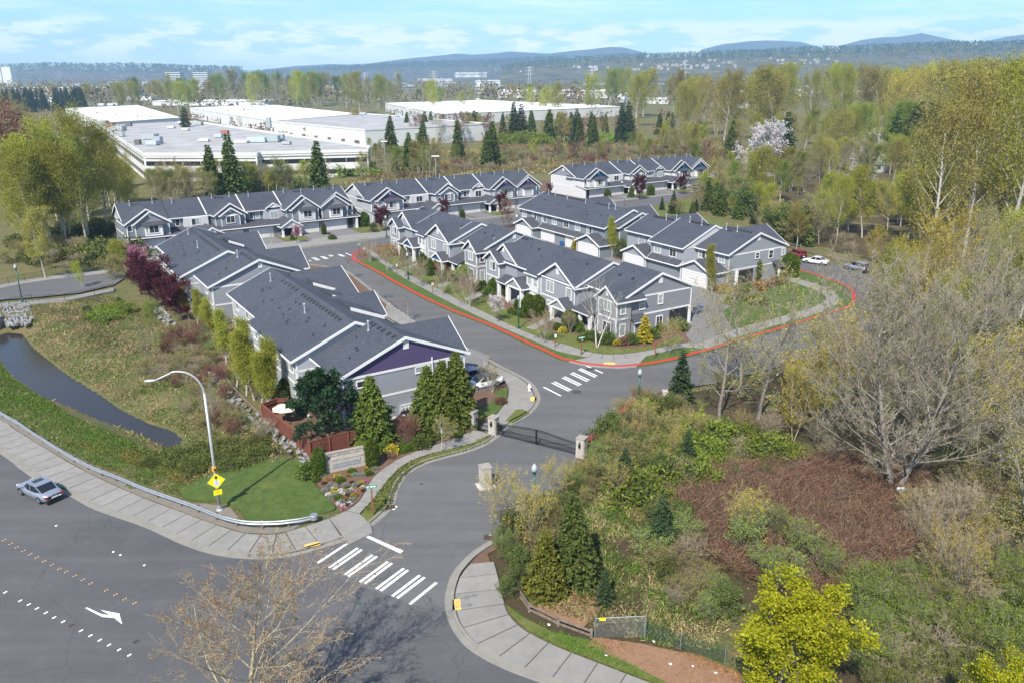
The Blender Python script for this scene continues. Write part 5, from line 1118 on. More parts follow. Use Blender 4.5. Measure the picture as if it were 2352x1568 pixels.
# rock edge beside the fence: piled boulders
rock_me = [MB().ico((0, 0, 0), .5, 1, (1, .8, .65), .22, random.Random(k)).mesh('boulder', M['rock']) for k in range(6)]
def rockline(label, pts, n, rows, smin, smax, name='rock_wall'):
    P = smooth(pts, 6); t = thing(name, label, 'rock wall', (P[0].x, P[0].y, 0)); d = [0]
    for i in range(len(P)-1): d.append(d[-1] + (P[i+1]-P[i]).length)
    for k in range(n):
        s = rng.random() * d[-1]; i = min(bisect(d, s) - 1, len(P)-2); c = P[i].lerp(P[i+1], (s - d[i]) / max(1e-6, d[i+1]-d[i])); e = (P[i+1]-P[i]).normalized(); w = rng.uniform(-.5, .5) * rows
        o = obj('boulder', rng.choice(rock_me), t); o.location = (c.x - P[0].x - e.y * w, c.y - P[0].y + e.x * w, max(-.05, .35 - abs(w) * .5) * rng.random() + .05); z_ = rng.uniform(smin, smax); o.scale = (z_, z_ * rng.uniform(.7, 1.1), z_ * rng.uniform(.7, 1)); o.rotation_euler = (rng.random(), rng.random(), rng.random() * 6)
    return t
rockline('long low wall of grey boulders between the hedge row and the creek bank', [at(*q) for q in ((488,850),(500,872),(533,916),(583,959),(650,1012),(693,1045),(712,1066))], 150, 1.3, .35, .75)
rockline('broken line of grey boulders under the plum trees', [at(*q) for q in ((352,703),(372,722),(392,748))], 40, 1.4, .4, .9)
t = thing('path_edging', 'old timber edging rail above the boulder wall', 'edging', at(498, 850)); pe = [at(*q) - at(498, 850) for q in ((498,850),(515,868),(545,905),(580,940),(604,962))]
for i in range(4): MB().bar(pe[i] + Vector((0, 0, .4)), pe[i+1] + Vector((0, 0, .4)), .16, .16).build('timber', M['timber'], t)
# riprap and culvert at the left edge
t = thing('riprap', 'heap of grey broken rock beside the culvert mouth', 'rock heap', at(40, 718)); o0 = at(40, 718)
for k in range(170):
    u, v = rng.random(), rng.random(); p = at(8 + 60 * u + (1-v) * 6, 742 - 44 * v - u * 4) - o0
    o = obj('boulder', rng.choice(rock_me), t); z_ = rng.uniform(.5, 1.1); o.location = (p.x, p.y, rng.uniform(-.2, .15) - .5 * (1-v)); o.scale = (z_, z_*.9, z_*.8); o.rotation_euler = (rng.random()*3, rng.random()*3, rng.random() * 6)
t = thing('culvert', 'concrete culvert box with a dark opening at the picture edge', 'culvert', at(-8, 742, -.6)); MB().box(-3.5, .9, 0, .3, -1, 1.3).build('head_wall', M['concrete'], t); MB().box(-3.2, .3, -.02, -.005, -.9, .6).build('opening', M['shade'], t); MB().box(.9, 1.15, -1.8, .3, -1, 1.1).build('wing_wall', M['concrete'], t)  # culvert mouth is a near-black panel, its inner shade put into the colour
# steel guard rail
gr = [at(*q, .55) for q in [(-260,812)] + [(0,947)] + V((0,900),4.612,[(350,520),(700,740),(1000,900),(1300,1015)]) + V((0,1066),2.936,[(1000,232),(1300,336),(1450,395),(1550,432),(1700,462),(1900,463),(2050,446),(2140,428)])]
gp = smooth(gr, 4); t = thing('guard_rail', 'long galvanised guard rail curving along the sidewalk to a rounded end', 'guard rail', (gp[0].x, gp[0].y, 0)); o0 = Vector((gp[0].x, gp[0].y, 0))
wprof = [(0, .18), (.045, .14), (.05, .09), (.01, .03), (.01, -.03), (.05, -.09), (.045, -.14), (0, -.18)]
vs = []; fs = []; m_ = len(wprof)
for i, p in enumerate(gp):
    d = gp[min(i+1, len(gp)-1)] - gp[max(i-1, 0)]; d.z = 0; d.normalize(); n = Vector((d.y, -d.x, 0))
    for a_, z_ in wprof: vs.append(p - o0 + n * (a_ + .05) + Vector((0, 0, z_)))
    for a_, z_ in wprof[::-1]: vs.append(p - o0 + n * (a_ + .01) + Vector((0, 0, z_)))
for i in range(len(gp) - 1):
    for k in range(2*m_): a, c = i*2*m_ + k, i*2*m_ + (k+1) % (2*m_); fs.append((a, a + 2*m_, c + 2*m_, c))
MB().add(vs, fs).build('beam', M['steel'], t)
dacc = 0; lp = gp[0]
for i in range(1, len(gp)):
    dacc += (gp[i] - gp[i-1]).length
    if dacc > 1.9:
        dacc = 0; p = gp[i] - o0; d = (gp[i] - gp[i-1]); d.z = 0; d.normalize(); c = p - Vector((d.y, -d.x, 0)) * .17
        MB().obox((c.x, c.y), d, (-d.y, d.x), .08, .1, -.1, .66).build('post', M['timber'], t); MB().obox((p.x - d.y * .03, p.y + d.x * .03), d, (-d.y, d.x), .07, .08, .42, .72).build('block', M['timber'], t)
p = gp[-1] - o0; MB().lathe([(.30, .36), (.32, .40), (.32, .74), (.30, .76)], (p.x + .2, p.y + .1, 0), 16).build('end_cap', M['steel'], t)
# street name signs on cedar posts, small white signs on posts
def name_sign(loc, label, h, rz, group='green street name signs'):
    t = thing('street_name_sign', label, 'street sign', loc, rz, group); MB().box(-.06, .06, -.06, .06, 0, h).build('post', M['wood_post'], t)
    for k, (a, z) in enumerate(((R(0), h + .14), (R(88), h - .10))):
        d = Vector((math.cos(a), math.sin(a), 0)); n = Vector((-d.y, d.x, 0)); b = MB(); c = Vector((0, 0, z)); b.obox((0, 0), d, n, .46, .012, z - .11, z + .11); pl = b.build('blade', M['sign_green'], t)
        lt = MB(); x = -.36; rs = random.Random(k)
        while x < .34:      # letters too small to read
            w = rs.uniform(.04, .09)
            for sg in (1, -1): q = d * (x + w/2) + n * (.014 * sg); lt.obox((q.x, q.y), d, n, w/2, .002, z - .055, z + .05)
            x += w + rs.choice((.03, .03, .1))
        kind(lt.build('lettering', M['sign_white'], pl), 'stuff')
    return t
name_sign(at(857, 1184), 'green street name sign on a red brown post at the entry corner', 2.55, R(12)); name_sign(at(1335, 817), 'green street name sign on a thin post at the corner by the crosswalk', 2.3, R(20)); name_sign(at(826.5, 590), 'green street name sign at the tip of the red kerb up the street', 2.4, R(30)); name_sign(at(1434, 474), 'green street name sign before the blue gabled row', 2.2, R(30))
def notice(loc, label, h, m='sign_white'):
    t = thing('notice_post', label, 'sign post', loc, R(25), 'small notices along the kerb'); MB().box(-.05, .05, -.05, .05, 0, h).build('post', M['wood_post'], t)
    pl = MB().box(-.16, .16, -.085, -.055, h - .42, h).build('plate', M[m], t)
    for z in (.08, .16, .26): MB().box(-.1, .1, -.089, -.085, h - z - .03, h - z).build('print', M['taillight'] if z < .1 else M['sign_black'], pl)
for p, lb, h in (((1275,799), 'white notice on a wood post on the grass strip before the big birch', 1.9), ((994,674), 'white notice on a wood post between two bare street trees', 1.8), ((912,629), 'white notice on a wood post by the blue porch gables', 1.8), ((837,589), 'white notice on a wood post at the street tip', 1.8), ((1457,945), 'white notice standing in bushes left of the junction lamp', 1.9)): notice(at(*p), lb, h)
t = thing('sign_post', 'plain brown post by the walk right of the corner ramp', 'post', at(1504, 822)); MB().box(-.06, .06, -.06, .06, 0, 2.1).build('post', M['wood_post'], t); MB().box(-.2, .2, .061, .08, 1.55, 2.05).build('sign_back', M['wood_post'], t)
# small metal tree figure in the bed, garden things
t = thing('utility_pedestal', 'grey utility pedestal standing in the planting bed', 'utility box', at(1013, 1005)); MB().lathe([(.16, 0), (.16, .5), (.22, .55), (.2, .75), (.14, .95), (.05, 1.1)], n=8).build('body', M['hvac'], t); MB().box(-.24, .24, -.03, .03, .62, .68).build('crossbar', M['hvac'], t)
def umbrella(loc, label, col, r, h):
    t = thing('garden_umbrella', label, 'umbrella', loc); b = MB(); n = 8; vs = [(0, 0, h)] + [(r*math.cos(2*math.pi*k/n)*(1 if k % 2 else .95), r*math.sin(2*math.pi*k/n)*(1 if k % 2 else .95), h - r*.42) for k in range(n)] + [(0, 0, h - .06)]
    b.add(vs, [(0, 1 + k, 1 + (k+1) % n) for k in range(n)] + [(n+1, 1 + (k+1) % n, 1 + k) for k in range(n)]); b.build('canopy', mat('canvas_' + name_of(col), col, .9, var=.12), t); MB().lathe([(.025, 0), (.025, h - .05)], n=6).build('pole', M['pole'], t); return t
def name_of(c): return '_'.join(str(int(q * 100)) for q in c)
umbrella(at(657, 968), 'cream canvas umbrella in the fenced garden', (.62, .55, .42), 1.35, 2.1); umbrella(at(398, 705), 'pale pink garden umbrella among the plum trees', (.75, .52, .55), 1.3, 2.0)
t = thing('barbecue', 'teal covered barbecue beside the hedge column', 'barbecue', at(634, 898)); MB().ico((0, 0, .75), .5, 2, (1, .75, .6)).build('cover', M['teal'], t, True); MB().box(-.3, .3, -.2, .2, 0, .6).build('stand', M['black_metal'], t)
t = thing('garden_chair', 'red garden chair behind the teal barbecue', 'chair', at(646, 890)); MB().box(-.25, .25, -.25, .25, .40, .47).build('seat', M['redpl'], t); MB().box(-.25, .25, .2, .26, .47, .95).build('backrest', M['redpl'], t)
for a_, b_ in ((-.2, -.2), (.2, -.2), (-.2, .2), (.2, .2)): MB().box(a_ - .02, a_ + .02, b_ - .02, b_ + .02, 0, .4).build('leg', M['redpl'], t)
def bin_(loc, label, rz=0):
    t = thing('wheelie_bin', label, 'bin', loc, rz, 'blue recycling bins'); b = MB(); vs = [(-.25,-.28,.06),(.25,-.28,.06),(.25,.28,.06),(-.25,.28,.06),(-.3,-.36,.98),(.3,-.36,.98),(.3,.36,.98),(-.3,.36,.98)]
    b.add(vs, [(0,3,2,1),(4,5,6,7),(0,1,5,4),(1,2,6,5),(2,3,7,6),(3,0,4,7)]).build('body', M['bluepl'], t); MB().box(-.32, .32, -.38, .4, .98, 1.05).build('lid', M['bluepl'], t)
    for x in (-.22, .22): MB().tube([(x - .03, .3, .1), (x + .03, .3, .1)], .1, 8).build('wheel', M['tyre'], t)
for p, lb, a in (((381,573), 'blue bin by the left garage of the slate row', 30), ((1290,566), 'blue bin before the slate garage row in the alley', 30), ((1566,645), 'blue bin at the right garage bump in the alley', 40), ((1443,606), 'blue bin by the left garage bump of the right row', 20), ((1598,722), 'blue bin behind the corner row by the alley mouth', 50), ((1607,718), 'second blue bin behind the corner row, further right', 40)): bin_(at(*p), lb, R(a))
# chain link gate, rail fence and litter at the lower right
def chain(name, label, pts, h, step, mesh_m, rail_m, top=True, grid=.09):
    t = thing(name, label, 'fence', (pts[0].x, pts[0].y, 0)); o0 = Vector((pts[0].x, pts[0].y, 0))
    for i in range(len(pts) - 1):
        p, q = pts[i] - o0, pts[i+1] - o0; d = q - p; L = d.length; d.normalize(); n = max(1, round(L / step))
        for k in range(n + (i == len(pts) - 2)): c = p + d * (L * k / n); MB().tube([(c.x, c.y, -.1), (c.x, c.y, h + .08)], .032, 6).build('post', rail_m, t)
        if top: MB().tube([p + Vector((0, 0, h)), q + Vector((0, 0, h))], .022, 6).build('top_rail', rail_m, t)
        w = MB(); m = int(L / grid); hh = h - .05
        for k in range(-int(hh / grid), m):
            for sg in (1, -1):
                a0 = max(0, -k * grid); a1 = min(hh, L - k * grid)
                if a1 <= a0: continue
                z = (lambda s: .05 + s) if sg > 0 else (lambda s: h - s)
                A, B_ = p + d * (k * grid + a0), p + d * (k * grid + a1); w.bar((A.x, A.y, z(a0)), (B_.x, B_.y, z(a1)), .007)
        kind(w.build('wire_mesh', mesh_m, t), 'stuff')
    return t
k8_ = lambda *pts: [at(*q) for q in V((1200, 1360), 2.688, pts)]
cg = chain('chain_gate', 'chain link gate panel with steel posts among leaf litter', k8_((520, 365), (832, 350)), 1.55, 9, M['steel'], M['steel']); MB().box(.25, .65, -.05, -.03, 1.42, 1.62).build('tag_plate', M['sign_yellow'], cg)
chain('chain_fence', 'green chain link fence running into the yellow maple', k8_((838, 352), (1060, 432), (1340, 520)), 1.2, 3, M['green_metal'], M['steel'], False)
rf = k8_((52, 112), (108, 196), (290, 285), (498, 362)); t = thing('rail_fence', 'old two rail wooden fence along the leaf litter', 'fence', (rf[0].x, rf[0].y, 0))
for i in range(3):
    p, q = rf[i] - rf[0], rf[i+1] - rf[0]
    for z in (.2, .55): MB().bar(p + Vector((0, 0, z)), q + Vector((0, 0, z)), .09, .12).build('rail', M['timber'], t)
for p in rf[1:]: c = p - rf[0]; MB().box(c.x - .08, c.x + .08, c.y - .08, c.y + .08, 0, .72).build('post', M['timber'], t)
lit = MB().add([(-.2,-.15,.02),(.1,-.2,.05),(.22,.05,.03),(.05,.18,.12),(-.18,.12,.04),(0,0,.16)], [(0,1,5),(1,2,5),(2,3,5),(3,4,5),(4,0,5)]).mesh('paper_scrap', M['white_pl'])
for p in ((326,54),(592,474),(893,386),(998,528),(1138,540),(232,280),(1282,585)): q = k8_(p)[0]; tag(obj('paper_scrap', lit, None, (q.x, q.y, .04), rng.random() * 6, rng.uniform(.35, .6)), 'crumpled white paper scrap lying on leaves or grass at the lower right', 'litter', 'paper scraps on the verge')
t = thing('foil_balloon', 'silver foil balloon caught on the red brown thicket', 'balloon', at(2065, 1150)); MB().ico((-.16, 0, 1.1), .3, 2, (1, .5, .95)).ico((.16, 0, 1.1), .3, 2, (1, .5, .95)).ico((0, 0, .92), .28, 2, (1, .5, 1)).build('balloon', M['steel'], t, True)
# black mesh fences along the lane
for lb, pts, h in (('black mesh fence on the near side of the lane', ((-200,735),(5,708),(75,695),(150,693),(218,680),(262,668)), 1.25), ('black mesh fence on the far side of the lane', ((-150,685),(20,655),(58,648),(98,640),(130,630),(165,622),(205,615),(262,606)), 1.3)):
    chain('mesh_fence', lb, [at(*q) for q in pts], h, 3.4, M['black_metal'], M['black_metal'], True, .28)
# rail fence along the far curve of the street
rf = [at(*q) for q in ((1800,566),(1838,576),(1880,588),(1920,596),(1960,604))]; t = thing('rail_fence', 'brown rail fence along the woods behind the parked cars', 'fence', (rf[0].x, rf[0].y, 0))
for i in range(len(rf) - 1):
    p, q = rf[i] - rf[0], rf[i+1] - rf[0]
    for z in (.45, .9): MB().bar(p + Vector((0, 0, z)), q + Vector((0, 0, z)), .1, .13).build('rail', M['timber'], t)
for p in rf: c = p - rf[0]; MB().box(c.x - .1, c.x + .1, c.y - .1, c.y + .1, 0, 1.15).build('post', M['timber'], t)
# concrete bench slab in the bushes, stone end at the junction
tag(MB().slab(gw(V((1340,800),5.6,[(1215,905),(1380,925),(1545,900),(1560,940),(1400,985),(1240,960)]), .3), 0, .32).build('path_slab', M['concrete']), 'short curved concrete slab lying among the bushes right of the junction', 'slab')
tag(MB().box(-.3, .3, -.3, .3, 0, 1.5).build('stone_post', M['ledge']), 'pale stone post at the junction before the dark spruce', 'post').location = at(1526, 925)
# ------------------------------------------------------------------ cars
def car(label, paint, loc, rz, shape='sedan', glassroof=False, plate_=True):
    """x forward; built from rounded stations along the length"""
    t = thing('parked_car' if shape != 'moving' else 'driven_car', label, 'car', loc, rz)
    L = 4.75 if shape in ('sedan', 'moving', 'ev') else 4.5; w = .89
    if shape in ('sedan', 'moving'): lo = [(-.5,.52,.80,.66),(-.485,.36,.90,.84),(-.40,.26,.95,.95),(-.30,.24,.96,1.0),(-.1,.22,.92,1.0),(.1,.22,.90,1.0),(.25,.24,.90,.985),(.38,.25,.80,.95),(.46,.32,.70,.84),(.5,.45,.60,.62)]; gh = [(-.37,.945,.60),(-.20,1.36,.68),(-.06,1.43,.72),(.07,1.41,.71),(.20,.91,.68)]
    elif shape == 'ev': lo = [(-.5,.50,.85,.66),(-.48,.36,.98,.84),(-.40,.26,1.02,.96),(-.28,.22,1.0,1.0),(-.1,.2,.96,1.0),(.1,.2,.92,1.0),(.25,.22,.88,.99),(.38,.25,.78,.95),(.46,.3,.68,.84),(.5,.42,.6,.62)]; gh = [(-.44,1.03,.56),(-.22,1.36,.66),(-.05,1.44,.70),(.08,1.40,.70),(.24,.89,.68)]
    else: lo = [(-.5,.55,.95,.78),(-.49,.4,1.05,.9),(-.42,.3,1.08,.98),(-.28,.28,1.08,1.0),(-.1,.27,1.06,1.0),(.1,.27,1.04,1.0),(.22,.28,1.02,.98),(.38,.3,.95,.95),(.46,.36,.85,.86),(.5,.5,.7,.66)]; gh = [(-.485,1.08,.68),(-.43,1.55,.70),(-.1,1.66,.74),(.05,1.62,.73),(.19,1.03,.70)]
    vs, fs = [], []
    for x, zb, zt, k in lo:
        W_ = w * k; zm = zb + (zt - zb) * .55
        for y, z in ((-W_*.8, zb), (-W_*.99, zb + .08), (-W_*1.0, zm), (-W_*.93, zt - .03), (-W_*.7, zt + .015), (0, zt + .03), (W_*.7, zt + .015), (W_*.93, zt - .03), (W_*1.0, zm), (W_*.99, zb + .08), (W_*.8, zb)): vs.append((x * L, y, z))
    n = 11
    for i in range(len(lo) - 1):
        for k in range(n): a, c = i*n + k, i*n + (k+1) % n; fs.append((a, c, c + n, a + n))
    fs += [tuple(range(n))[::1], tuple(range((len(lo)-1)*n, len(lo)*n))[::-1]]
    fs = [f[::-1] for f in fs]
    body = MB().add(vs, fs).build('body', M['car_' + paint], t, True)
    # greenhouse: glass block, painted roof and pillars
    g = MB(); vs = []
    for x, z, y in gh: vs += [(x*L, -y, z), (x*L, y, z)]
    base = [(gh[0][0]*L, gh[0][2]), (gh[-1][0]*L, gh[-1][2])]
    zb = .86 if shape != 'suv' else 1.0
    m = len(gh); bot = [(x*L, s*(w*.93 if 0 < i < m-1 else y), zb) for i, (x, z, y) in enumerate(gh) for s in (-1, 1)]
    V_ = vs + bot; F_ = []
    for i in range(m - 1):
        a = 2*i; F_ += [(a, a+1, a+3, a+2), (a, a+2, 2*m+a+2, 2*m+a), (a+1, 2*m+a+1, 2*m+a+3, a+3)]
    F_ += [(0, 2*m, 2*m+1, 1), (2*m-2, 2*m-1, 4*m-1, 4*m-2)]
    g.add(V_, F_).build('glass', M['carglass'], t)
    rf_ = MB(); sl = (lambda i: (gh[i][0]*L, gh[i][1], gh[i][2])); (xa, za, ya), (xb, zb_, yb), (xc, zc, yc) = sl(1), sl(2), sl(3)
    for (x0, z0, y0), (x1, z1, y1) in (((xa, za, ya), (xb, zb_, yb)), ((xb, zb_, yb), (xc, zc, yc))):
        rf_.add([(x0,-y0-.01,z0+.012),(x0,y0+.01,z0+.012),(x1,y1+.01,z1+.012),(x1,-y1-.01,z1+.012),(x0,-y0-.01,z0-.02),(x0,y0+.01,z0-.02),(x1,y1+.01,z1-.02),(x1,-y1-.01,z1-.02)], [(0,3,2,1),(0,4,7,3),(1,2,6,5),(0,1,5,4),(3,7,6,2)])
    rf_.build('roof', M['carglass'] if glassroof else M['car_' + paint], t)
    pil = MB()
    for s in (-1, 1):
        for (i, j) in ((0, 1), (4, 3)):
            x0, z0, y0 = sl(i); x1, z1, y1 = sl(j); pil.bar((x0, s*(y0 + (w*.93 - y0)*.3), z0 - .02), (x1, s*(y1+.008), z1), .07, .05)
        xm = (xb*.7 + xc*.3) - .1; pil.bar((xm, s*w*.93, zb + .1), (xm, s*(yb + .006), zb_), .07, .03)
        if shape == 'suv': pil.bar((xa*.55, s*w*.94, zb+.08), (xa*.55, s*(ya+.02), za + .03), .09, .03)
    pil.build('pillars', M['car_' + paint], t)
    if shape == 'moving': MB().box(xb - .05, xc - .12, -.42, .42, zb_ + .005, zb_ + .022).build('sunroof', M['carglass'], t)
    if shape == 'suv':
        for s in (-1, 1): MB().bar((xa, s*.62, za + .1), (xc, s*.62, zc + .08), .04).build('roof_rail', M['steel'], t)
    for x in (-.29 * L, .30 * L):
        for s in (-1, 1):
            r = .33 if shape != 'suv' else .36; wy = s * (w - .1)
            tw_ = MB().lathe([(r*.6, -.105), (r*.96, -.1), (r, -.06), (r, .06), (r*.96, .1), (r*.6, .105)], n=16).build('wheel', M['tyre'], t); tw_.location = (x, wy, r); tw_.rotation_euler = (R(90), 0, 0)
            rm = MB().lathe([(.05, -.115), (r*.62, -.112), (r*.62, .112), (.05, .115)], n=12).build('rim', M['rim'], tw_)
            ar = MB().tube([(x + (r+.05)*math.cos(a), s*w*.985, r + (r+.05)*math.sin(a)) for a in [math.pi*q/8 for q in range(9)]], .022, 5).build('wheel_arch', M['vent'], t)
    e = L / 2
    for s in (-1, 1):
        MB().box(-e - .004, -e + .16, s*.46, s*.78, .66 if shape != 'suv' else .78, .80 if shape != 'suv' else 1.02).build('tail_lamp', M['taillight'], t); MB().box(e - .24, e - .03, s*.42, s*.70, .55, .66).build('headlamp', M['headlamp'], t)
        MB().box(.17*L, .17*L + .12, s*w*.98, s*(w + .16), .9 if shape != 'suv' else 1.05, 1.03 if shape != 'suv' else 1.2).build('mirror', M['car_' + paint], t)
        for xx in (-.06 * L, .13 * L): MB().box(xx - .1, xx + .06, s*w*.985, s*w*1.012, .76, .79).build('handle', M['car_' + paint], t)
    if plate_: MB().box(-e - .012, -e - .002, -.26, .26, .54, .67).build('number_plate', M['sign_white'], t)
    MB().box(-e + .02, e - .08, -w*.78, w*.78, .16, .3).build('underbody', M['tyre'], t)
    MB().bar((-e + .02, -.7, .46), (-e + .02, .7, .46), .05, .03).build('bumper_trim', M['vent'], t); return t
wa, wb = at(*V((0,1066), 2.936, [(270,335)])[0]), at(*V((0,1066), 2.936, [(150,275)])[0]); hd = (wb - wa).normalized(); lft = Vector((-hd.y, hd.x, 0))
c_ = (wa + wb) / 2 - lft * .85
car('silver sedan driving along the wide road beside the sidewalk', 'silver', c_, math.atan2(hd.y, hd.x), 'moving')
w0 = at(1142, 887); dr = Vector((-.839, -.545, 0)); rgt = Vector((dr.y, -dr.x, 0))
car('white sedan with a glass roof parked nose to the garage at the purple gabled row', 'white', w0 + dr * 1.35 + rgt * .85, math.atan2(dr.y, dr.x), 'ev', True)
car('dark navy sedan parked beside the white sedan at the purple gabled row', 'navy', w0 + dr * 1.7 + rgt * 3.5, math.atan2(dr.y, dr.x), 'ev')
da = FA(3, 20) - FA(3, 10)
car('tan hatchback with red tail lamps on the drive of the slate row', 'tan', FA(4.2, 17.5), math.atan2(-da.y, -da.x), 'suv')
va = at(1892, 607) - at(1856, 602); car('old white sedan parked along the far curve of the street', 'white', at(1873, 606), math.atan2(va.y, va.x) + math.pi, 'sedan')
va = at(1990, 622) - at(1944, 612); car('grey wagon with roof rails parked along the far curve of the street', 'grey', at(1966, 621), math.atan2(va.y, va.x) + math.pi, 'suv')
car('red car parked at the end of the curved street beside the right row', 'red', at(1829, 591), math.atan2(1, -.3), 'suv')
car('black car on the drive behind the dark plum tree', 'black', FB(4.0, 14.2), math.atan2(-da.y, -da.x), 'sedan')
car('grey car under the plum tree of the blue gabled row', 'grey', FC(41.5, 14.5), math.atan2(-da.y, -da.x), 'sedan')
# person carrying something by the middle row
t = thing('person', 'person in a white top and blue jeans standing beside the slate garage row', 'person', at(1187, 508), R(200)); 
pb = MB(); pb.tube([(.09, 0, .02), (.09, .01, .45), (.07, 0, .86)], [.055, .06, .085], 8); pb.tube([(-.09, .12, .02), (-.09, .07, .45), (-.07, 0, .86)], [.055, .06, .085], 8); pb.build('jeans', mat('denim', (.05, .10, .22), .9), t, True)
MB().tube([(0, 0, .82), (0, 0, 1.05), (0, 0, 1.32), (0, 0, 1.46), (0, 0, 1.55)], [.15, .15, .18, .13, .06], 10).tube([(.17, 0, 1.40), (.24, -.06, 1.15), (.20, -.28, 1.05)], [.06, .05, .04], 8).tube([(-.17, 0, 1.40), (-.24, -.04, 1.15), (-.22, -.22, .98)], [.06, .05, .04], 8).build('top', mat('white_cloth', (.7, .7, .72), .9), t, True)
MB().ico((0, -.01, 1.66), .11, 2, (.85, 1, 1.1)).build('head', mat('skin', (.42, .27, .2), .7), t, True); MB().ico((0, .015, 1.70), .115, 2, (.88, 1, .95)).build('hair', M['bark_dark'], t, True)
# ------------------------------------------------------------------ trees and plants
LM = {}
LM['spring'] = leaf_mat('leaf_spring', (.22, .25, .025), (.36, .37, .05), (.46, .43, .08), .5)
LM['olive'] = leaf_mat('leaf_olive', (.22, .205, .04), (.34, .30, .07), (.42, .36, .11), .45)
LM['green'] = leaf_mat('leaf_green', (.11, .155, .022), (.19, .24, .035), (.26, .30, .05), .4)
LM['lime'] = leaf_mat('leaf_lime', (.15, .22, .03), (.24, .31, .05), (.31, .36, .08), .4)
LM['yellow'] = leaf_mat('leaf_yellow', (.22, .245, .008), (.36, .37, .012), (.48, .46, .03), .45, .12)
LM['gold'] = leaf_mat('leaf_gold', (.30, .245, .02), (.44, .36, .035), (.52, .43, .07), .4)
LM['fir'] = leaf_mat('needle_fir', (.018, .036, .014), (.036, .064, .022), (.065, .095, .034), .1, .2)
LM['cedar'] = leaf_mat('needle_cedar', (.045, .075, .014), (.075, .115, .02), (.12, .155, .03), .15, .2)
LM['cedar_y'] = leaf_mat('needle_yellow_cedar', (.06, .075, .010), (.115, .125, .014), (.18, .175, .02), .2, .15)
LM['cedar_g'] = leaf_mat('needle_bright_cedar', (.055, .085, .012), (.10, .135, .018), (.155, .18, .03), .2, .15)
LM['pine'] = leaf_mat('needle_pine', (.010, .028, .012), (.022, .055, .02), (.045, .085, .03), .1, .1)
LM['hedge'] = leaf_mat('leaf_hedge', (.04, .075, .008), (.085, .13, .014), (.15, .18, .02), .25, .15)
LM['shrub'] = leaf_mat('leaf_shrub', (.05, .08, .015), (.09, .13, .022), (.15, .18, .04), .25, .25)
LM['plum'] = leaf_mat('leaf_plum', (.035, .007, .012), (.075, .012, .022), (.14, .028, .045), .3, .2)
LM['pink'] = leaf_mat('blossom_pink', (.32, .10, .18), (.46, .18, .28), (.55, .30, .38), .35, .1)
LM['white'] = leaf_mat('blossom_white', (.5, .46, .46), (.66, .62, .61), (.74, .71, .70), .35, .08)
LM['rust'] = leaf_mat('leaf_rust', (.20, .10, .04), (.31, .17, .06), (.40, .24, .09), .3, .2)
LM['redtwig'] = leaf_mat('twig_red', (.115, .055, .04), (.18, .09, .065), (.23, .14, .095), .1, .2)
LM['brown'] = leaf_mat('twig_brown', (.085, .058, .04), (.15, .105, .075), (.21, .155, .115), .1, .2)
LM['straw'] = leaf_mat('grass_straw', (.27, .20, .095), (.40, .31, .15), (.48, .40, .22), .3, .2)
LM['grass'] = leaf_mat('grass_green', (.06, .15, .016), (.11, .23, .025), (.18, .29, .04), .35, .2)
LM['bramble'] = leaf_mat('leaf_bramble', (.06, .085, .016), (.105, .125, .026), (.17, .15, .045), .25, .2)
LM['willow'] = leaf_mat('leaf_willow', (.22, .22, .02), (.34, .32, .03), (.42, .38, .05), .4, .1)
LM['grey'] = leaf_mat('leaf_silver', (.16, .20, .15), (.24, .28, .22), (.32, .36, .30), .25, .1)
def tubes_mesh(name, segs, m, n=3):
    """segs: (p0, p1, r0, r1) rows -> one mesh of open tapered tubes"""
    A = np.array(segs, float).reshape(-1, 8); p0, p1, r0, r1 = A[:, 0:3], A[:, 3:6], A[:, 6], A[:, 7]
    d = p1 - p0; d /= np.maximum(1e-9, np.linalg.norm(d, axis=1))[:, None]
    ref = np.where(np.abs(d[:, 2:3]) < .9, np.array([[0, 0, 1.0]]), np.array([[1.0, 0, 0]]))
    u = np.cross(d, ref); u /= np.linalg.norm(u, axis=1)[:, None]; w = np.cross(d, u); N = len(A)
    V_ = np.zeros((N, 2, n, 3))
    for k in range(n):
        c, s = math.cos(2*math.pi*k/n), math.sin(2*math.pi*k/n); o = u * c + w * s
        V_[:, 0, k] = p0 + o * r0[:, None]; V_[:, 1, k] = p1 + o * r1[:, None]
    b = np.arange(N)[:, None] * 2 * n; F_ = []
    for k in range(n): k2 = (k+1) % n; F_.append(np.concatenate([b + k, b + k2, b + n + k2, b + n + k], 1))
    return np_mesh(name, V_.reshape(-1, 3), np.stack(F_, 1).reshape(-1, 4), m, True)
def np_mesh(name, V_, Q, m, smooth_=False):
    me = bpy.data.meshes.new(name); k = Q.shape[1]; me.vertices.add(len(V_)); me.vertices.foreach_set('co', np.ascontiguousarray(V_, np.float32).ravel())
    me.loops.add(Q.size); me.loops.foreach_set('vertex_index', np.ascontiguousarray(Q, np.int32).ravel()); me.polygons.add(len(Q)); me.polygons.foreach_set('loop_start', np.arange(0, Q.size, k, dtype=np.int32))
    try: me.polygons.foreach_set('loop_total', np.full(len(Q), k, np.int32))
    except Exception: pass
    if smooth_: me.polygons.foreach_set('use_smooth', np.ones(len(Q), bool))
    me.update(calc_edges=True); me.materials.append(m); return me
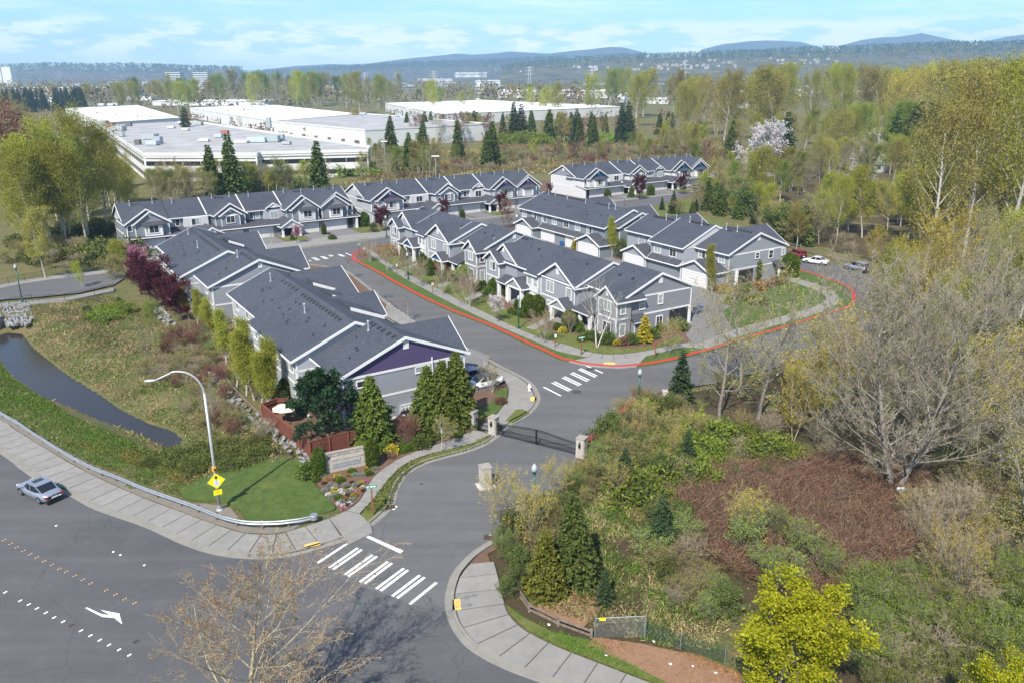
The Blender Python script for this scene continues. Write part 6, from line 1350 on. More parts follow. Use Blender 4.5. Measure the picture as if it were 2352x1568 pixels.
def cards(name, P_, D_, ln, wd, m, rs, flat=.6, bend=.0):
    """leaf cards: diamonds at P_, pointing along D_"""
    N = len(P_); P_ = np.asarray(P_, float); D_ = np.asarray(D_, float) + rs.randn(N, 3) * flat
    D_ /= np.maximum(1e-6, np.linalg.norm(D_, axis=1))[:, None]; r = rs.randn(N, 3); u = np.cross(D_, r); u /= np.maximum(1e-6, np.linalg.norm(u, axis=1))[:, None]
    l = (ln * (.65 + .7 * rs.rand(N)))[:, None]; w = (wd * (.65 + .7 * rs.rand(N)))[:, None]
    V_ = np.stack([P_, P_ + D_*l*.5 + u*w*.5, P_ + D_*l, P_ + D_*l*.5 - u*w*.5], 1)
    return np_mesh(name, V_.reshape(-1, 3), np.arange(N*4).reshape(N, 4), m)
def grow(seed, H, r0, lv, crown=(.25, 1), spread=55, ratio=.42, droop=0.0, up=.25, wob=.12, shape=None, lean=0.0, multi=1, minr=.012, split=0):
    """branching skeleton. lv: children per level. Returns tube rows of the trunk and limbs, of the twigs, and twig points for leaves"""
    rs = np.random.RandomState(seed); big, twig, lp, ld = [], [], [], []
    shape = shape or (lambda t: (1 - t) ** .7 * .9 + .18 if t > .15 else .55 + t * 2.2)
    def branch(p, d, L, r, level):
        nseg = 7 if level == 0 else (4 if level == 1 else (3 if level == 2 else 2)); pts = [p.copy()]; dirs = [d.copy()]
        for i in range(nseg):
            d = d + rs.randn(3) * wob * (1 if level else .45); d[2] += (up if level else .12) * (.5 if level < 2 else .3) / nseg * 2 - droop * (level > 0) * (i + 1) / nseg * .35
            d = d / np.linalg.norm(d); p = p + d * L / nseg; pts.append(p.copy()); dirs.append(d.copy())
        for i in range(nseg):
            a, b = r * (1 - .82 * i / nseg), r * (1 - .82 * (i+1) / nseg); (big if level < 2 else twig).append((*pts[i], *pts[i+1], max(a, minr), max(b, minr * .7)))
        last = level == len(lv)
        if level >= len(lv) - 1:
            for k in range(3 if last else 2): t = rs.rand() * nseg; i = int(min(t, nseg - 1)); lp.append(pts[i] + (pts[i+1] - pts[i]) * (t - i)); ld.append(dirs[i+1])
            lp.append(pts[-1]); ld.append(dirs[-1])
        if last: return
        n = lv[level]; lo, hi = crown if level == 0 else (.18, 1.0)
        for k in range(n):
            t = lo + (hi - lo) * ((k + rs.rand()) / n); q = t * nseg; i = int(min(q, nseg - 1)); c = pts[i] + (pts[i+1] - pts[i]) * (q - i); ax = dirs[i+1]
            rel = (t - lo) / max(1e-6, hi - lo); az = rs.rand() * 2 * math.pi if level else (k * 2.4 + rs.rand() * .9)
            e1 = np.cross(ax, [.3, .2, .9] if abs(ax[2]) < .95 else [1, 0, 0]); e1 /= np.linalg.norm(e1); e2 = np.cross(ax, e1)
            sp = R(spread * (1.15 - .55 * rel) if level == 0 else spread * (.55 + .5 * rs.rand())); nd = ax * math.cos(sp) + (e1 * math.cos(az) + e2 * math.sin(az)) * math.sin(sp)
            Lc = L * ratio * (shape(rel) if level == 0 else (1 - .55 * t)) * (.75 + .5 * rs.rand()); rc = r * (1 - .8 * t) * (.42 if level == 0 else .55)
            branch(c, nd / np.linalg.norm(nd), Lc, max(rc, minr), level + 1)
    for m_ in range(multi):
        a = 2 * math.pi * m_ / multi + rs.rand(); k = .0 if multi == 1 else (.16 + .16 * rs.rand())
        d = np.array([math.cos(a) * k + lean, math.sin(a) * k, 1.0]); d /= np.linalg.norm(d)
        branch(np.array([math.cos(a), math.sin(a), 0]) * (.12 * (multi > 1)) + np.array([0, 0, -.15]), d, H * (1 if multi == 1 else .8 + .25 * rs.rand()), r0 / math.sqrt(multi), 0)
    return big, twig, np.array(lp), np.array(ld)
M['bark_twig'] = mat('twig_grey', (.27, .235, .175), .95, var=.3, vscale=2)
M['bark_olive'] = mat('twig_olive', (.20, .175, .095), .95, var=.3, vscale=2)
class Proto:
    """one kind of tree: shared meshes for trunk and crown parts"""
    def __init__(s, name, parts, H): s.name = name; s.parts = parts; s.H = H
PROTO = {}
def leafy(key, name, seed, H, r0, lv, bark, leaf, nl, ls, lw, jit=.12, flat=.7, twigm=None, n0=6, **kw):
    big, twig, lp, ld = grow(seed, H, r0, lv, **kw); rs = np.random.RandomState(seed + 50)
    zt = max(H * .5, max(b[5] for b in big + twig)); parts = [('trunk', tubes_mesh(key + '_trunk', big, M[bark], n0))]
    if twig: parts.append(('twigs', tubes_mesh(key + '_twigs', twig, M[twigm or bark], 3)))
    if nl and len(lp):
        i = rs.randint(0, len(lp), nl); P_ = lp[i] + rs.randn(nl, 3) * jit; D_ = ld[i]
        parts.append(('foliage', cards(key + '_leaves', P_, D_, ls, lw, LM[leaf], rs, flat)))
    PROTO[key] = Proto(name, parts, zt)
def conifer(key, name, seed, H, Rb, leaf, bark='bark_dark', whorls=26, per=9, droop=.35, cl=.55, cw=.3, pw=.85, dens=1.0, lo=.04, ragged=.25):
    rs = np.random.RandomState(seed); segs = [(0, 0, -.2, 0, 0, H, .016*H, .01)]; P_, D_ = [], []
    for k in range(whorls):
        t = lo + (1 - lo) * (k + .3 * rs.rand()) / whorls; z = H * t; rr = Rb * (1 - t) ** pw + .08
        n = max(4, int(per * (1 - .5 * t)))
        for j in range(n):
            a = 2*math.pi*(j + rs.rand()*.7) / n + k; L = rr * (1 - ragged + 2 * ragged * rs.rand() * .7); p = np.array([0, 0, z]); d = np.array([math.cos(a), math.sin(a), .25 - .2 * (1 - t)]); pts = [p]
            m = 4
            for i in range(m): d = d + np.array([0, 0, -droop * .28 + (.22 * droop if i == m - 1 else 0)]); p = p + d / np.linalg.norm(d) * L / m; pts.append(p)
            for i in range(m): segs.append((*pts[i], *pts[i+1], max(.012, .03 * L * (1 - i / m)), .012))
            nc = max(5, int(L * 9 * dens / max(.35, cl)))
            s = 1 - (1 - rs.rand(nc)) ** 1.0 * .92; q = s * m; ii = np.minimum(q.astype(int), m - 1); PA = np.array(pts); c = PA[ii] + (PA[ii+1] - PA[ii]) * (q - ii)[:, None]
            dd = PA[ii+1] - PA[ii]; dd /= np.linalg.norm(dd, axis=1)[:, None]; side = np.cross(dd, [0, 0, 1]); sg = np.where(rs.rand(nc) < .5, 1, -1)[:, None]
            P_.append(c + rs.randn(nc, 3) * .05); D_.append(dd * .7 + side * sg * .75 + np.array([0, 0, -.18]))
    P_ = np.concatenate(P_); D_ = np.concatenate(D_); wv = np.where(rs.rand(len(P_)) < .9, 1, 1.3)
    PROTO[key] = Proto(name, [('trunk', tubes_mesh(key + '_trunk', segs, M[bark], 4)), ('foliage', cards(key + '_needles', P_, D_, cl, cw, LM[leaf], rs, .28))], H)
def bush(key, name, seed, rx, rz, leaf, n, ls, lw, core=True, shape='ball', lumps=.25, stems=0, zb=0.0, corecol=None, flat=.8):
    """dense plant: leaf cards over a lumpy body with a dark inner mass"""
    rs = np.random.RandomState(seed); v = rs.randn(n, 3); v /= np.linalg.norm(v, axis=1)[:, None]
    if shape == 'ball': v[:, 2] = np.abs(v[:, 2]) * 1.0 - .25 * (rs.rand(n) < .3); k = .62 + .42 * rs.rand(n) ** .5
    else: k = .80 + .22 * rs.rand(n)
    ph = rs.rand(6) * 6; lump = 1 + lumps * np.sin(3*np.arctan2(v[:, 1], v[:, 0]) + ph[0] + 3*v[:, 2]) * np.cos(4*v[:, 2] + ph[1]) + lumps * .6 * np.sin(7*np.arctan2(v[:, 1], v[:, 0]) + ph[2])
    if shape == 'column':
        t = rs.rand(n); a = rs.rand(n) * 2 * math.pi; prof = np.minimum(1, (1 - t) * 3.2) ** .55 * (.86 + .14 * np.minimum(1, t * 6)); top = rs.rand(n) < .12
        r_ = rx * prof * np.where(top, np.sqrt(rs.rand(n)), .86 + .18 * rs.rand(n)); P_ = np.stack([np.cos(a)*r_, np.sin(a)*r_, t * rz], 1); D_ = np.stack([np.cos(a)*.6, np.sin(a)*.6, np.full(n, .9)], 1)
    else: P_ = v * (k * lump)[:, None] * np.array([rx, rx, rz]); P_[:, 2] += zb; D_ = v
    parts = []
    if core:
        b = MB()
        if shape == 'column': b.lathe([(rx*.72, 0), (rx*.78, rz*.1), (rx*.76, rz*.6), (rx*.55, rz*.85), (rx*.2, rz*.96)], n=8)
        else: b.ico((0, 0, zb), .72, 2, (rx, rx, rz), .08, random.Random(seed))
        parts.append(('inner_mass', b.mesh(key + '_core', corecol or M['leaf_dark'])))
    parts.append(('foliage', cards(key + '_leaves', P_, D_, ls, lw, LM[leaf], rs, flat)))
    if stems:
        sg = []
        for i in range(stems): a = rs.rand() * 6.28; q = rs.rand() * .8; sg.append((math.cos(a)*.1, math.sin(a)*.1, -.1, math.cos(a)*rx*q, math.sin(a)*rx*q, rz*(.5+.5*rs.rand()) + zb, .03, .012))
        parts.insert(0, ('stems', tubes_mesh(key + '_stems', sg, M['bark'], 4)))
    PROTO[key] = Proto(name, parts, rz + zb)
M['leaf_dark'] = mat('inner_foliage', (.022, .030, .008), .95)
# kinds ----------------------------------------------------------------
oval = lambda t: .55 + 1.0 * math.sin(math.pi * min(1, t * .85 + .12)) * .75
vase = lambda t: 1.15 - .55 * t
for i in range(4):
    leafy('cottonwood%d' % i, 'cottonwood_tree', 11 + i, 22, .34, (20, 8, 5), 'bark_pale', 'spring' if i < 3 else 'olive', 10500, .30, .19, .7, twigm='bark_olive', crown=(.22, 1), spread=42, ratio=.36, up=.55, shape=oval, minr=.022)
for i in range(3):
    leafy('alder%d' % i, 'alder_tree', 31 + i, 15, .20, (20, 7, 4), 'bark_pale', ('olive', 'spring', 'green')[i], 9000, .27, .17, .5, twigm='bark_olive', crown=(.3, 1), spread=52, ratio=.30, up=.3, shape=oval, minr=.018)
for i in range(3):
    leafy('bare%d' % i, 'bare_tree', 51 + i, 14, .24, (18, 9, 6, 3), 'bark', 'olive', 3400, .2, .09, .25, twigm='bark_twig', crown=(.16, 1), spread=50, ratio=.40, up=.32, wob=.16, shape=oval, minr=.014)
leafy('big_bare', 'bare_tree', 71, 23, .42, (36, 13, 7, 4), 'bark', 'olive', 3000, .18, .09, .14, twigm='bark_twig', crown=(.10, 1), spread=54, ratio=.42, up=.85, wob=.08, shape=oval, minr=.016, multi=2, n0=8)
leafy('budding', 'alder_tree', 75, 13, .16, (24, 8, 4), 'bark_tan', 'gold', 4200, .3, .13, .22, twigm='bark_tan', crown=(.15, 1), spread=40, ratio=.34, up=.5, shape=oval, minr=.014, multi=2)
leafy('street_bare', 'street_tree', 81, 6.2, .10, (16, 8, 5), 'bark_pale', 'rust', 260, .1, .06, .08, twigm='bark', crown=(.36, 1), spread=38, ratio=.5, up=.5, shape=vase, minr=.010)
leafy('vase_bare', 'vase_tree', 82, 6.0, .13, (13, 9, 5), 'bark_pale', 'olive', 900, .12, .07, .1, twigm='bark_tan', crown=(.15, 1), spread=30, ratio=.58, up=.5, shape=vase, minr=.010, multi=3)
leafy('birch_clump', 'birch_tree', 83, 8.5, .13, (15, 7, 4), 'bark_white', 'brown', 500, .1, .06, .1, twigm='bark', crown=(.3, 1), spread=32, ratio=.36, up=.45, shape=oval, minr=.010, multi=3)
leafy('white_cherry', 'blossom_tree', 84, 4.6, .11, (15, 8, 5), 'bark', 'white', 2600, .16, .12, .1, crown=(.3, 1), spread=48, ratio=.46, up=.35, shape=oval, minr=.01)
leafy('big_cherry', 'blossom_tree', 85, 11, .24, (18, 9, 6), 'bark', 'white', 7000, .3, .22, .22, crown=(.2, 1), spread=55, ratio=.46, up=.25, shape=oval, minr=.014)
leafy('plum', 'plum_tree', 86, 6.0, .13, (16, 8, 6), 'bark_dark', 'plum', 6200, .25, .17, .17, crown=(.22, 1), spread=46, ratio=.5, up=.55, shape=oval, minr=.012)
leafy('pink_plum', 'plum_tree', 87, 4.8, .10, (15, 8, 5), 'bark_dark', 'pink', 2600, .2, .14, .14, crown=(.3, 1), spread=45, ratio=.5, up=.45, shape=oval, minr=.01)
leafy('columnar', 'hornbeam_tree', 88, 9.0, .13, (30, 7, 5), 'bark_pale', 'spring', 13000, .14, .09, .28, twigm='bark_olive', crown=(.08, 1), spread=22, ratio=.34, up=.75, shape=lambda t: 1.2 - .75 * t, minr=.010)
leafy('yellow_maple', 'maple_tree', 89, 11.5, .22, (22, 9, 6), 'bark', 'yellow', 30000, .22, .17, .28, crown=(.12, 1), spread=44, ratio=.40, up=.35, shape=oval, minr=.012, n0=8)
leafy('sycamore', 'sycamore_tree', 90, 13.5, .22, (26, 11, 7, 4), 'bark_tan', 'rust', 5200, .10, .075, .08, twigm='bark_tan', crown=(.16, 1), spread=52, ratio=.44, up=.5, shape=oval, minr=.009, n0=8)
leafy('young_lace', 'maple_tree', 91, 4.6, .07, (12, 8, 5), 'bark_pale', 'olive', 1700, .14, .09, .12, crown=(.42, 1), spread=50, ratio=.55, up=.1, shape=vase, minr=.008)
leafy('willow', 'willow_tree', 92, 11, .3, (18, 9, 6), 'bark_dark', 'willow', 9000, .5, .16, .35, crown=(.3, 1), spread=60, ratio=.48, droop=.9, up=.1, shape=oval, minr=.014)
leafy('catkin', 'catkin_tree', 93, 6.5, .09, (14, 7, 4), 'bark', 'gold', 1500, .22, .07, .12, twigm='bark_tan', crown=(.2, 1), spread=40, ratio=.46, up=.3, shape=oval, minr=.009, multi=3)
M['bark_red'] = mat('bark_red', (.17, .075, .055), .9, var=.25)
leafy('red_dogwood', 'dogwood_shrub', 94, 3.2, .05, (9, 6, 4), 'bark_red', 'redtwig', 500, .16, .06, .1, crown=(.05, 1), spread=34, ratio=.62, up=.4, shape=vase, minr=.014, multi=5)
leafy('red_tree', 'bare_tree', 95, 8, .12, (16, 8, 4), 'bark', 'redtwig', 2200, .3, .12, .2, twigm='bark_red', crown=(.1, 1), spread=40, ratio=.42, up=.4, shape=oval, minr=.02)
leafy('willow_shrub', 'willow_shrub', 96, 3.6, .05, (10, 7, 4), 'bark', 'green', 5200, .15, .06, .12, crown=(.05, 1), spread=34, ratio=.55, up=.5, shape=vase, minr=.009, multi=6)
leafy('lime_shrub', 'willow_shrub', 97, 3.4, .05, (10, 7, 4), 'bark', 'lime', 2200, .17, .07, .1, crown=(.05, 1), spread=36, ratio=.55, up=.4, shape=vase, minr=.009, multi=6)
leafy('olive_shrub', 'wild_shrub', 98, 3.4, .06, (10, 7, 4), 'bark', 'olive', 2600, .17, .10, .12, crown=(.05, 1), spread=42, ratio=.55, up=.3, shape=oval, minr=.009, multi=5)
leafy('bare_shrub', 'wild_shrub', 99, 3.6, .06, (11, 7, 5), 'bark', 'brown', 500, .12, .06, .1, twigm='bark_tan', crown=(.05, 1), spread=46, ratio=.55, up=.3, shape=oval, minr=.010, multi=5)
leafy('green_shrub', 'wild_shrub', 100, 3.0, .05, (10, 6, 4), 'bark', 'shrub', 3000, .2, .13, .16, crown=(.05, 1), spread=46, ratio=.55, up=.2, shape=oval, minr=.009, multi=5)
conifer('fir0', 'fir_tree', 201, 17, 3.6, 'fir', cl=.75, cw=.42, droop=.3, whorls=30, per=9)
conifer('fir1', 'fir_tree', 202, 15, 3.9, 'fir', cl=.75, cw=.42, droop=.2, whorls=24, per=9, ragged=.4)
conifer('cedar0', 'cedar_tree', 203, 15, 3.4, 'cedar', cl=.65, cw=.4, droop=.5, whorls=30, per=10, pw=.75)
conifer('cedar1', 'cedar_tree', 204, 13, 3.3, 'cedar', cl=.6, cw=.4, droop=.6, whorls=28, per=10, pw=.8)
conifer('cedar_near', 'cedar_tree', 205, 8.0, 2.9, 'cedar_g', cl=.30, cw=.19, droop=.45, whorls=44, per=12, pw=.8, dens=1.15, lo=.02)
conifer('hemlock_near', 'hemlock_tree', 206, 9.5, 2.9, 'cedar', cl=.30, cw=.17, droop=.5, whorls=40, per=11, pw=.85, dens=1.1, lo=.05)
conifer('yellow_cedar', 'cedar_tree', 207, 6.5, 2.4, 'cedar_y', cl=.30, cw=.2, droop=.5, whorls=30, per=11, pw=.85, dens=1.1, lo=.04)
conifer('spruce_near', 'spruce_tree', 208, 8.0, 2.5, 'fir', cl=.30, cw=.13, droop=.12, whorls=26, per=9, ragged=.5, pw=.9, dens=1.2, lo=.03)
conifer('gold_conifer', 'golden_conifer', 209, 3.4, 1.15, 'gold', cl=.24, cw=.17, droop=.05, whorls=22, per=9, dens=1.1)
# garden pine: layered tufted masses
def pine(key, seed, H, rad):
    rs = np.random.RandomState(seed); big, twig, lp, ld = grow(seed, H, .2, (22, 8, 4), crown=(.12, 1), spread=58, ratio=.52, up=.25, shape=lambda t: 1.15 - .85 * t, minr=.014)
    i = rs.randint(0, len(lp), 15000); P_ = lp[i] + rs.randn(15000, 3) * .13; D_ = ld[i] + np.array([0, 0, .35])
    PROTO[key] = Proto('pine_tree', [('trunk', tubes_mesh(key + '_trunk', big, M['bark_dark'], 6)), ('twigs', tubes_mesh(key + '_twigs', twig, M['bark_dark'], 3)), ('foliage', cards(key + '_needles', P_, D_, .34, .15, LM['pine'], rs, .6))], max(b[5] for b in twig))
pine('pine', 211, 8.5, 4)
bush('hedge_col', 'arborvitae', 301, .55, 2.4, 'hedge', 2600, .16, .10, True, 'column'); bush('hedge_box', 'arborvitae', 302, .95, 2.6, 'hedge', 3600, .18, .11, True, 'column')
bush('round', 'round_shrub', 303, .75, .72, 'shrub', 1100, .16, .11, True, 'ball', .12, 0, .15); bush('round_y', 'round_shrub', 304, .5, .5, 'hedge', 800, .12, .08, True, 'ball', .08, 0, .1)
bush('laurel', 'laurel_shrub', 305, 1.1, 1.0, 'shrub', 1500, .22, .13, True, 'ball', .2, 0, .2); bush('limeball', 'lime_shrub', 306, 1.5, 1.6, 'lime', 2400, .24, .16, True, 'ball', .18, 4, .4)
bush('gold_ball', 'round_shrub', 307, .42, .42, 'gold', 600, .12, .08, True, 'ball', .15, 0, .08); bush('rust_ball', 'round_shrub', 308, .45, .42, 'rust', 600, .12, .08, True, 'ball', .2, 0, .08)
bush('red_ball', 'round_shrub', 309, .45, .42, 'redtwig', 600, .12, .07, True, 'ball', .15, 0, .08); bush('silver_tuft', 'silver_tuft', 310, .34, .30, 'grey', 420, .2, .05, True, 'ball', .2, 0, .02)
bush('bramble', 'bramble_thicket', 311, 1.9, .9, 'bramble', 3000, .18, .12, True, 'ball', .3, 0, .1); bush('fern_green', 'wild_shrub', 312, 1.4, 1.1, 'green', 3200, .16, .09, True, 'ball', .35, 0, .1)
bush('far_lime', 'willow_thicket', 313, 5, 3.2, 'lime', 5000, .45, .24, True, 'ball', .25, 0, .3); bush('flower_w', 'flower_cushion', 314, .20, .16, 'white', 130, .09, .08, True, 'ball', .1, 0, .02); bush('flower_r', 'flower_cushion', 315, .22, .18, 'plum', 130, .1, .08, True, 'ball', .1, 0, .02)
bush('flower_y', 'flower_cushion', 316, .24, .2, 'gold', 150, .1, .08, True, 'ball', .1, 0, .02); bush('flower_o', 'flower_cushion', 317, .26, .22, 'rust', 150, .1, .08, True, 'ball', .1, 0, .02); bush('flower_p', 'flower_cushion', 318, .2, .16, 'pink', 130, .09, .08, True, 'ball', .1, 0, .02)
COUNT = {}
def plant(key, loc, height, label, cat, group=None, rz=None, wide=1.0, name=None, grounded=True):
    pr = PROTO[key]; s = height / pr.H; z = loc[2] if (len(loc) > 2 and loc[2]) else (ground_z(loc[0], loc[1]) if grounded else 0)
    rz = rng.random() * 6.283 if rz is None else rz
    t = thing(name or pr.name, label, cat, (loc[0], loc[1], max(z, -1.6)), rz, group, (s * wide, s * wide, s))
    for nm, me in pr.parts: obj(nm, me, t)
    COUNT[pr.name] = COUNT.get(pr.name, 0) + 1
    return t
def px_plant(key, px, py, h, label, cat, group=None, z=None, **kw):
    p = at(px, py, z or 0.0); return plant(key, (p.x, p.y, z or 0), h, label, cat, group, **kw)
def top_plant(key, px, pytop, dist, label, cat, group=None, **kw):
    p, h = stand(px, pytop, dist); return plant(key, p, max(2.0, h), label, cat, group, **kw)
# ------------------------------------------------------------------ placing the plants
def bt(key, px, pyb, pyt, label, cat, group=None, z=0.0, **kw):
    """plant with its foot at one spot of the survey picture and its top at another height"""
    p = at(px, pyb, z); d = ray(px, pyt); t = p.y / d.y; h = max(.3, CAM_H + d.z * t - z); return plant(key, (p.x, p.y, z), h, label, cat, group, **kw)
def vz(o, s, x, y): return (.98 * (o[0] + x / s), .98 * (o[1] + y / s))
def scatter(poly_px, n, kinds, h0, h1, label, cat, group, z=0.0, mind=.9, avoid=None, name=None):
    P = [(p.x, p.y) for p in gw(poly_px, z)]; xs, ys = [p[0] for p in P], [p[1] for p in P]; got = []; tries = 0
    while len(got) < n and tries < n * 40:
        tries += 1; x, y = rng.uniform(min(xs), max(xs)), rng.uniform(min(ys), max(ys))
        if polydist(P, np.array([x]), np.array([y]))[0] > 0 or any((x-a)**2 + (y-b)**2 < mind**2 for a, b in got): continue
        if avoid and avoid(x, y): continue
        got.append((x, y)); k = rng.choice(kinds); plant(k, (x, y, z), rng.uniform(h0, h1), label[k] if isinstance(label, dict) else label, cat, group, wide=rng.uniform(.9, 1.3), name=name)
# near the camera
bt('sycamore', 590, 1760, 1275, 'bare tan sycamore with rusty seed clusters over the wide road', 'tree', wide=1.5)
bt('yellow_maple', 1765, 1660, 1325, 'bright yellow green maple in full flower at the lower right', 'tree', wide=1.15, rz=1.0)
bt('yellow_maple', 2270, 1860, 1560, 'top of a second bright yellow maple cut by the lower edge', 'tree', rz=3.0)
bt('hemlock_near', 1312, 1335, 1128, 'dark green hemlock in the bushes beside the near post lamp', 'tree', wide=1.05); bt('yellow_cedar', 1252, 1362, 1212, 'yellow green cedar with a bare top beside the corner walk', 'tree')
bt('spruce_near', 1516, 1275, 1128, 'small blue green spruce in the grassy clearing', 'tree'); bt('spruce_near', 1388, 1385, 1295, 'tiny young spruce in dry grass left of the wire gate', 'tree', wide=.9); bt('spruce_near', 1575, 1075, 980, 'small spruce among bushes below the curved slab', 'tree'); bt('spruce_near', 1432, 1130, 1020, 'small spruce in the bushes right of the gate pillar', 'tree')
bt('fir1', 1562, 925, 800, 'dark spruce behind the stone post at the junction', 'tree', wide=1.0)
for p, lb in (((1158,1225,1065), 'thin tree with yellow catkins leaning over the lone pillar'), ((1222,1260,1100), 'thin catkin tree hiding the foot of the near lamp'), ((1275,1160,1040), 'catkin tree in the thicket right of the near lamp')): bt('catkin', *p, lb, 'tree', 'catkin trees at the entry')
bt('pine', 742, 1012, 842, 'big dark garden pine before the purple gable', 'tree', wide=1.25, z=.1)
bt('cedar_near', 858, 1012, 862, 'bright green cedar between the pine and the grey wall', 'tree', wide=1.1, z=.1)
for p, lb in (((984,985,838), 'left cedar of the trio before the grey gable wall'), ((1018,980,826), 'middle cedar of the trio before the grey gable wall'), ((1050,972,808), 'right and tallest cedar of the trio before the grey gable wall')): bt('cedar_near', *p, lb, 'tree', 'cedars by the gable wall', z=.1, wide=1.0)
bt('young_lace', 1013, 1036, 948, 'small tree with feathery olive crown on the entry strip', 'tree', z=.13); bt('red_dogwood', 943, 1016, 948, 'reddish many stemmed shrub at the timber wall', 'shrub', z=.13)
bt('vase_bare', 1131, 900, 828, 'thin bare tree on the lawn before the white car', 'tree', z=.13); bt('red_ball', 1151, 925, 912, 'round red brown shrub on the small lawn by the gate', 'shrub', z=.13)
# hornbeams and plums behind the left row
for x, yb, yt, lb in ((453,745,665,'furthest'),(497,775,690,'second furthest'),(543,888,730,'third'),(566,905,770,'fourth'),(600,928,775,'fifth'),(628,940,800,'nearest'),(472,758,678,'thin second'),(520,835,712,'thin third'),(584,915,755,'thin fifth'),(614,936,790,'thin sixth'),(436,735,655,'farthest thin')): bt('columnar', x, yb, yt, lb + ' tall narrow hornbeam of the line behind the purple gabled row', 'tree', 'hornbeams behind the left row', wide=1.35)
for x, yb, yt in ((655,918,866),(505,735,700),(566,790,750)): bt('hedge_col', x, yb, yt, {655: 'green arborvitae column beside the teal barbecue', 505: 'dark arborvitae column between the hornbeams at the far end', 566: 'dark arborvitae column against the pale wall'}[x], 'shrub', 'arborvitae columns')
for x, yb, yt, k, lb in ((318,640,556,'pink_plum','pink flowering plum at the end of the dark plums'),(322,668,578,'plum','dark red plum nearest the parked hatchback'),(362,705,588,'plum','dark red plum in the middle of the clump'),(345,690,600,'plum','low dark red plum at the back of the clump'),(415,738,640,'plum','dark red plum at the near end behind the pink umbrella'),(400,722,622,'plum','dark red plum over the pink umbrella'),(284,630,545,'alder1','pale green young tree left of the plums'),(268,640,575,'olive_shrub','olive bush at the end of the lane')): bt(k, x, yb, yt, lb, 'tree', wide=1.1)
scatter([(440,768),(470,762),(655,925),(635,945),(560,905)], 16, ['lime_shrub','olive_shrub'], 1.4, 2.4, {'lime_shrub': 'lime shrub at the foot of the hornbeam row', 'olive_shrub': 'olive shrub at the foot of the hornbeam row'}, 'shrub', 'shrubs under the hornbeams', mind=1.1)
# street trees of the front rows
c9 = lambda x, y: vz((800, 533), 2.94, x, y)
for x, yb, yt, k, lb in ((200,240,65,'vase_bare','bare street tree at the street tip'),(318,300,95,'vase_bare','second bare street tree from the tip'),(428,345,145,'vase_bare','third bare street tree from the tip'),(548,405,185,'vase_bare','bare street tree by the far green lamp'),(690,470,245,'vase_bare','bare street tree by the blue porch'),(880,555,262,'vase_bare','bare street tree before the twin birches'),(1078,652,455,'white_cherry','small white blossoming tree on the grass strip'),(1392,790,530,'vase_bare','bare street tree beside the white notice'),(905,470,255,'birch_clump','pale birch clump between the two front rows'),(1760,822,335,'birch_clump','tall white stemmed birch at the corner house'),(1577,722,560,'vase_bare','small bare tree before the grey porch'),(2262,868,615,'catkin','tree with pale flowers at the walk right of the corner'),(2085,785,608,'gold_conifer','small golden conifer at the corner house wall')):
    q = c9(x, yb); bt(k, q[0], q[1], c9(x, yt)[1], lb, 'tree', z=.12)
for p, lb in (((869,689,634),'bare street tree nearest the upper crossing on the left side'),((938,739,676),'bare street tree on the left side before the purple gabled row'),((800,640,580),'budding street tree half behind the roof')): bt('street_bare', *p, lb, 'tree', 'street trees on the left side', z=.1, wide=1.0)
for x, yb, yt, k, lb in ((1295,610,468,'hedge_box','big clipped arborvitae left of the grey porch'),(1352,605,470,'hedge_box','twin clipped arborvitae right beside it'),(612,332,218,'hedge_col','narrow arborvitae by the blue porch'),(1208,572,498,'hedge_col','small arborvitae at the white posts'),(1130,470,408,'hedge_box','square arborvitae at the first grey porch'),(1050,450,352,'hedge_box','brownish arborvitae at the narrow bay'),(1568,705,575,'hedge_box','dark arborvitae before the near porch'),(428,230,140,'hedge_col','narrow arborvitae at the far blue porch'),(560,270,185,'hedge_box','clipped hedge behind the far lamp')):
    q = c9(x, yb); bt(k, q[0], q[1], c9(x, yt)[1], lb, 'shrub', 'arborvitae before the front rows', z=.12)
for x, y, h, k, lb in ((1835,790,1.2,'laurel','broad green shrub under the corner window'),(1998,790,1.1,'laurel','green shrub beside the golden conifer'),(2140,755,1.1,'laurel','clipped low hedge along the gable wall'),(2200,712,.9,'round','round shrub at the end of the gable wall'),(1490,698,.8,'round_y','yellow green shrub by the porch steps'),(1608,690,1.3,'laurel','glossy green shrub between porch and birch'),(1642,715,.8,'round_y','small round shrub near the birch'),(1525,722,.7,'gold_ball','yellow spirea by the stepping walk'),(1898,806,.6,'gold_ball','small yellow shrub in the corner bed'),(1950,800,.8,'red_ball','red brown shrub in the corner bed'),(1720,770,1.2,'round','dark shrub behind the birch'),(962,430,1.4,'laurel','rhododendron by the birch clump'),(1012,460,1.1,'laurel','dark round shrub on the lawn edge'),(850,345,2.2,'limeball','lime green bush before the slate porch'),(1170,588,.7,'round_y','low yellow hedge left end'),(1200,603,.7,'round_y','low yellow hedge middle'),(1238,615,.7,'round_y','low yellow hedge right end'),(735,365,1.6,'laurel','dark shrub behind the bare street tree'),(330,190,1.8,'rust_ball','olive brown shrub at the far end'),(700,300,2.2,'red_ball','dark red bush at the blue porch'),(2330,700,1.3,'laurel','green shrub by the driveway corner'),(1660,780,.8,'round','small dark shrub left of the walk')):
    q = c9(x, y); px_plant(k, q[0], q[1], h, lb + ' of the front rows', 'shrub', z=.12)
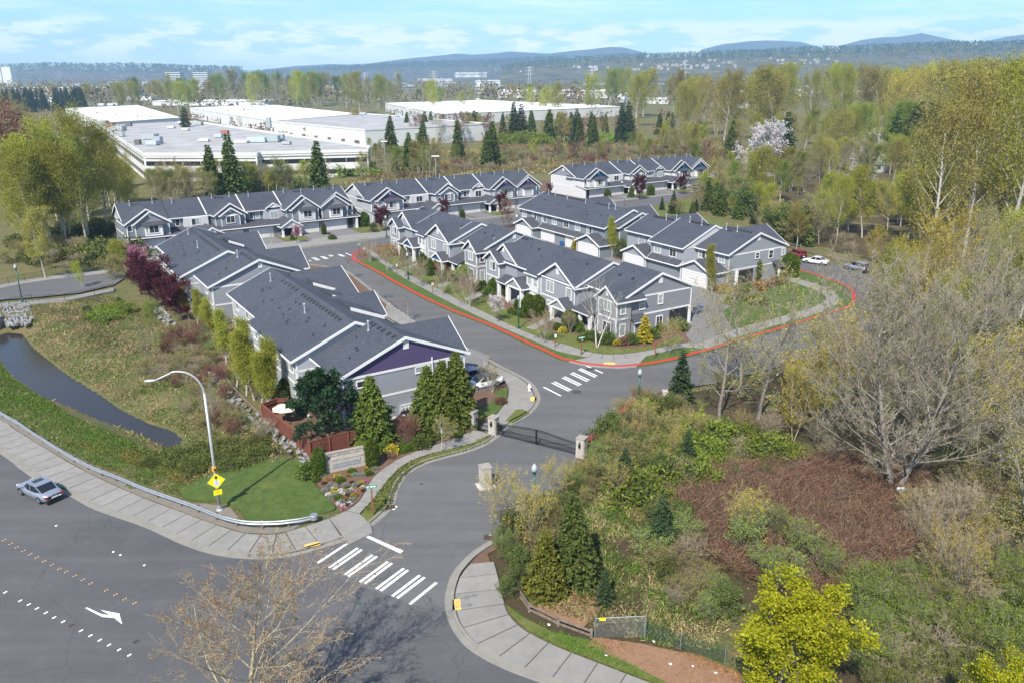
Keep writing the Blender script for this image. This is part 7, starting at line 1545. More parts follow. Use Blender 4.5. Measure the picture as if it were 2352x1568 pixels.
# the planting bed at the sign
d9 = lambda x, y: vz((700, 1000), 4.612, x, y)
for x, yb, yt, lb in ((228,512,228,'clipped golden arborvitae left of the stone sign'),(800,418,135,'clipped golden arborvitae right of the stone sign')):
    q = d9(x, yb); bt('hedge_box', q[0], q[1], d9(x, yt)[1], lb, 'shrub', z=.13, wide=.62)
for x, y, h, k, lb in ((110,525,1.15,'laurel','rhododendron left of the golden arborvitae'),(915,255,.75,'round','dark round shrub right of the arborvitae'),(1012,285,.8,'gold_ball','orange yellow shrub in the bed'),(998,328,.5,'red_ball','small red brown shrub in the bed'),(1130,205,.5,'round','small green shrub at the timber wall'),(1120,268,.6,'round_y','dark olive round shrub'),(1208,243,.6,'round_y','bright green round shrub'),(1322,205,1.1,'laurel','broad leafy shrub in the middle of the bed'),(1432,120,1.1,'laurel','leafy shrub behind the feathery tree'),(1635,68,.6,'round','round green shrub before the pedestal'),(1714,102,.6,'round_y','yellow green round shrub near the gate'),(1732,38,.6,'round','round shrub against the timber wall'),(1785,12,.55,'rust_ball','orange shrub next to the gate pillar'),(700,250,1.0,'limeball','lime leafy shrub behind the stone sign')):
    q = d9(x, y); px_plant(k, q[0], q[1], h, lb, 'shrub', z=.13)
fk = dict(s='silver_tuft', w='flower_w', r='flower_r', y='flower_y', o='flower_o', p='flower_p', g='round_y')
fl = {'s': 'silver grey tuft in the flower bed before the stone sign', 'w': 'white flower cushion in the bed at the lawn corner', 'r': 'dark red leafy cushion in the bed at the lawn corner', 'y': 'yellow flower cushion in the bed before the sign', 'o': 'orange heather cushion in the bed before the sign', 'p': 'pink flower cushion at the edge of the bed', 'g': 'small green shrub among the flowers'}
for c_, x, y in [('g',190,580),('o',300,572),('s',265,532),('y',415,537),('o',402,572),('g',455,582),('g',575,487),('o',540,532),('s',610,522),('s',690,517),('y',725,457),('g',760,512),('s',825,452),('s',340,637),('r',430,627),('r',280,612),('s',405,648),('s',505,637),('r',580,602),('s',618,628),('y',680,612),('p',725,592),('w',378,665),('r',530,667),('r',660,642),('w',688,653),('s',285,687),('y',398,683),('w',450,689),('y',515,695),('w',562,677),('s',530,702),('p',640,702),('y',660,687),('y',375,717),('w',320,733),('s',398,740),('s',360,760),('y',440,765),('g',430,775),('r',535,740),('y',590,752),('o',510,787),('p',385,787),('s',460,812),('s',575,792),('w',432,832),('r',525,842),('w',545,826),('w',482,850),('p',478,876),('o',620,735),('r',700,690),('w',470,715)]:
    q = d9(x, y); px_plant(fk[c_], q[0], q[1], {'s': .19, 'g': .36, 'y': .2, 'o': .22}.get(c_, .15), fl[c_], 'flower' if c_ not in 'sg' else 'shrub', 'small plants of the flower bed', z=.13, wide=1.3)
# before the back rows
e9 = lambda x, y: vz((600, 480), 6.533, x, y)
for x, yb, yt, k, lb in ((625,592,300,'pink_plum','small pink blossoming plum on the slate row lawn'),(560,540,405,'cedar_near','dark conifer behind the pink plum'),(1045,455,295,'hedge_col','arborvitae column between the two right garages of the slate row'),(1170,530,462,'round','low shrub on the strip between the drives'),(1660,330,118,'hedge_box','arborvitae hedge between slate and purple rows'),(1578,300,125,'hedge_col','dark arborvitae beside that hedge'),(1925,412,0,'plum','dark plum before the left end of the purple gabled back row'),(1800,425,255,'green_shrub','green shrub under the dark plum'),(240,600,365,'street_bare','bare whitish tree at the slate row drive')): 
    q = e9(x, yb); bt(k, q[0], q[1], e9(x, yt)[1], lb, 'tree' if k not in ('hedge_col','hedge_box','round','green_shrub') else 'shrub', z=.1)
for x, yb, yt, k, lb in ((1018,502,455,'plum','dark plum before the middle of the purple gabled back row'),(1154,494,440,'plum','dark plum before the right half of the purple gabled back row'),(1162,524,452,'red_tree','reddish bare birch beside the upper street'),(1062,508,482,'hedge_col','arborvitae by the drive of the purple gabled back row'),(1205,492,470,'hedge_box','arborvitae at the right end of the purple gabled back row'),(1371,452,407,'plum','dark plum at the left porch of the blue gabled row'),(1469,459,400,'plum','dark plum in the middle of the blue gabled row'),(1566,447,398,'plum','dark plum at the right of the blue gabled row'),(1262,448,421,'plum','dark plum left of the blue gabled row'),(1395,458,436,'hedge_box','arborvitae at the left drive of the blue gabled row'),(1494,449,425,'hedge_box','arborvitae at the middle drive of the blue gabled row'),(1449,454,426,'cedar_near','small conifer at a porch of the blue gabled row'),(1545,490,438,'fir1','dark spruce at the bend before the blue gabled row'),(1520,482,452,'fir1','smaller spruce left of the bend'),(1560,492,455,'olive_shrub','olive bush right of the spruces'),(1590,495,462,'cedar_near','green conifer behind the right row roof'),
    (1406,592,500,'columnar','pale green hornbeam at the garages of the slate garage row'),(1430,592,545,'green_shrub','green bush beside that hornbeam'),(1446,596,548,'hedge_col','arborvitae between the two garage rows'),(1320,576,545,'gold_conifer','golden cone shaped shrub at the garages'),(1636,676,560,'columnar','pale green hornbeam at the right row'),(1734,643,592,'hedge_col','narrow dark arborvitae at the right row gable'),(1812,636,583,'hedge_box','arborvitae at the street end of the right row')): bt(k, x, yb, yt, lb, 'shrub' if k.startswith('hedge') or 'shrub' in k else 'tree', z=.05)
for x, y, k in ((1660,672,'rust_ball'),(1690,668,'green_shrub'),(1715,668,'round'),(1740,664,'rust_ball'),(1765,660,'green_shrub'),(1785,652,'red_ball'),(1700,690,'laurel'),(1675,698,'round_y'),(1725,696,'round_y'),(1740,700,'laurel')): px_plant(k, x, y, rng.uniform(.9, 1.6), 'low mixed shrub in the bed beside the curved lawn', 'shrub', 'shrubs beside the curved lawn', z=.05)
for x, yb, yt in ((1893,664,612),(1936,690,650)): bt('street_bare', x, yb, yt, {1893: 'thin rusty leaved tree on the strip of the far curve', 1936: 'thin bare tree on the strip at the red kerb of the far curve'}[x], 'tree', z=.1)
# big trees right of the junction
bt('big_bare', 2055, 1130, 555, 'huge bare grey tree with several stems right of the bend', 'tree', rz=2.2, wide=1.3)
for x, yb, yt, k, lb in ((1652,960,640,'bare0','bare tree by the junction spruce'),(1742,960,590,'bare1','bare twin stemmed tree before the curved lawn'),(1700,900,620,'bare2','bare tree leaning over the red kerb'),(1880,985,690,'budding','yellow budding tree right of the bare trees'),(1822,1010,790,'budding','lower yellow budding tree in the thicket'),(1925,880,720,'budding','slim yellow budding tree at the bend'),(2240,1010,735,'budding','yellow budding tree behind the huge bare tree'),(2345,1290,820,'bare0','bare tree at the right edge'),(2290,1120,690,'bare2','bare spreading tree by the right edge'),(2160,900,610,'cottonwood2','olive tree behind the huge bare tree'),(2010,830,560,'cottonwood0','pale green tree behind the bend'),(1475,1010,905,'catkin','olive catkin tree under the junction lamp'),(1700,1260,1105,'catkin','thin pale tree in the red brown thicket'),(2175,1400,1180,'catkin','catkin tree with thin stem at the lower right'),(2130,1010,760,'bare1','bare tree left of the right edge')): bt(k, x, yb, yt, lb, 'tree')
# scattered wild shrubs (each stands alone, kinds mixed)
scatter([(1345,1070),(1400,1000),(1480,930),(1560,940),(1600,1010),(1560,1100),(1440,1150),(1350,1140)], 40, ['olive_shrub','olive_shrub','green_shrub','catkin','lime_shrub'], 1.8, 3.6, {'olive_shrub': 'olive wild shrub crowding the road between gate and junction', 'green_shrub': 'green wild shrub crowding the road between gate and junction', 'catkin': 'catkin bush crowding the road between gate and junction', 'lime_shrub': 'lime wild shrub crowding the road between gate and junction'}, 'shrub', 'shrubs between the gate and the junction', mind=1.3)
scatter([(1150,1240),(1230,1180),(1290,1120),(1335,1075),(1370,1130),(1330,1230),(1240,1350),(1160,1370)], 26, ['olive_shrub','willow_shrub','green_shrub'], 1.4, 2.8, {'olive_shrub': 'olive wild shrub beside the entry kerb', 'willow_shrub': 'green willow shrub beside the entry kerb', 'green_shrub': 'leafy green shrub beside the entry kerb'}, 'shrub', 'shrubs beside the entry kerb', mind=1.2)
scatter([(1550,990),(1750,1000),(1800,1100),(1560,1120),(1480,1150),(1440,1090)], 30, ['fern_green','green_shrub','olive_shrub','bare_shrub'], 1.2, 2.6, {'fern_green': 'fresh green thicket in the middle of the wild slope', 'green_shrub': 'leafy green shrub in the middle of the wild slope', 'olive_shrub': 'olive shrub in the middle of the wild slope', 'bare_shrub': 'bare tan shrub in the middle of the wild slope'}, 'shrub', 'shrubs in the middle of the wild slope', mind=1.5)
scatter([(1520,1180),(1570,1180),(1600,1290),(1680,1420),(1660,1450),(1540,1380),(1490,1300)], 24, ['olive_shrub','bare_shrub','lime_shrub','green_shrub'], 1.4, 2.8, {'bare_shrub': 'bare tan shrub between the clearing and the yellow maple', 'lime_shrub': 'lime shrub between the clearing and the yellow maple', 'green_shrub': 'green shrub between the clearing and the yellow maple', 'olive_shrub': 'olive shrub between the clearing and the yellow maple'}, 'shrub', 'shrubs between the clearing and the maple', mind=1.2)
scatter([(1700,1230),(1880,1240),(1900,1340),(1800,1390),(1720,1380)], 6, ['lime_shrub'], 2.6, 3.8, 'pale lime willow shrub behind the yellow maple', 'shrub', 'lime willows behind the yellow maple', mind=1.6)
scatter([(1960,1370),(2120,1330),(2352,1330),(2420,1640),(2020,1640)], 70, ['willow_shrub','willow_shrub','willow_shrub','bare_shrub'], 2.2, 3.8, {'willow_shrub': 'grey green willow shrub in the mass at the lower right', 'bare_shrub': 'bare shrub in the willow mass at the lower right'}, 'shrub', 'willows at the lower right', mind=1.1)
scatter([(2060,1190),(2200,1150),(2420,1200),(2420,1340),(2180,1340)], 18, ['bare_shrub','olive_shrub','catkin'], 2.4, 4.6, {'bare_shrub': 'bare shrub under the big trees at the right edge', 'olive_shrub': 'olive shrub under the big trees at the right edge', 'catkin': 'catkin tree under the big trees at the right edge'}, 'shrub', 'shrubs at the right edge', mind=1.8)
# creek banks
scatter([(330,1060),(480,1020),(600,1010),(635,1030),(560,1075),(440,1100)], 11, ['bramble'], .5, .85, 'dark green bramble mound between creek end and corner lawn', 'shrub', 'brambles at the creek end', mind=1.3)
scatter([(330,860),(440,760),(500,850),(560,960),(640,1020),(540,1010),(440,950)], 34, ['bare_shrub','red_dogwood','olive_shrub','bare_shrub'], 1.2, 2.6, {'bare_shrub': 'bare tan shrub on the creek bank below the boulder wall', 'red_dogwood': 'red stemmed shrub on the creek bank below the boulder wall', 'olive_shrub': 'olive shrub on the creek bank below the boulder wall', 'bramble': 'bramble mound on the creek bank below the boulder wall'}, 'shrub', 'shrubs on the creek bank', mind=1.5)
for x, yb, yt, k, lb in ((338,835,730,'bare0','thin bare tree on the open creek bank'),(490,975,840,'bare1','bare tree on the bank left of the tall lamp'),(440,900,800,'bare2','bare tree on the bank above the creek bend'),(350,780,690,'alder2','thin olive tree near the plums on the bank')): bt(k, x, yb, yt, lb, 'tree', wide=.9)
scatter([(175,720),(290,690),(290,735),(200,745)], 14, ['fern_green','green_shrub'], .8, 1.4, 'dark green broom bush on the upper creek bank', 'shrub', 'green bushes on the upper bank', mind=1.0)
px_plant('red_dogwood', 420, 790, 3.0, 'bright red stemmed dogwood patch below the plums', 'shrub'); px_plant('red_dogwood', 450, 800, 3.2, 'red stemmed dogwood beside the boulder wall', 'shrub'); px_plant('red_dogwood', 395, 800, 2.6, 'red stemmed dogwood lower on the bank', 'shrub')
# ---- loose cover: grass blades, straw, fallen stems, low leaves (one object each)
def gz_many(X, Y):
    i = np.clip(np.searchsorted(tx, X) - 1, 0, nx - 2); j = np.clip(np.searchsorted(ty, Y) - 1, 0, ny - 2); u = (X - tx[i]) / (tx[i+1] - tx[i]); v = (Y - ty[j]) / (ty[j+1] - ty[j])
    return TZ[j, i]*(1-u)*(1-v) + TZ[j, i+1]*u*(1-v) + TZ[j+1, i]*(1-u)*v + TZ[j+1, i+1]*u*v
def cover(name, poly_px, n, leaf, ln, wd, lie=.8, clump=0.0, cs=1.6, seed=1, zmax=.25, thr=.0, dirv=None, world=False, minw=.35):
    rs = np.random.RandomState(seed); P = [(p.x, p.y) for p in (poly_px if world else gw(poly_px))]; xs, ys = [p[0] for p in P], [p[1] for p in P]; m = int(n * 3)
    X, Y = rs.uniform(min(xs), max(xs), m), rs.uniform(min(ys), max(ys), m); k = polydist(P, X, Y) < 0
    k &= polydist(water_poly, X, Y) > minw
    if clump: k &= (vnoise(X + 500, Y + 500, cs, seed) * .65 + vnoise(X + 500, Y + 500, cs * .4, seed + 9) * .35) > thr + clump * rs.rand(m)
    X, Y = X[k][:n], Y[k][:n]; N = len(X); Z = np.maximum(gz_many(X, Y), -.12 if False else -9) + rs.rand(N) * zmax
    D_ = np.stack([rs.randn(N) * lie, rs.randn(N) * lie, np.full(N, 1.0)], 1)
    if dirv is not None: D_[:, 0] += dirv[0]; D_[:, 1] += dirv[1]
    return kind(obj(name, cards(name, np.stack([X, Y, Z], 1), D_, ln, wd, LM[leaf], rs, .15)), 'stuff')
bankR = [(60,700),(260,680),(330,720),(430,760),(500,860),(590,970),(700,1050),(560,1075),(420,1120),(400,1030),(270,960),(150,870),(60,775)]
bankL = [(0,800),(60,850),(150,930),(300,990),(400,1030),(480,1040),(540,1070),(415,1135),(319,1108),(202,1058),(106,1006),(30,962),(0,942),(-150,880),(-150,780)]
cover('dry_grass', bankR, 30000, 'straw', .5, .08, 1.5, .45, 2.6, 21, .12, .25); cover('bank_grass', bankR, 26000, 'grass', .36, .08, .7, .4, 2.2, 22, .05, .34); cover('bank_brambles', bankR, 26000, 'bramble', .2, .14, 1.2, .4, 3.0, 23, .35, .32); cover('bank_stems', bankR, 6000, 'brown', 1.0, .03, 1.3, .3, 3, 24, .2, .35)
cover('verge_grass_blades', bankL, 60000, 'grass', .20, .08, .7, .4, 3.4, 25, .05, .05); cover('verge_straw', bankL, 5000, 'straw', .5, .05, 1.3, .4, 2.4, 26, .1, .42); cover('fallen_leaves', [(150,1010),(300,1060),(420,1110),(560,1068),(640,1040),(520,1040),(420,1060),(300,1030)], 9000, 'rust', .16, .12, 2.5, .3, 1.6, 27, .04, .3); cover('bank_brambles', [(300,1020),(420,1030),(600,1010),(640,1040),(560,1070),(420,1100)], 12000, 'bramble', .2, .13, 1.1, .3, 2.0, 28, .4, .3)
thick = [(1545,1150),(1620,1090),(1750,1070),(1950,1060),(2120,1110),(2100,1240),(2000,1390),(1880,1400),(1700,1330),(1580,1260)]
cover('red_brown_thicket', thick, 34000, 'redtwig', 1.1, .035, 1.5, .3, 2, 31, .9, .1, (.7, -.5)); cover('brown_thicket', thick, 26000, 'brown', 1.0, .035, 1.6, .3, 2, 32, .8, .12, (.5, -.2)); cover('thicket_leaves', thick, 16000, 'olive', .16, .10, 1.4, .3, 2.4, 33, 1.0, .22)
slope = [(1340,1080),(1480,960),(1600,960),(1800,1030),(1750,1090),(1560,1140),(1580,1270),(1700,1380),(1640,1500),(1500,1480),(1340,1430),(1210,1380),(1250,1250)]
cover('slope_straw', slope, 28000, 'straw', .42, .035, 1.4, .45, 2.2, 34, .15, .3); cover('slope_grass', slope, 26000, 'grass', .36, .06, .8, .4, 2.4, 35, .05, .32); cover('slope_leaves', slope, 16000, 'bramble', .2, .13, 1.2, .4, 2.6, 36, .35, .36)
cover('litter_leaves', [(1365,1462),(1480,1478),(1600,1505),(1700,1545),(1700,1640),(1560,1580),(1440,1520),(1350,1480)], 9000, 'rust', .17, .13, 2.5, 0, 1, 37, .05); cover('litter_leaves', [(1215,1385),(1300,1350),(1345,1340),(1400,1380),(1340,1440),(1250,1420)], 5000, 'rust', .17, .13, 2.5, 0, 1, 38, .05)
cover('verge_blades', [(1165,1390),(1270,1450),(1360,1470),(1440,1520),(1560,1580),(1720,1650),(1560,1588),(1400,1528),(1290,1485),(1215,1448)], 9000, 'grass', .28, .04, .8, .3, 1.4, 39, .03, .25)
woods = [(1990,1130),(2420,1050),(2420,1640),(2000,1640),(1980,1400),(2110,1250)]
cover('wood_floor_stems', woods, 16000, 'brown', .9, .04, 1.6, .2, 3, 41, .4); cover('wood_floor_leaves', woods, 14000, 'green', .25, .13, 1.2, .3, 2.4, 42, .4, .35)
cover('strip_cover', [(832,1176),(858,1146),(890,1105),(917,1077),(953,1055),(1006,1037),(1075,1021),(1128,997),(1122,1017),(1079,1033),(1026,1047),(984,1058),(947,1077),(924,1100),(909,1129),(900,1156),(884,1176)], 9000, 'bramble', .16, .11, 1.0, 0, 1, 43, .32)
# ---- woods: single trees standing in bands behind and beside the houses
def band(n, px0, px1, d0, d1, ytop, kinds, label, group, seed, cat='tree', keep=None, jitter=18, wide=(.85, 1.2), hmin=5):
    r = random.Random(seed)
    for i in range(n):
        for _ in range(20):
            px = r.uniform(px0, px1); d = r.uniform(d0, d1)
            if keep is None or keep(px, d): break
        k = r.choice(kinds); yt = ytop(px) if callable(ytop) else ytop; yt += r.gauss(0, jitter) * 150 / d if d < 400 else r.gauss(0, jitter * .3)
        p, h = stand(px, yt, d)
        if h < hmin: h = hmin + r.random() * 3
        h = min(h, 42)
        nm = PROTO[k].name.replace('_', ' ')
        plant(k, p, h, label % nm, cat, group, wide=r.uniform(*wide), rz=r.random() * 6.28)
def interp(*pts):
    xs, ys = [p[0] for p in pts], [p[1] for p in pts]; return lambda x: float(np.interp(x, xs, ys))
CW = ['cottonwood0','cottonwood1','cottonwood2','cottonwood3']; AL = ['alder0','alder1','alder2']; BR = ['bare0','bare1','bare2']
def offhouse(px, d): return not (px < 1640 + max(0, (d - 215)) * -1.5) and not (d < 205 and px < 1900)
band(26, 1985, 2420, 100, 150, interp((1985,610),(2150,520),(2420,470)), CW + BR + ['budding'], 'tall %s in the near wood at the right edge', 'trees of the near right wood', 401, keep=lambda px, d: px > 2120 or d > 118)
band(90, 1640, 2420, 165, 240, interp((1640,455),(1760,430),(1900,420),(2100,400),(2420,380)), AL + BR + ['cottonwood2','budding','alder1'], 'slender %s in the wood behind the parked cars', 'trees of the wood behind the parked cars', 402, keep=lambda px, d: px > 1880 or d > 200)
scatter([(1600,490),(1640,430),(1720,470),(1850,560),(1840,578),(1700,515)], 40, ['alder0','alder1','bare1','olive_shrub','green_shrub','cedar1'], 4, 9, {'alder0': 'olive alder in the strip between the right row and the wood', 'alder1': 'pale green alder in the strip between the right row and the wood', 'bare1': 'bare tree in the strip between the right row and the wood', 'olive_shrub': 'olive thicket in the strip between the right row and the wood', 'green_shrub': 'green thicket in the strip between the right row and the wood', 'cedar1': 'young conifer in the strip between the right row and the wood'}, 'tree', 'trees behind the right row', mind=2.0)
band(34, 1600, 1900, 222, 310, interp((1600,372),(1900,350)), AL + BR, 'slender %s just right of the blue gabled row', 'trees just right of the blue gabled row', 420, keep=lambda px, d: px > 1650 or d > 280)
band(75, 1600, 2420, 240, 330, interp((1600,370),(1750,345),(1900,330),(2100,300),(2420,280)), AL + BR + CW[2:], 'mid height %s in the wood right of the blue gabled row', 'trees of the wood right of the blue gabled row', 403, keep=lambda px, d: px > 1640 or d > 285)
band(80, 1440, 2420, 330, 430, interp((1480,300),(1700,270),(1900,255),(2100,225),(2420,190)), CW[:3] + AL + BR, 'tall %s in the back of the right wood', 'trees at the back of the right wood', 404)
band(80, 1560, 2420, 420, 640, interp((1540,205),(1620,165),(1800,155),(1940,142),(2080,158),(2200,130),(2420,95)), CW + ['alder0', 'budding', 'bare1'], 'very tall %s on the skyline of the right wood', 'skyline trees of the right wood', 405, jitter=16)
band(12, 2180, 2440, 130, 230, interp((2180,260),(2300,150),(2440,110)), CW, 'towering %s closing the view at the right edge', 'towering trees at the right edge', 406)
band(70, 780, 1640, 285, 410, interp((780,365),(1000,350),(1300,330),(1640,320)), AL + ['red_tree','bare1','bare0'], 'low %s in the marsh behind the back rows', 'trees of the marsh behind the back rows', 407, keep=lambda px, d: not (1100 < px < 1560 and d < 330), hmin=4)
band(70, 330, 900, 214, 262, interp((330,400),(500,375),(700,375),(900,350)), BR + BR + AL, '%s between the slate row and the office block', 'trees between the slate row and the office block', 408, keep=lambda px, d: d > 200 + (px - 300) * .12, hmin=6)
band(16, 780, 1000, 260, 330, interp((780,360),(1000,330)), AL + BR, '%s beside the car park behind the back rows', 'trees beside the office car park', 409, hmin=7)
band(20, 10, 300, 150, 225, interp((0,400),(60,330),(140,300),(240,330),(300,420)), CW[:2] + AL, '%s in the clump left of the slate row', 'trees of the left clump', 410, keep=lambda px, d: px < 235 or d > 190)
top_plant('cottonwood0', 150, 243, 172, 'great pale green cottonwood on the left before the office block', 'tree', wide=1.05, rz=2.0); top_plant('cottonwood1', 95, 268, 168, 'second great cottonwood leaning out at the far left', 'tree', wide=.95); top_plant('cottonwood1', 205, 275, 178, 'cottonwood with thin top right of the great cottonwood', 'tree', wide=.9)
band(30, -60, 75, 185, 330, interp((-60,215),(75,270)), BR + ['red_tree'], 'brown bare %s at the left edge', 'bare trees at the left edge', 411)
band(40, 470, 1560, 420, 560, interp((470,280),(800,250),(1100,262),(1560,262)), ['red_tree','bare1','alder0'], 'reddish %s in the tree line between the white sheds', 'tree lines between the sheds', 412, keep=lambda px, d: px > 960 or d > 540, hmin=6)
band(60, 180, 1000, 720, 1150, interp((180,195),(330,185),(420,188),(500,172),(740,170),(850,178),(1000,195)), CW + AL + BR[:1], 'distant %s in the belt beyond the white sheds', 'distant tree belt', 413, jitter=24)
band(26, 480, 745, 900, 1150, interp((480,176),(560,166),(740,170)), ['alder2'], 'distant green %s of the poplar grove', 'distant poplar grove', 414, jitter=8, wide=(.5, .7))
band(30, 1000, 1600, 560, 1000, interp((1000,205),(1300,200),(1380,165),(1500,165),(1600,180)), CW + AL, 'distant %s between the far sheds', 'trees between the far sheds', 415, jitter=26, keep=lambda px, d: not (1050 < px < 1360 and d < 700))
# single conifers
for px, yt, d, k, lb in ((475,330,232,'cedar0','dark conifer at the front of the office block, left of a pair'),(520,306,236,'cedar0','tall dark conifer at the front of the office block, right of the pair'),(725,321,240,'cedar1','broad conifer at the right front of the office block'),(421,244,420,'fir1','round dark fir between the office roof and the white shed'),(225,298,250,'cedar0','dark conifer behind the great cottonwood'),(937,303,300,'cedar1','conifer beside the car park'),(895,266,372,'cedar1','conifer at the end of the long shed'),(970,274,360,'cedar1','conifer in the middle distance left of the lime thicket'),(1050,276,345,'cedar0','conifer left of the lime thicket'),(1130,276,318,'cedar0','drooping conifer by the lime thicket'),(1118,300,312,'cedar1','second drooping conifer by the lime thicket'),(1180,233,430,'fir0','big dark fir before the long white shed'),(1198,238,430,'fir1','second big dark fir before the long white shed'),(1262,249,420,'cedar1','conifer in the shed tree line'),(1325,248,410,'fir0','dark fir right of the lime thicket'),(1332,268,395,'cedar1','broad conifer right of the lime thicket'),(1430,236,420,'fir0','dark fir at the right end of the white shed'),(1445,232,425,'fir1','second fir at the right end of the white shed'),(1365,266,400,'cedar1','lone conifer before the right end of the shed'),(1812,256,300,'fir1','dark fir beside the white cherry'),(2120,232,330,'fir0','dark fir in the right wood'),(2148,228,330,'fir1','dark fir pair in the right wood'),(2105,240,332,'fir0','dark fir left of the pair in the right wood'),(2065,252,330,'cedar1','small conifer in the right wood'),(1685,275,340,'cedar1','small conifer behind the white cherry'),(1600,455,208,'fir1','dark spruce at the edge of the wood by the right row'),(905,345,296,'cedar0','dark conifer behind the right end of the slate row'),(1560,475,200,'cedar1','conifer by the bend of the upper street'),(2010,420,210,'fir1','dark fir in the wood behind the parked cars'),(1735,470,190,'fir1','dark fir behind the roof of the right row')):
    top_plant(k, px, yt, d, lb, 'tree')
band(22, 690, 1000, 395, 470, interp((690,282),(1000,262)), ['cedar1','cedar0'], 'conical %s in the row along the long shed', 'conifers along the shed', 416, jitter=8) if 0 else None
band(16, 930, 1560, 455, 500, interp((930,256),(1560,256)), ['cedar1'], 'small reddish %s in the row before the long white shed', 'conifer row before the long shed', 417, jitter=10, hmin=5)
band(26, 0, 185, 780, 900, interp((0,205),(185,198)), ['fir0','fir1'], 'dark %s in the row at the far left', 'fir row at the far left', 418, jitter=8)
top_plant('big_cherry', 1745, 272, 262, 'large white blossoming cherry in the right wood', 'tree', wide=1.1); top_plant('big_cherry', 1990, 303, 262, 'narrow white blossoming tree by the mobile homes', 'tree', wide=.7); top_plant('willow', 2205, 318, 235, 'yellow weeping willow in the right wood', 'tree', wide=1.2)
for px, py, k, h, lb in ((1215,332,'far_lime',5.5,'bright lime willow thicket in the marsh'),(1180,330,'far_lime',5,'left part of the lime willow thicket'),(1252,330,'far_lime',4.5,'right part of the lime willow thicket'),(1390,325,'far_lime',4,'smaller lime thicket right of the conifers'),(1420,330,'far_lime',3.5,'lime bush beside the smaller thicket'),(800,400,'far_lime',5,'lime bushes behind the slate row'),(560,432,'far_lime',4.5,'lime bush behind the left part of the slate row'),(630,425,'far_lime',4,'lime bush behind the middle of the slate row')): px_plant(k, px, py, h, lb, 'shrub', wide=1.6)
scatter([(960,390),(1250,345),(1640,345),(1640,395),(1250,385),(1000,410)], 190, ['olive_shrub','bare_shrub','red_dogwood','lime_shrub'], 2.2, 4.2, {'olive_shrub': 'olive shrub in the marsh behind the back rows', 'bare_shrub': 'bare tan shrub in the marsh behind the back rows', 'red_dogwood': 'red brown shrub in the marsh behind the back rows', 'lime_shrub': 'lime shrub in the marsh behind the back rows'}, 'shrub', 'marsh shrubs', mind=2.0, name='marsh_shrub')
marsh = [(780,430),(1000,352),(1250,325),(1700,325),(1720,400),(1250,400),(960,430)]
cover('marsh_straw', marsh, 16000, 'straw', 1.3, .22, 1.2, .4, 9, 51, .2, .3); cover('marsh_growth', marsh, 16000, 'olive', 1.0, .4, 1.0, .4, 7, 52, .9, .3); cover('marsh_stems', marsh, 12000, 'brown', 1.8, .16, .8, .4, 11, 53, .4, .3)
scatter([(60,640),(270,600),(300,560),(200,500),(60,540),(0,600)], 30, ['bare_shrub','olive_shrub','bramble'], 1.5, 3.2, {'bare_shrub': 'bare shrub beyond the lane on the left', 'olive_shrub': 'olive shrub beyond the lane on the left', 'bramble': 'bramble mound beyond the lane on the left'}, 'shrub', 'shrubs beyond the lane', mind=2.0)
bt('alder0', 105, 640, 470, 'birch like tree with a pale trunk at the far side of the lane', 'tree'); bt('alder1', 190, 662, 600, 'thin young tree on the near verge of the lane', 'tree', wide=.8)
scatter([(1830,560),(2000,590),(2090,660),(2090,760),(2352,800),(2352,620),(1900,530)], 60, ['green_shrub','olive_shrub','bare_shrub','bare_shrub'], 1.8, 4.0, {'green_shrub': 'green shrub under the trees beyond the far curve', 'olive_shrub': 'olive shrub under the trees beyond the far curve', 'bare_shrub': 'bare shrub under the trees beyond the far curve'}, 'shrub', 'undergrowth beyond the far curve', mind=2.2, name='undergrowth_shrub')
scatter([(1620,900),(1800,860),(1950,810),(2060,760),(2352,850),(2352,1100),(2100,1100),(1900,1050),(1700,1000)], 50, ['bare_shrub','olive_shrub','bare_shrub','bare_shrub','green_shrub','catkin'], 1.8, 4.2, {'green_shrub': 'green shrub under the bare trees right of the junction', 'olive_shrub': 'olive shrub under the bare trees right of the junction', 'bare_shrub': 'bare shrub under the bare trees right of the junction', 'catkin': 'catkin bush under the bare trees right of the junction'}, 'shrub', 'undergrowth right of the junction', mind=2.0, name='undergrowth_shrub')
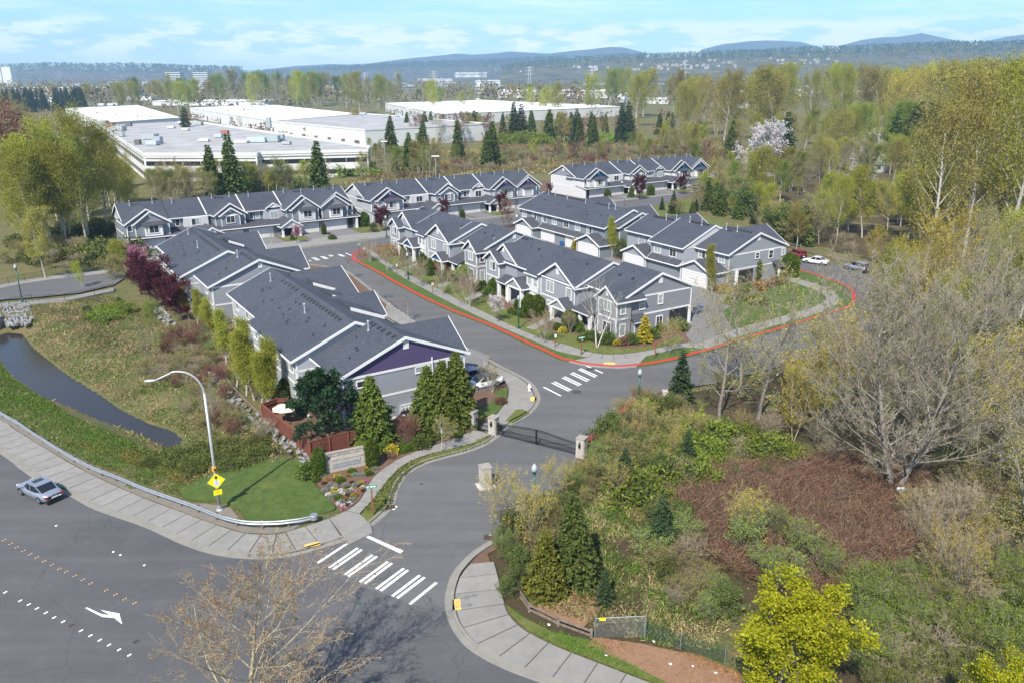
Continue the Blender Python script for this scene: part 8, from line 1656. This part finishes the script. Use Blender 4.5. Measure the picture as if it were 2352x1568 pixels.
# ------------------------------------------------------------------ sheds, office block, town and hills
def shed_block(label, roof_px, z, wall='wh_white', roof='wh_roof_w', par=.7, bands=(), units=(), group='white sheds of the industrial park', cat='warehouse', name='warehouse', docks=None):
    """flat roofed block; roof_px: corners of the roof edge as seen, at height z"""
    P = [at(px, py, z) for px, py in roof_px]; c = sum(P, Vector()) / len(P); o0 = Vector((c.x, c.y, 0)); Q = [Vector((p.x - c.x, p.y - c.y, 0)) for p in P]; n = len(Q)
    ar = sum(Q[i].x*Q[(i+1) % n].y - Q[(i+1) % n].x*Q[i].y for i in range(n))
    if ar < 0: Q = Q[::-1]
    t = thing(name, label, cat, o0, 0, group)
    MB().slab(Q, -.1, z).build('wall', M[wall], t)
    inn = [q * (1 - .5 / max(8, q.length)) for q in Q]; MB().slab(inn, z - .2, z + .03, True).build('roof', M[roof], t)
    b = MB()
    for i in range(n): b.bar(Q[i] + Vector((0, 0, z + par/2 - .2)), Q[(i+1) % n] + Vector((0, 0, z + par/2 - .2)), .35, par)
    b.build('parapet', M[wall], t)
    for z0, z1, m in bands:
        for i in range(n):
            p, q = Q[i], Q[(i+1) % n]; d = (q - p).normalized(); nn = Vector((d.y, -d.x, 0)); w = MB(); a, e = p + nn * .06 + d * .6, q + nn * .06 - d * .6
            w.add([(a.x, a.y, z0), (e.x, e.y, z0), (e.x, e.y, z1), (a.x, a.y, z1)] + [(a.x - nn.x*.05, a.y - nn.y*.05, z0), (e.x - nn.x*.05, e.y - nn.y*.05, z0), (e.x - nn.x*.05, e.y - nn.y*.05, z1), (a.x - nn.x*.05, a.y - nn.y*.05, z1)], [(0,1,2,3),(0,3,7,4),(1,5,6,2),(3,2,6,7),(0,4,5,1)])
            w.build('window_band' if m == 'wh_band' else 'fascia_band', M[m], t)
            if m == 'wh_band':
                mm = MB(); L = (e - a).length; k = max(2, int(L / 6))
                for s in range(1, k): g_ = a + d * (L * s / k); mm.obox((g_.x + nn.x*.03, g_.y + nn.y*.03), d, nn, .12, .06, z0, z1)
                mm.build('mullions', M['pole'], t)
    for (px, py, w, d_, h, m) in units:
        p = at(px, py, z) - o0; MB().box(p.x - w/2, p.x + w/2, p.y - d_/2, p.y + d_/2, z + .3, z + .3 + h).build('roof_unit', M[m], t); MB().box(p.x - w/2 + .2, p.x + w/2 - .2, p.y - d_/2 + .2, p.y + d_/2 - .2, z, z + .3).build('unit_curb', M['wh_grey'], t)
    if docks:
        i, k = docks; p, q = Q[i % n], Q[(i+1) % n]; d = (q - p).normalized(); nn = Vector((d.y, -d.x, 0)); L = (q - p).length
        for s in range(k): g_ = p + d * (L * (s + .5) / k) + nn * .1; MB().obox((g_.x, g_.y), d, nn, 1.6, .08, .1, 3.4).build('dock_door', M['wh_grey'], t)
    return t
a9 = lambda x, y: vz((0, 100), 3.675, x, y)
ru = random.Random(4)
M['teal_grey'] = mat('teal_grey', (.32, .37, .37), .7); M['sky_blue'] = mat('pale_blue_unit', (.40, .47, .53), .6); M['brick_red'] = mat('red_unit', (.32, .12, .08), .8)
un = [(*a9(x, y), w, d, h, m) for x, y, w, d, h, m in ((890,712,5,4,2,'hvac'),(960,728,3,3,1.6,'brick_red'),(1030,760,5,5,2,'hvac'),(1040,812,3,3,2,'pipe'),(1300,835,5,5,2,'hvac'),(1320,885,4,4,1.4,'sky_blue'),(1362,872,3,3,2.4,'hvac'),(1190,880,2,2,1.6,'wh_grey'),(1712,712,4,4,1.6,'hvac'),(1110,722,3,2,1.6,'wh_grey'),(1885,820,3,3,1.2,'sky_blue'),(2080,868,5,3,.8,'trim'),(1760,855,4,3,.8,'trim'),(2215,862,7,3,1.8,'sky_blue'),(2320,858,8,4,2.2,'teal_grey'),(2405,850,4,3,2.4,'hvac'),(2320,740,2,2,5,'teal_grey'),(1940,790,3,3,1.4,'brick_red'),(1600,760,3,3,.8,'trim'),(1480,740,3,3,.8,'trim'),(2470,880,3,3,1,'hvac'),(1560,700,3,3,.8,'trim'))]
shed_block('long low office block with dark window bands and a grey roof behind the slate row', [(329,357), (233,292), (447,281), (850,340), (845,348), (596,354), (590,357)], 8.5, roof='wh_roof', bands=((5.0,6.5,'wh_band'),(1.2,2.7,'wh_band'),(7.2,7.6,'wh_grey')), units=un, par=1.0, cat='office block', name='office_block')
b9 = lambda x, y: vz((800, 0), 2.94, x, y)
shed_block('grey roofed white shed with docks right of the office block', [(628,280),(838,262),(1122,285),(838,300)], 8.5, roof='wh_roof', docks=(3, 7), units=[(*b9(x, y), 4, 4, 1.6, 'hvac') for x, y in ((150,795),(400,805),(500,810),(315,810),(620,815))])
shed_block('bright white shed on the left behind the office block', [(240,284),(150,250),(315,243),(413,272)], 7.5, units=[(*a9(x, y), 5, 5, 1.5, 'trim') for x, y in ((880,545),(960,545),(1000,540))], docks=(0, 5))
shed_block('long bright white shed in the middle behind the office block', [(436,249),(612,241),(840,265),(640,281)], 7.5, docks=(3, 6))
shed_block('very long bright white shed across the middle distance', [(885,238),(1105,231),(1425,246),(1015,263)], 7.5, docks=(3, 12), units=[(*b9(x, y), 4, 4, 1.2, 'trim') for x, y in ((940,690),(1400,700),(1500,725),(1660,730),(1760,735))])
for i, (x0, x1, yt, yb, dp, lb) in enumerate(((352,607,231,243,60,'low white shed with reddish trees before it'),(42,165,222,236,60,'white shed at the far left'),(-20,205,200,209,120,'long pale shed behind the row of firs'),(245,305,195,203,80,'white shed in the far tree belt'),(290,348,221,231,50,'small white shed left of the reddish trees'),(1142,1440,206,226,130,'white shed beyond the very long shed'),(1095,1190,184,199,150,'grey fronted hall in the far middle'),(1220,1330,184,197,200,'pale hall right of the grey fronted hall'),(1045,1118,168,189,120,'tall white hall on the valley floor'),(1430,1620,176,189,200,'long tan roofed hall on the right valley floor'),(1340,1560,191,202,150,'white hall among bare trees'),(1440,1580,223,239,60,'white roof behind the skyline trees'),(1665,1980,206,221,120,'long white roof behind the yellow green trees'),(2060,2200,179,195,150,'white hall far right behind trees'),(1660,1760,233,249,50,'grey shed behind the white cherry trees'),(960,1040,181,190,150,'long low white hall left of the tall hall'),(795,860,189,197,100,'white hall behind the poplar grove'),(2210,2400,243,262,40,'white shed glimpsed through the right wood'),(600,780,196,203,120,'pale hall right of the pylon line'),(1630,1760,184,193,150,'pale hall under the hillside houses'),(1190,1290,176,184,200,'thin white hall below the wooded ridge'))):
    p0, p1 = at(x0, yb), at(x1, yb); dx = dp * .25; h = max(5, CAM_H - (yt - 172.0) / FPX * p0.y); Y = p0.y; z = h * .86
    Q = [to_px(q) for q in (Vector((p0.x, Y, h)), Vector((p1.x, Y, h)), Vector((p1.x + dx, Y + dp, h)), Vector((p0.x + dx, Y + dp, h)))]
    c = Vector(((p0.x + p1.x) / 2, Y, 0)); t = thing('warehouse', lb + ', far off', 'warehouse', c, R(rng.uniform(-4, 6)), 'white sheds of the industrial park'); w = (p1.x - p0.x) / 2
    MB().box(-w, w, 0, dp, 0, h).build('wall', M['wh_white'], t); MB().box(-w + .6, w - .6, .6, dp - .6, h, h + .05).build('roof', M['wh_roof' if i in (6, 9, 14) else 'wh_roof_w'], t)
    MB().box(-w - .05, w + .05, -.12, -.02, h - h*.22, h - h*.12).build('fascia_band', M['wh_grey'], t)
    for k in range(5): u = -w + 2*w*(k + .5)/5; MB().box(u - w*.04, u + w*.04, dp*.3, dp*.4, h + .05, h + 1.8).build('roof_unit', M['hvac'], t); MB().box(u - w*.05, u + w*.05, -.1, -.02, .2, h*.42).build('dock_door', M['wh_grey'], t)
for px, yb in ((400,178), (463,177)):
    p, h = stand(px, 167, 2600); t = thing('office_tower', 'white banded office tower on the valley floor, ' + ('left one of the pair' if px < 430 else 'right one of the pair'), 'office block', p, 0, 'pair of office towers')
    MB().box(-23, 23, -15, 15, 0, 40).build('wall', M['wh_white'], t)
    for k in range(6): MB().box(-23.4, 23.4, -15.4, 15.4, 4 + k * 6.2, 7 + k * 6.2).build('window_band', M['wh_band'], t)
p, h = stand(8, 165, 3000); t = thing('storage_silo', 'white block tower at the far left edge of the valley', 'tower', p)
MB().box(-38, -2, -15, 15, 0, 52).box(2, 34, -15, 15, 0, 60).build('wall', M['wh_white'], t)
# power pylons
for px, yt, d in ((838,167,2000),(910,167,2000),(996,163,1800),(1216,153,1500),(1360,152,1400),(1574,146,1300),(700,170,2200)):
    p, h = stand(px, yt, d); t = thing('power_pylon', 'steel power pylon standing over the far sheds', 'pylon', p, 0, 'power pylons on the valley floor'); b = MB(); h = max(30, h)
    for a_, b_ in ((-1, -1), (1, -1), (1, 1), (-1, 1)): b.bar((a_ * 3.5, b_ * 3.5, 0), (a_ * .7, b_ * .7, h), .7)
    b.build('legs', M['pole'], t)
    for z in (.72, .84, .95): MB().box(-9 * (1.3 - z * .6), 9 * (1.3 - z * .6), -.5, .5, h * z, h * z + .8).build('cross_arm', M['pole'], t)
# car park lamps near the office, mobile homes in the wood
for px, yt, d, lb in ((882,326,285,'twin headed car park lamp by the office block'), (1000,360,250,'lower car park lamp behind the middle row'), (938,250,440,'curved road lamp by the long shed')):
    p, h = stand(px, yt, d); t = thing('car_park_lamp', lb, 'street lamp', p); MB().lathe([(.12, 0), (.08, h)], n=8).build('pole', M['pole'], t); MB().box(-1.2, 1.2, -.2, .2, h, h + .25).build('lamp_head', M['white_pl'], t)
p, h = stand(12, 336, 178); t = thing('road_lamp', 'curved road lamp at the left edge behind the great cottonwood', 'street lamp', p); MB().tube(smooth([(0,0,0),(0,0,h*.8),(-.3,0,h*.94),(-1.2,0,h),(-2.6,0,h)], 4), .1, 8).build('pole', M['pole'], t); MB().box(-3.4, -2.5, -.15, .15, h - .1, h + .1).build('lamp_head', M['pole'], t)
for px, py, w, d_, rz_, m, lb in ((1990,396,12,5,20,'side_white','white mobile home among the bare trees'),(2050,372,14,5,10,'side_white','pale mobile home with a low grey roof, highest of three'),(1975,415,10,5,35,'side_warm','tan mobile home below the white one'),(1765,402,14,5,5,'side_pale','pale mobile home behind the trees of the blue gabled row'),(2110,350,12,6,15,'side_grey','grey roofed bungalow in the right wood')):
    p = at(px, py); t = thing('mobile_home', lb, 'mobile home', p, R(rz_), 'mobile homes in the wood'); MB().box(-w/2, w/2, -d_/2, d_/2, 0, 2.9).build('wall', M[m], t)
    MB().prism([(-d_/2 - .4, 2.85), (0, 3.9), (d_/2 + .4, 2.85), (0, 3.6)], lambda y, z: (-w/2 - .4, y, z), lambda y, z: (w/2 + .4, y, z)).build('roof', M['wh_roof'], t)
    for x in (-w*.3, 0, w*.28): f_ = MB().box(x - .7, x + .7, -d_/2 - .05, -d_/2 - .01, 1.1, 2.1).build('window', M['trim'], t); MB().box(x - .6, x + .6, -d_/2 - .07, -d_/2 - .05, 1.2, 2.0).build('pane', M['pane'], f_)
# ---- hills: ridges read off the skyline, each with its own depth
def hills(name, pts, d0, d1, m, seed, rough_=.04, foot=0.0, nx_=160, ny_=14):
    """ridge whose crest at distance d1 follows the skyline pts, rising from distance d0"""
    xs = np.linspace(pts[0][0], pts[-1][0], nx_); ys = np.interp(xs, [p[0] for p in pts], [p[1] for p in pts]); vs = []; rs = np.random.RandomState(seed)
    back = ny_ // 3
    for j in range(ny_ + back):
        t = min(1, j / (ny_ - 1)); d = d0 + (d1 - d0) * j / (ny_ - 1)
        for i in range(nx_):
            r_ = ray(xs[i], ys[i]); s = d1 / r_.y; zc = CAM_H + r_.z * s; X = r_.x * d1 / r_.y * (d / d1) ** .9
            prof_ = (math.sin(min(1, t) * math.pi / 2)) ** 1.3 if j < ny_ else 1 - (j - ny_ + 1) / back
            vs.append((X, d, foot + max(0, zc - foot) * prof_))
    A = np.array(vs); nA = vnoise(A[:, 0] + 9e4, A[:, 1] + 9e4, (d1) * .045, seed) - .5; nB = vnoise(A[:, 0] + 9e4, A[:, 1] + 9e4, d1 * .018, seed + 3) - .5
    hc = A[:, 2].max(); A[:, 2] = np.where(A[:, 2] > foot + 1, np.maximum(foot - 2, A[:, 2] + (nA * 1.6 + nB) * rough_ * hc), A[:, 2] - 3)
    idx = np.arange(nx_ * (ny_ + back)).reshape(ny_ + back, nx_); q = np.stack([idx[:-1, :-1], idx[:-1, 1:], idx[1:, 1:], idx[1:, :-1]], -1).reshape(-1, 4)
    kind(obj(name, np_mesh(name, A, q, m, True)), 'structure'); return A.reshape(ny_ + back, nx_, 3)[:ny_]
g = NT('hill_wood'); M['hillwood'] = g.fin(g.ramp(g.noise(.012, 8, .75), (.35, (.022, .032, .02)), (.5, (.07, .07, .045)), (.62, (.14, .12, .085)), (.75, (.04, .05, .03))), .95)
g = NT('mountain'); M['mountain'] = g.fin(g.ramp(g.noise(.002, 7, .7), (.35, (.022, .035, .03)), (.7, (.05, .06, .05))), .95)
hl = hills('hill', [(-700,166),(-150,164),(0,162),(60,161),(130,159),(200,162),(280,161),(340,164),(400,166),(440,168),(490,170),(560,172)], 3400, 4700, M['hillwood'], 1, .05)
hm = hills('hill', [(540,171),(600,169),(660,166),(720,163),(800,160),(900,156),(1000,153),(1080,151),(1150,150),(1240,147),(1300,146)], 3700, 5200, M['hillwood'], 2, .05)
hr = hills('hill', [(1150,162),(1200,154),(1280,147),(1350,141),(1420,138),(1480,136),(1560,135),(1640,134),(1720,131),(1800,128),(1860,126),(1940,123),(2020,120),(2100,117),(2180,116),(2260,115),(2352,114),(2600,112),(3000,115)], 2100, 3600, M['hillwood'], 3, .05)
for k, pts in enumerate(([(560,170),(620,158),(680,152),(760,148),(830,150),(900,140),(960,132),(1010,128),(1050,124),(1090,127),(1130,123),(1170,119),(1210,121),(1260,124),(1330,116),(1400,108),(1430,109),(1480,122)], [(1610,115),(1660,103),(1720,96),(1760,94),(1800,95),(1840,98),(1880,108)], [(1930,106),(1980,93),(2020,88),(2060,86),(2090,80),(2116,76),(2150,84),(2190,93),(2240,104)], [(2260,98),(2310,86),(2352,80),(2420,78),(2600,90)])):
    hills('mountain', pts, 6400, 7800, M['mountain'], 20 + k, .02, 0, 90, 8)
# trees on the hills and in the valley: one mass each, built tree by tree
def far_wood(name, XYZ, H, m, seed, n=26, conical=True, wd=.16):
    rs = np.random.RandomState(seed); N = len(XYZ); H = H * (.6 + .8 * rs.rand(N)); P_, D_ = [], []
    T = rs.rand(N, n) ** (1.15 if conical else .8); a = rs.rand(N, n) * 6.28
    rad = (1 - T) * .2 + .015 if conical else np.sqrt(np.maximum(.02, 1 - (T * 1.7 - .85) ** 2)) * .33 * rs.rand(N, n) ** .4
    x = XYZ[:, None, 0] + np.cos(a) * rad * H[:, None]; y = XYZ[:, None, 1] + np.sin(a) * rad * H[:, None]; z = XYZ[:, None, 2] + (T if conical else .2 + T * .8) * H[:, None]
    P_ = np.stack([x, y, z], -1).reshape(-1, 3); D_ = np.stack([np.cos(a), np.sin(a), np.full_like(a, -.25 if conical else .6)], -1).reshape(-1, 3)
    ln = np.repeat(H, n) * (.17 if conical else wd); r = np.random.RandomState(seed + 1); me = cards(name, P_, D_, 1.0, 1.0, m, r, .35)
    V_ = np.empty(len(me.vertices) * 3, np.float32); me.vertices.foreach_get('co', V_); V_ = V_.reshape(-1, 4, 3); b = V_[:, :1]; V_ = b + (V_ - b) * ln[:, None, None]; me.vertices.foreach_set('co', V_.astype(np.float32).ravel()); me.update()
    return kind(obj(name, me), 'stuff')
def on_hill(A, n, seed, lo=.1, hi=1.0, pw=1.0):
    rs = np.random.RandomState(seed); ny_, nx_, _ = A.shape; u = rs.rand(n) * (nx_ - 1.001); v = (lo + (hi - lo) * rs.rand(n) ** pw) * (ny_ - 1.001); i, j = u.astype(int), v.astype(int); fu, fv = (u - i)[:, None], (v - j)[:, None]
    return A[j, i]*(1-fu)*(1-fv) + A[j, i+1]*fu*(1-fv) + A[j+1, i]*(1-fu)*fv + A[j+1, i+1]*fu*fv
for A, n, sd in ((hl, 1500, 51), (hm, 1500, 52), (hr, 2600, 53)):
    far_wood('hillside_firs', on_hill(A, n, sd, .45, 1, .45), 32, LM['fir'], sd, 14, True); far_wood('hillside_woods', on_hill(A, n, sd + 9, .02, 1), 20, LM['brown' if sd < 53 else 'olive'], sd + 9, 14, False)
def valley(n, px0, px1, d0, d1, seed):
    rs = np.random.RandomState(seed); d = d0 * (d1 / d0) ** rs.rand(n); px = px0 + (px1 - px0) * rs.rand(n); k = vnoise(px * 8 + 5e3, d + 5e3, 160, seed) > .42; d, px = d[k], px[k]
    return np.stack([(px - 1176) / FPX * d * 1.02, d, np.zeros(len(d))], 1)
far_wood('valley_woods', valley(1500, -100, 2400, 900, 3400, 61), 15, LM['olive'], 61, 30, False); far_wood('valley_bare_woods', valley(1500, -100, 2400, 800, 3600, 62), 14, LM['brown'], 62, 28, False); far_wood('valley_firs', valley(420, -100, 2400, 1000, 3400, 63), 18, LM['fir'], 63, 16, True)
far_wood('shed_row_bushes', valley(500, 150, 1560, 430, 720, 65) , 6, LM['redtwig'], 65, 24, False)
# houses on the hillside and small buildings far down the valley, each its own
hm_ = MB().box(-7, 7, -5, 5, -3, 6).mesh('wall', mat('hill_house_wall', (.42, .40, .37), .9)); rf_m = MB().prism([(-5.8, 5.8), (0, 9), (5.8, 5.8)], lambda y, z: (-7.6, y, z), lambda y, z: (7.6, y, z)).mesh('roof', M['wh_roof'])
rs = random.Random(77)
def far_house(p, lb, grp, s=1.0):
    t = thing('hillside_house', lb, 'house', p, rs.random() * 6.28, grp, s); obj('wall', hm_, t); obj('roof', rf_m, t)
for cx_, cy_, w_, h_, n in ((1640,156,170,12,26),(1850,148,90,9,16),(1560,156,60,6,10),(1360,160,40,5,8),(1180,164,60,4,8),(1500,163,150,5,12)):
    for i in range(n):
        px, py = rs.gauss(cx_, w_ * .5), rs.gauss(cy_, h_ * .5); j = int(rs.random() * 9 + 1); A = hr if px > 1180 else hm
        best = None
        for jj in range(1, A.shape[0]):      # first point of the slope met by the line of sight
            X = ray(px, py); row = A[jj]; d = row[0, 1]; q = X * (d / X.y); z = np.interp(q.x, row[:, 0], row[:, 2])
            if CAM_H + q.z <= z: best = (q.x, d, z); break
        if best: far_house(best, 'small white house among trees on the far hillside', 'houses on the far hillside', rs.uniform(.5, .85))
for i in range(90):
    px, d = rs.uniform(0, 2352), rs.uniform(1300, 3200); far_house(((px - 1176) / FPX * d, d, 0), 'small pale building far down the valley floor', 'small buildings on the valley floor', (rs.uniform(1.5, 4.5), rs.uniform(1, 2.5), rs.uniform(.7, 1.2)))
# ------------------------------------------------------------------ air: pale haze round the whole scene
hz = bpy.data.materials.new('haze_air'); hz.use_nodes = True; ht = hz.node_tree; ht.nodes.remove(ht.nodes['Principled BSDF']); pv = ht.nodes.new('ShaderNodeVolumePrincipled')
pv.inputs['Color'].default_value = (.46, .71, 1.0, 1); pv.inputs['Density'].default_value = 1.3e-4; pv.inputs['Anisotropy'].default_value = .1
ht.links.new(pv.outputs[0], ht.nodes['Material Output'].inputs['Volume'])
kind(MB().box(-9500, 9500, -60, 9000, -6, 470).build('haze', hz), 'stuff')
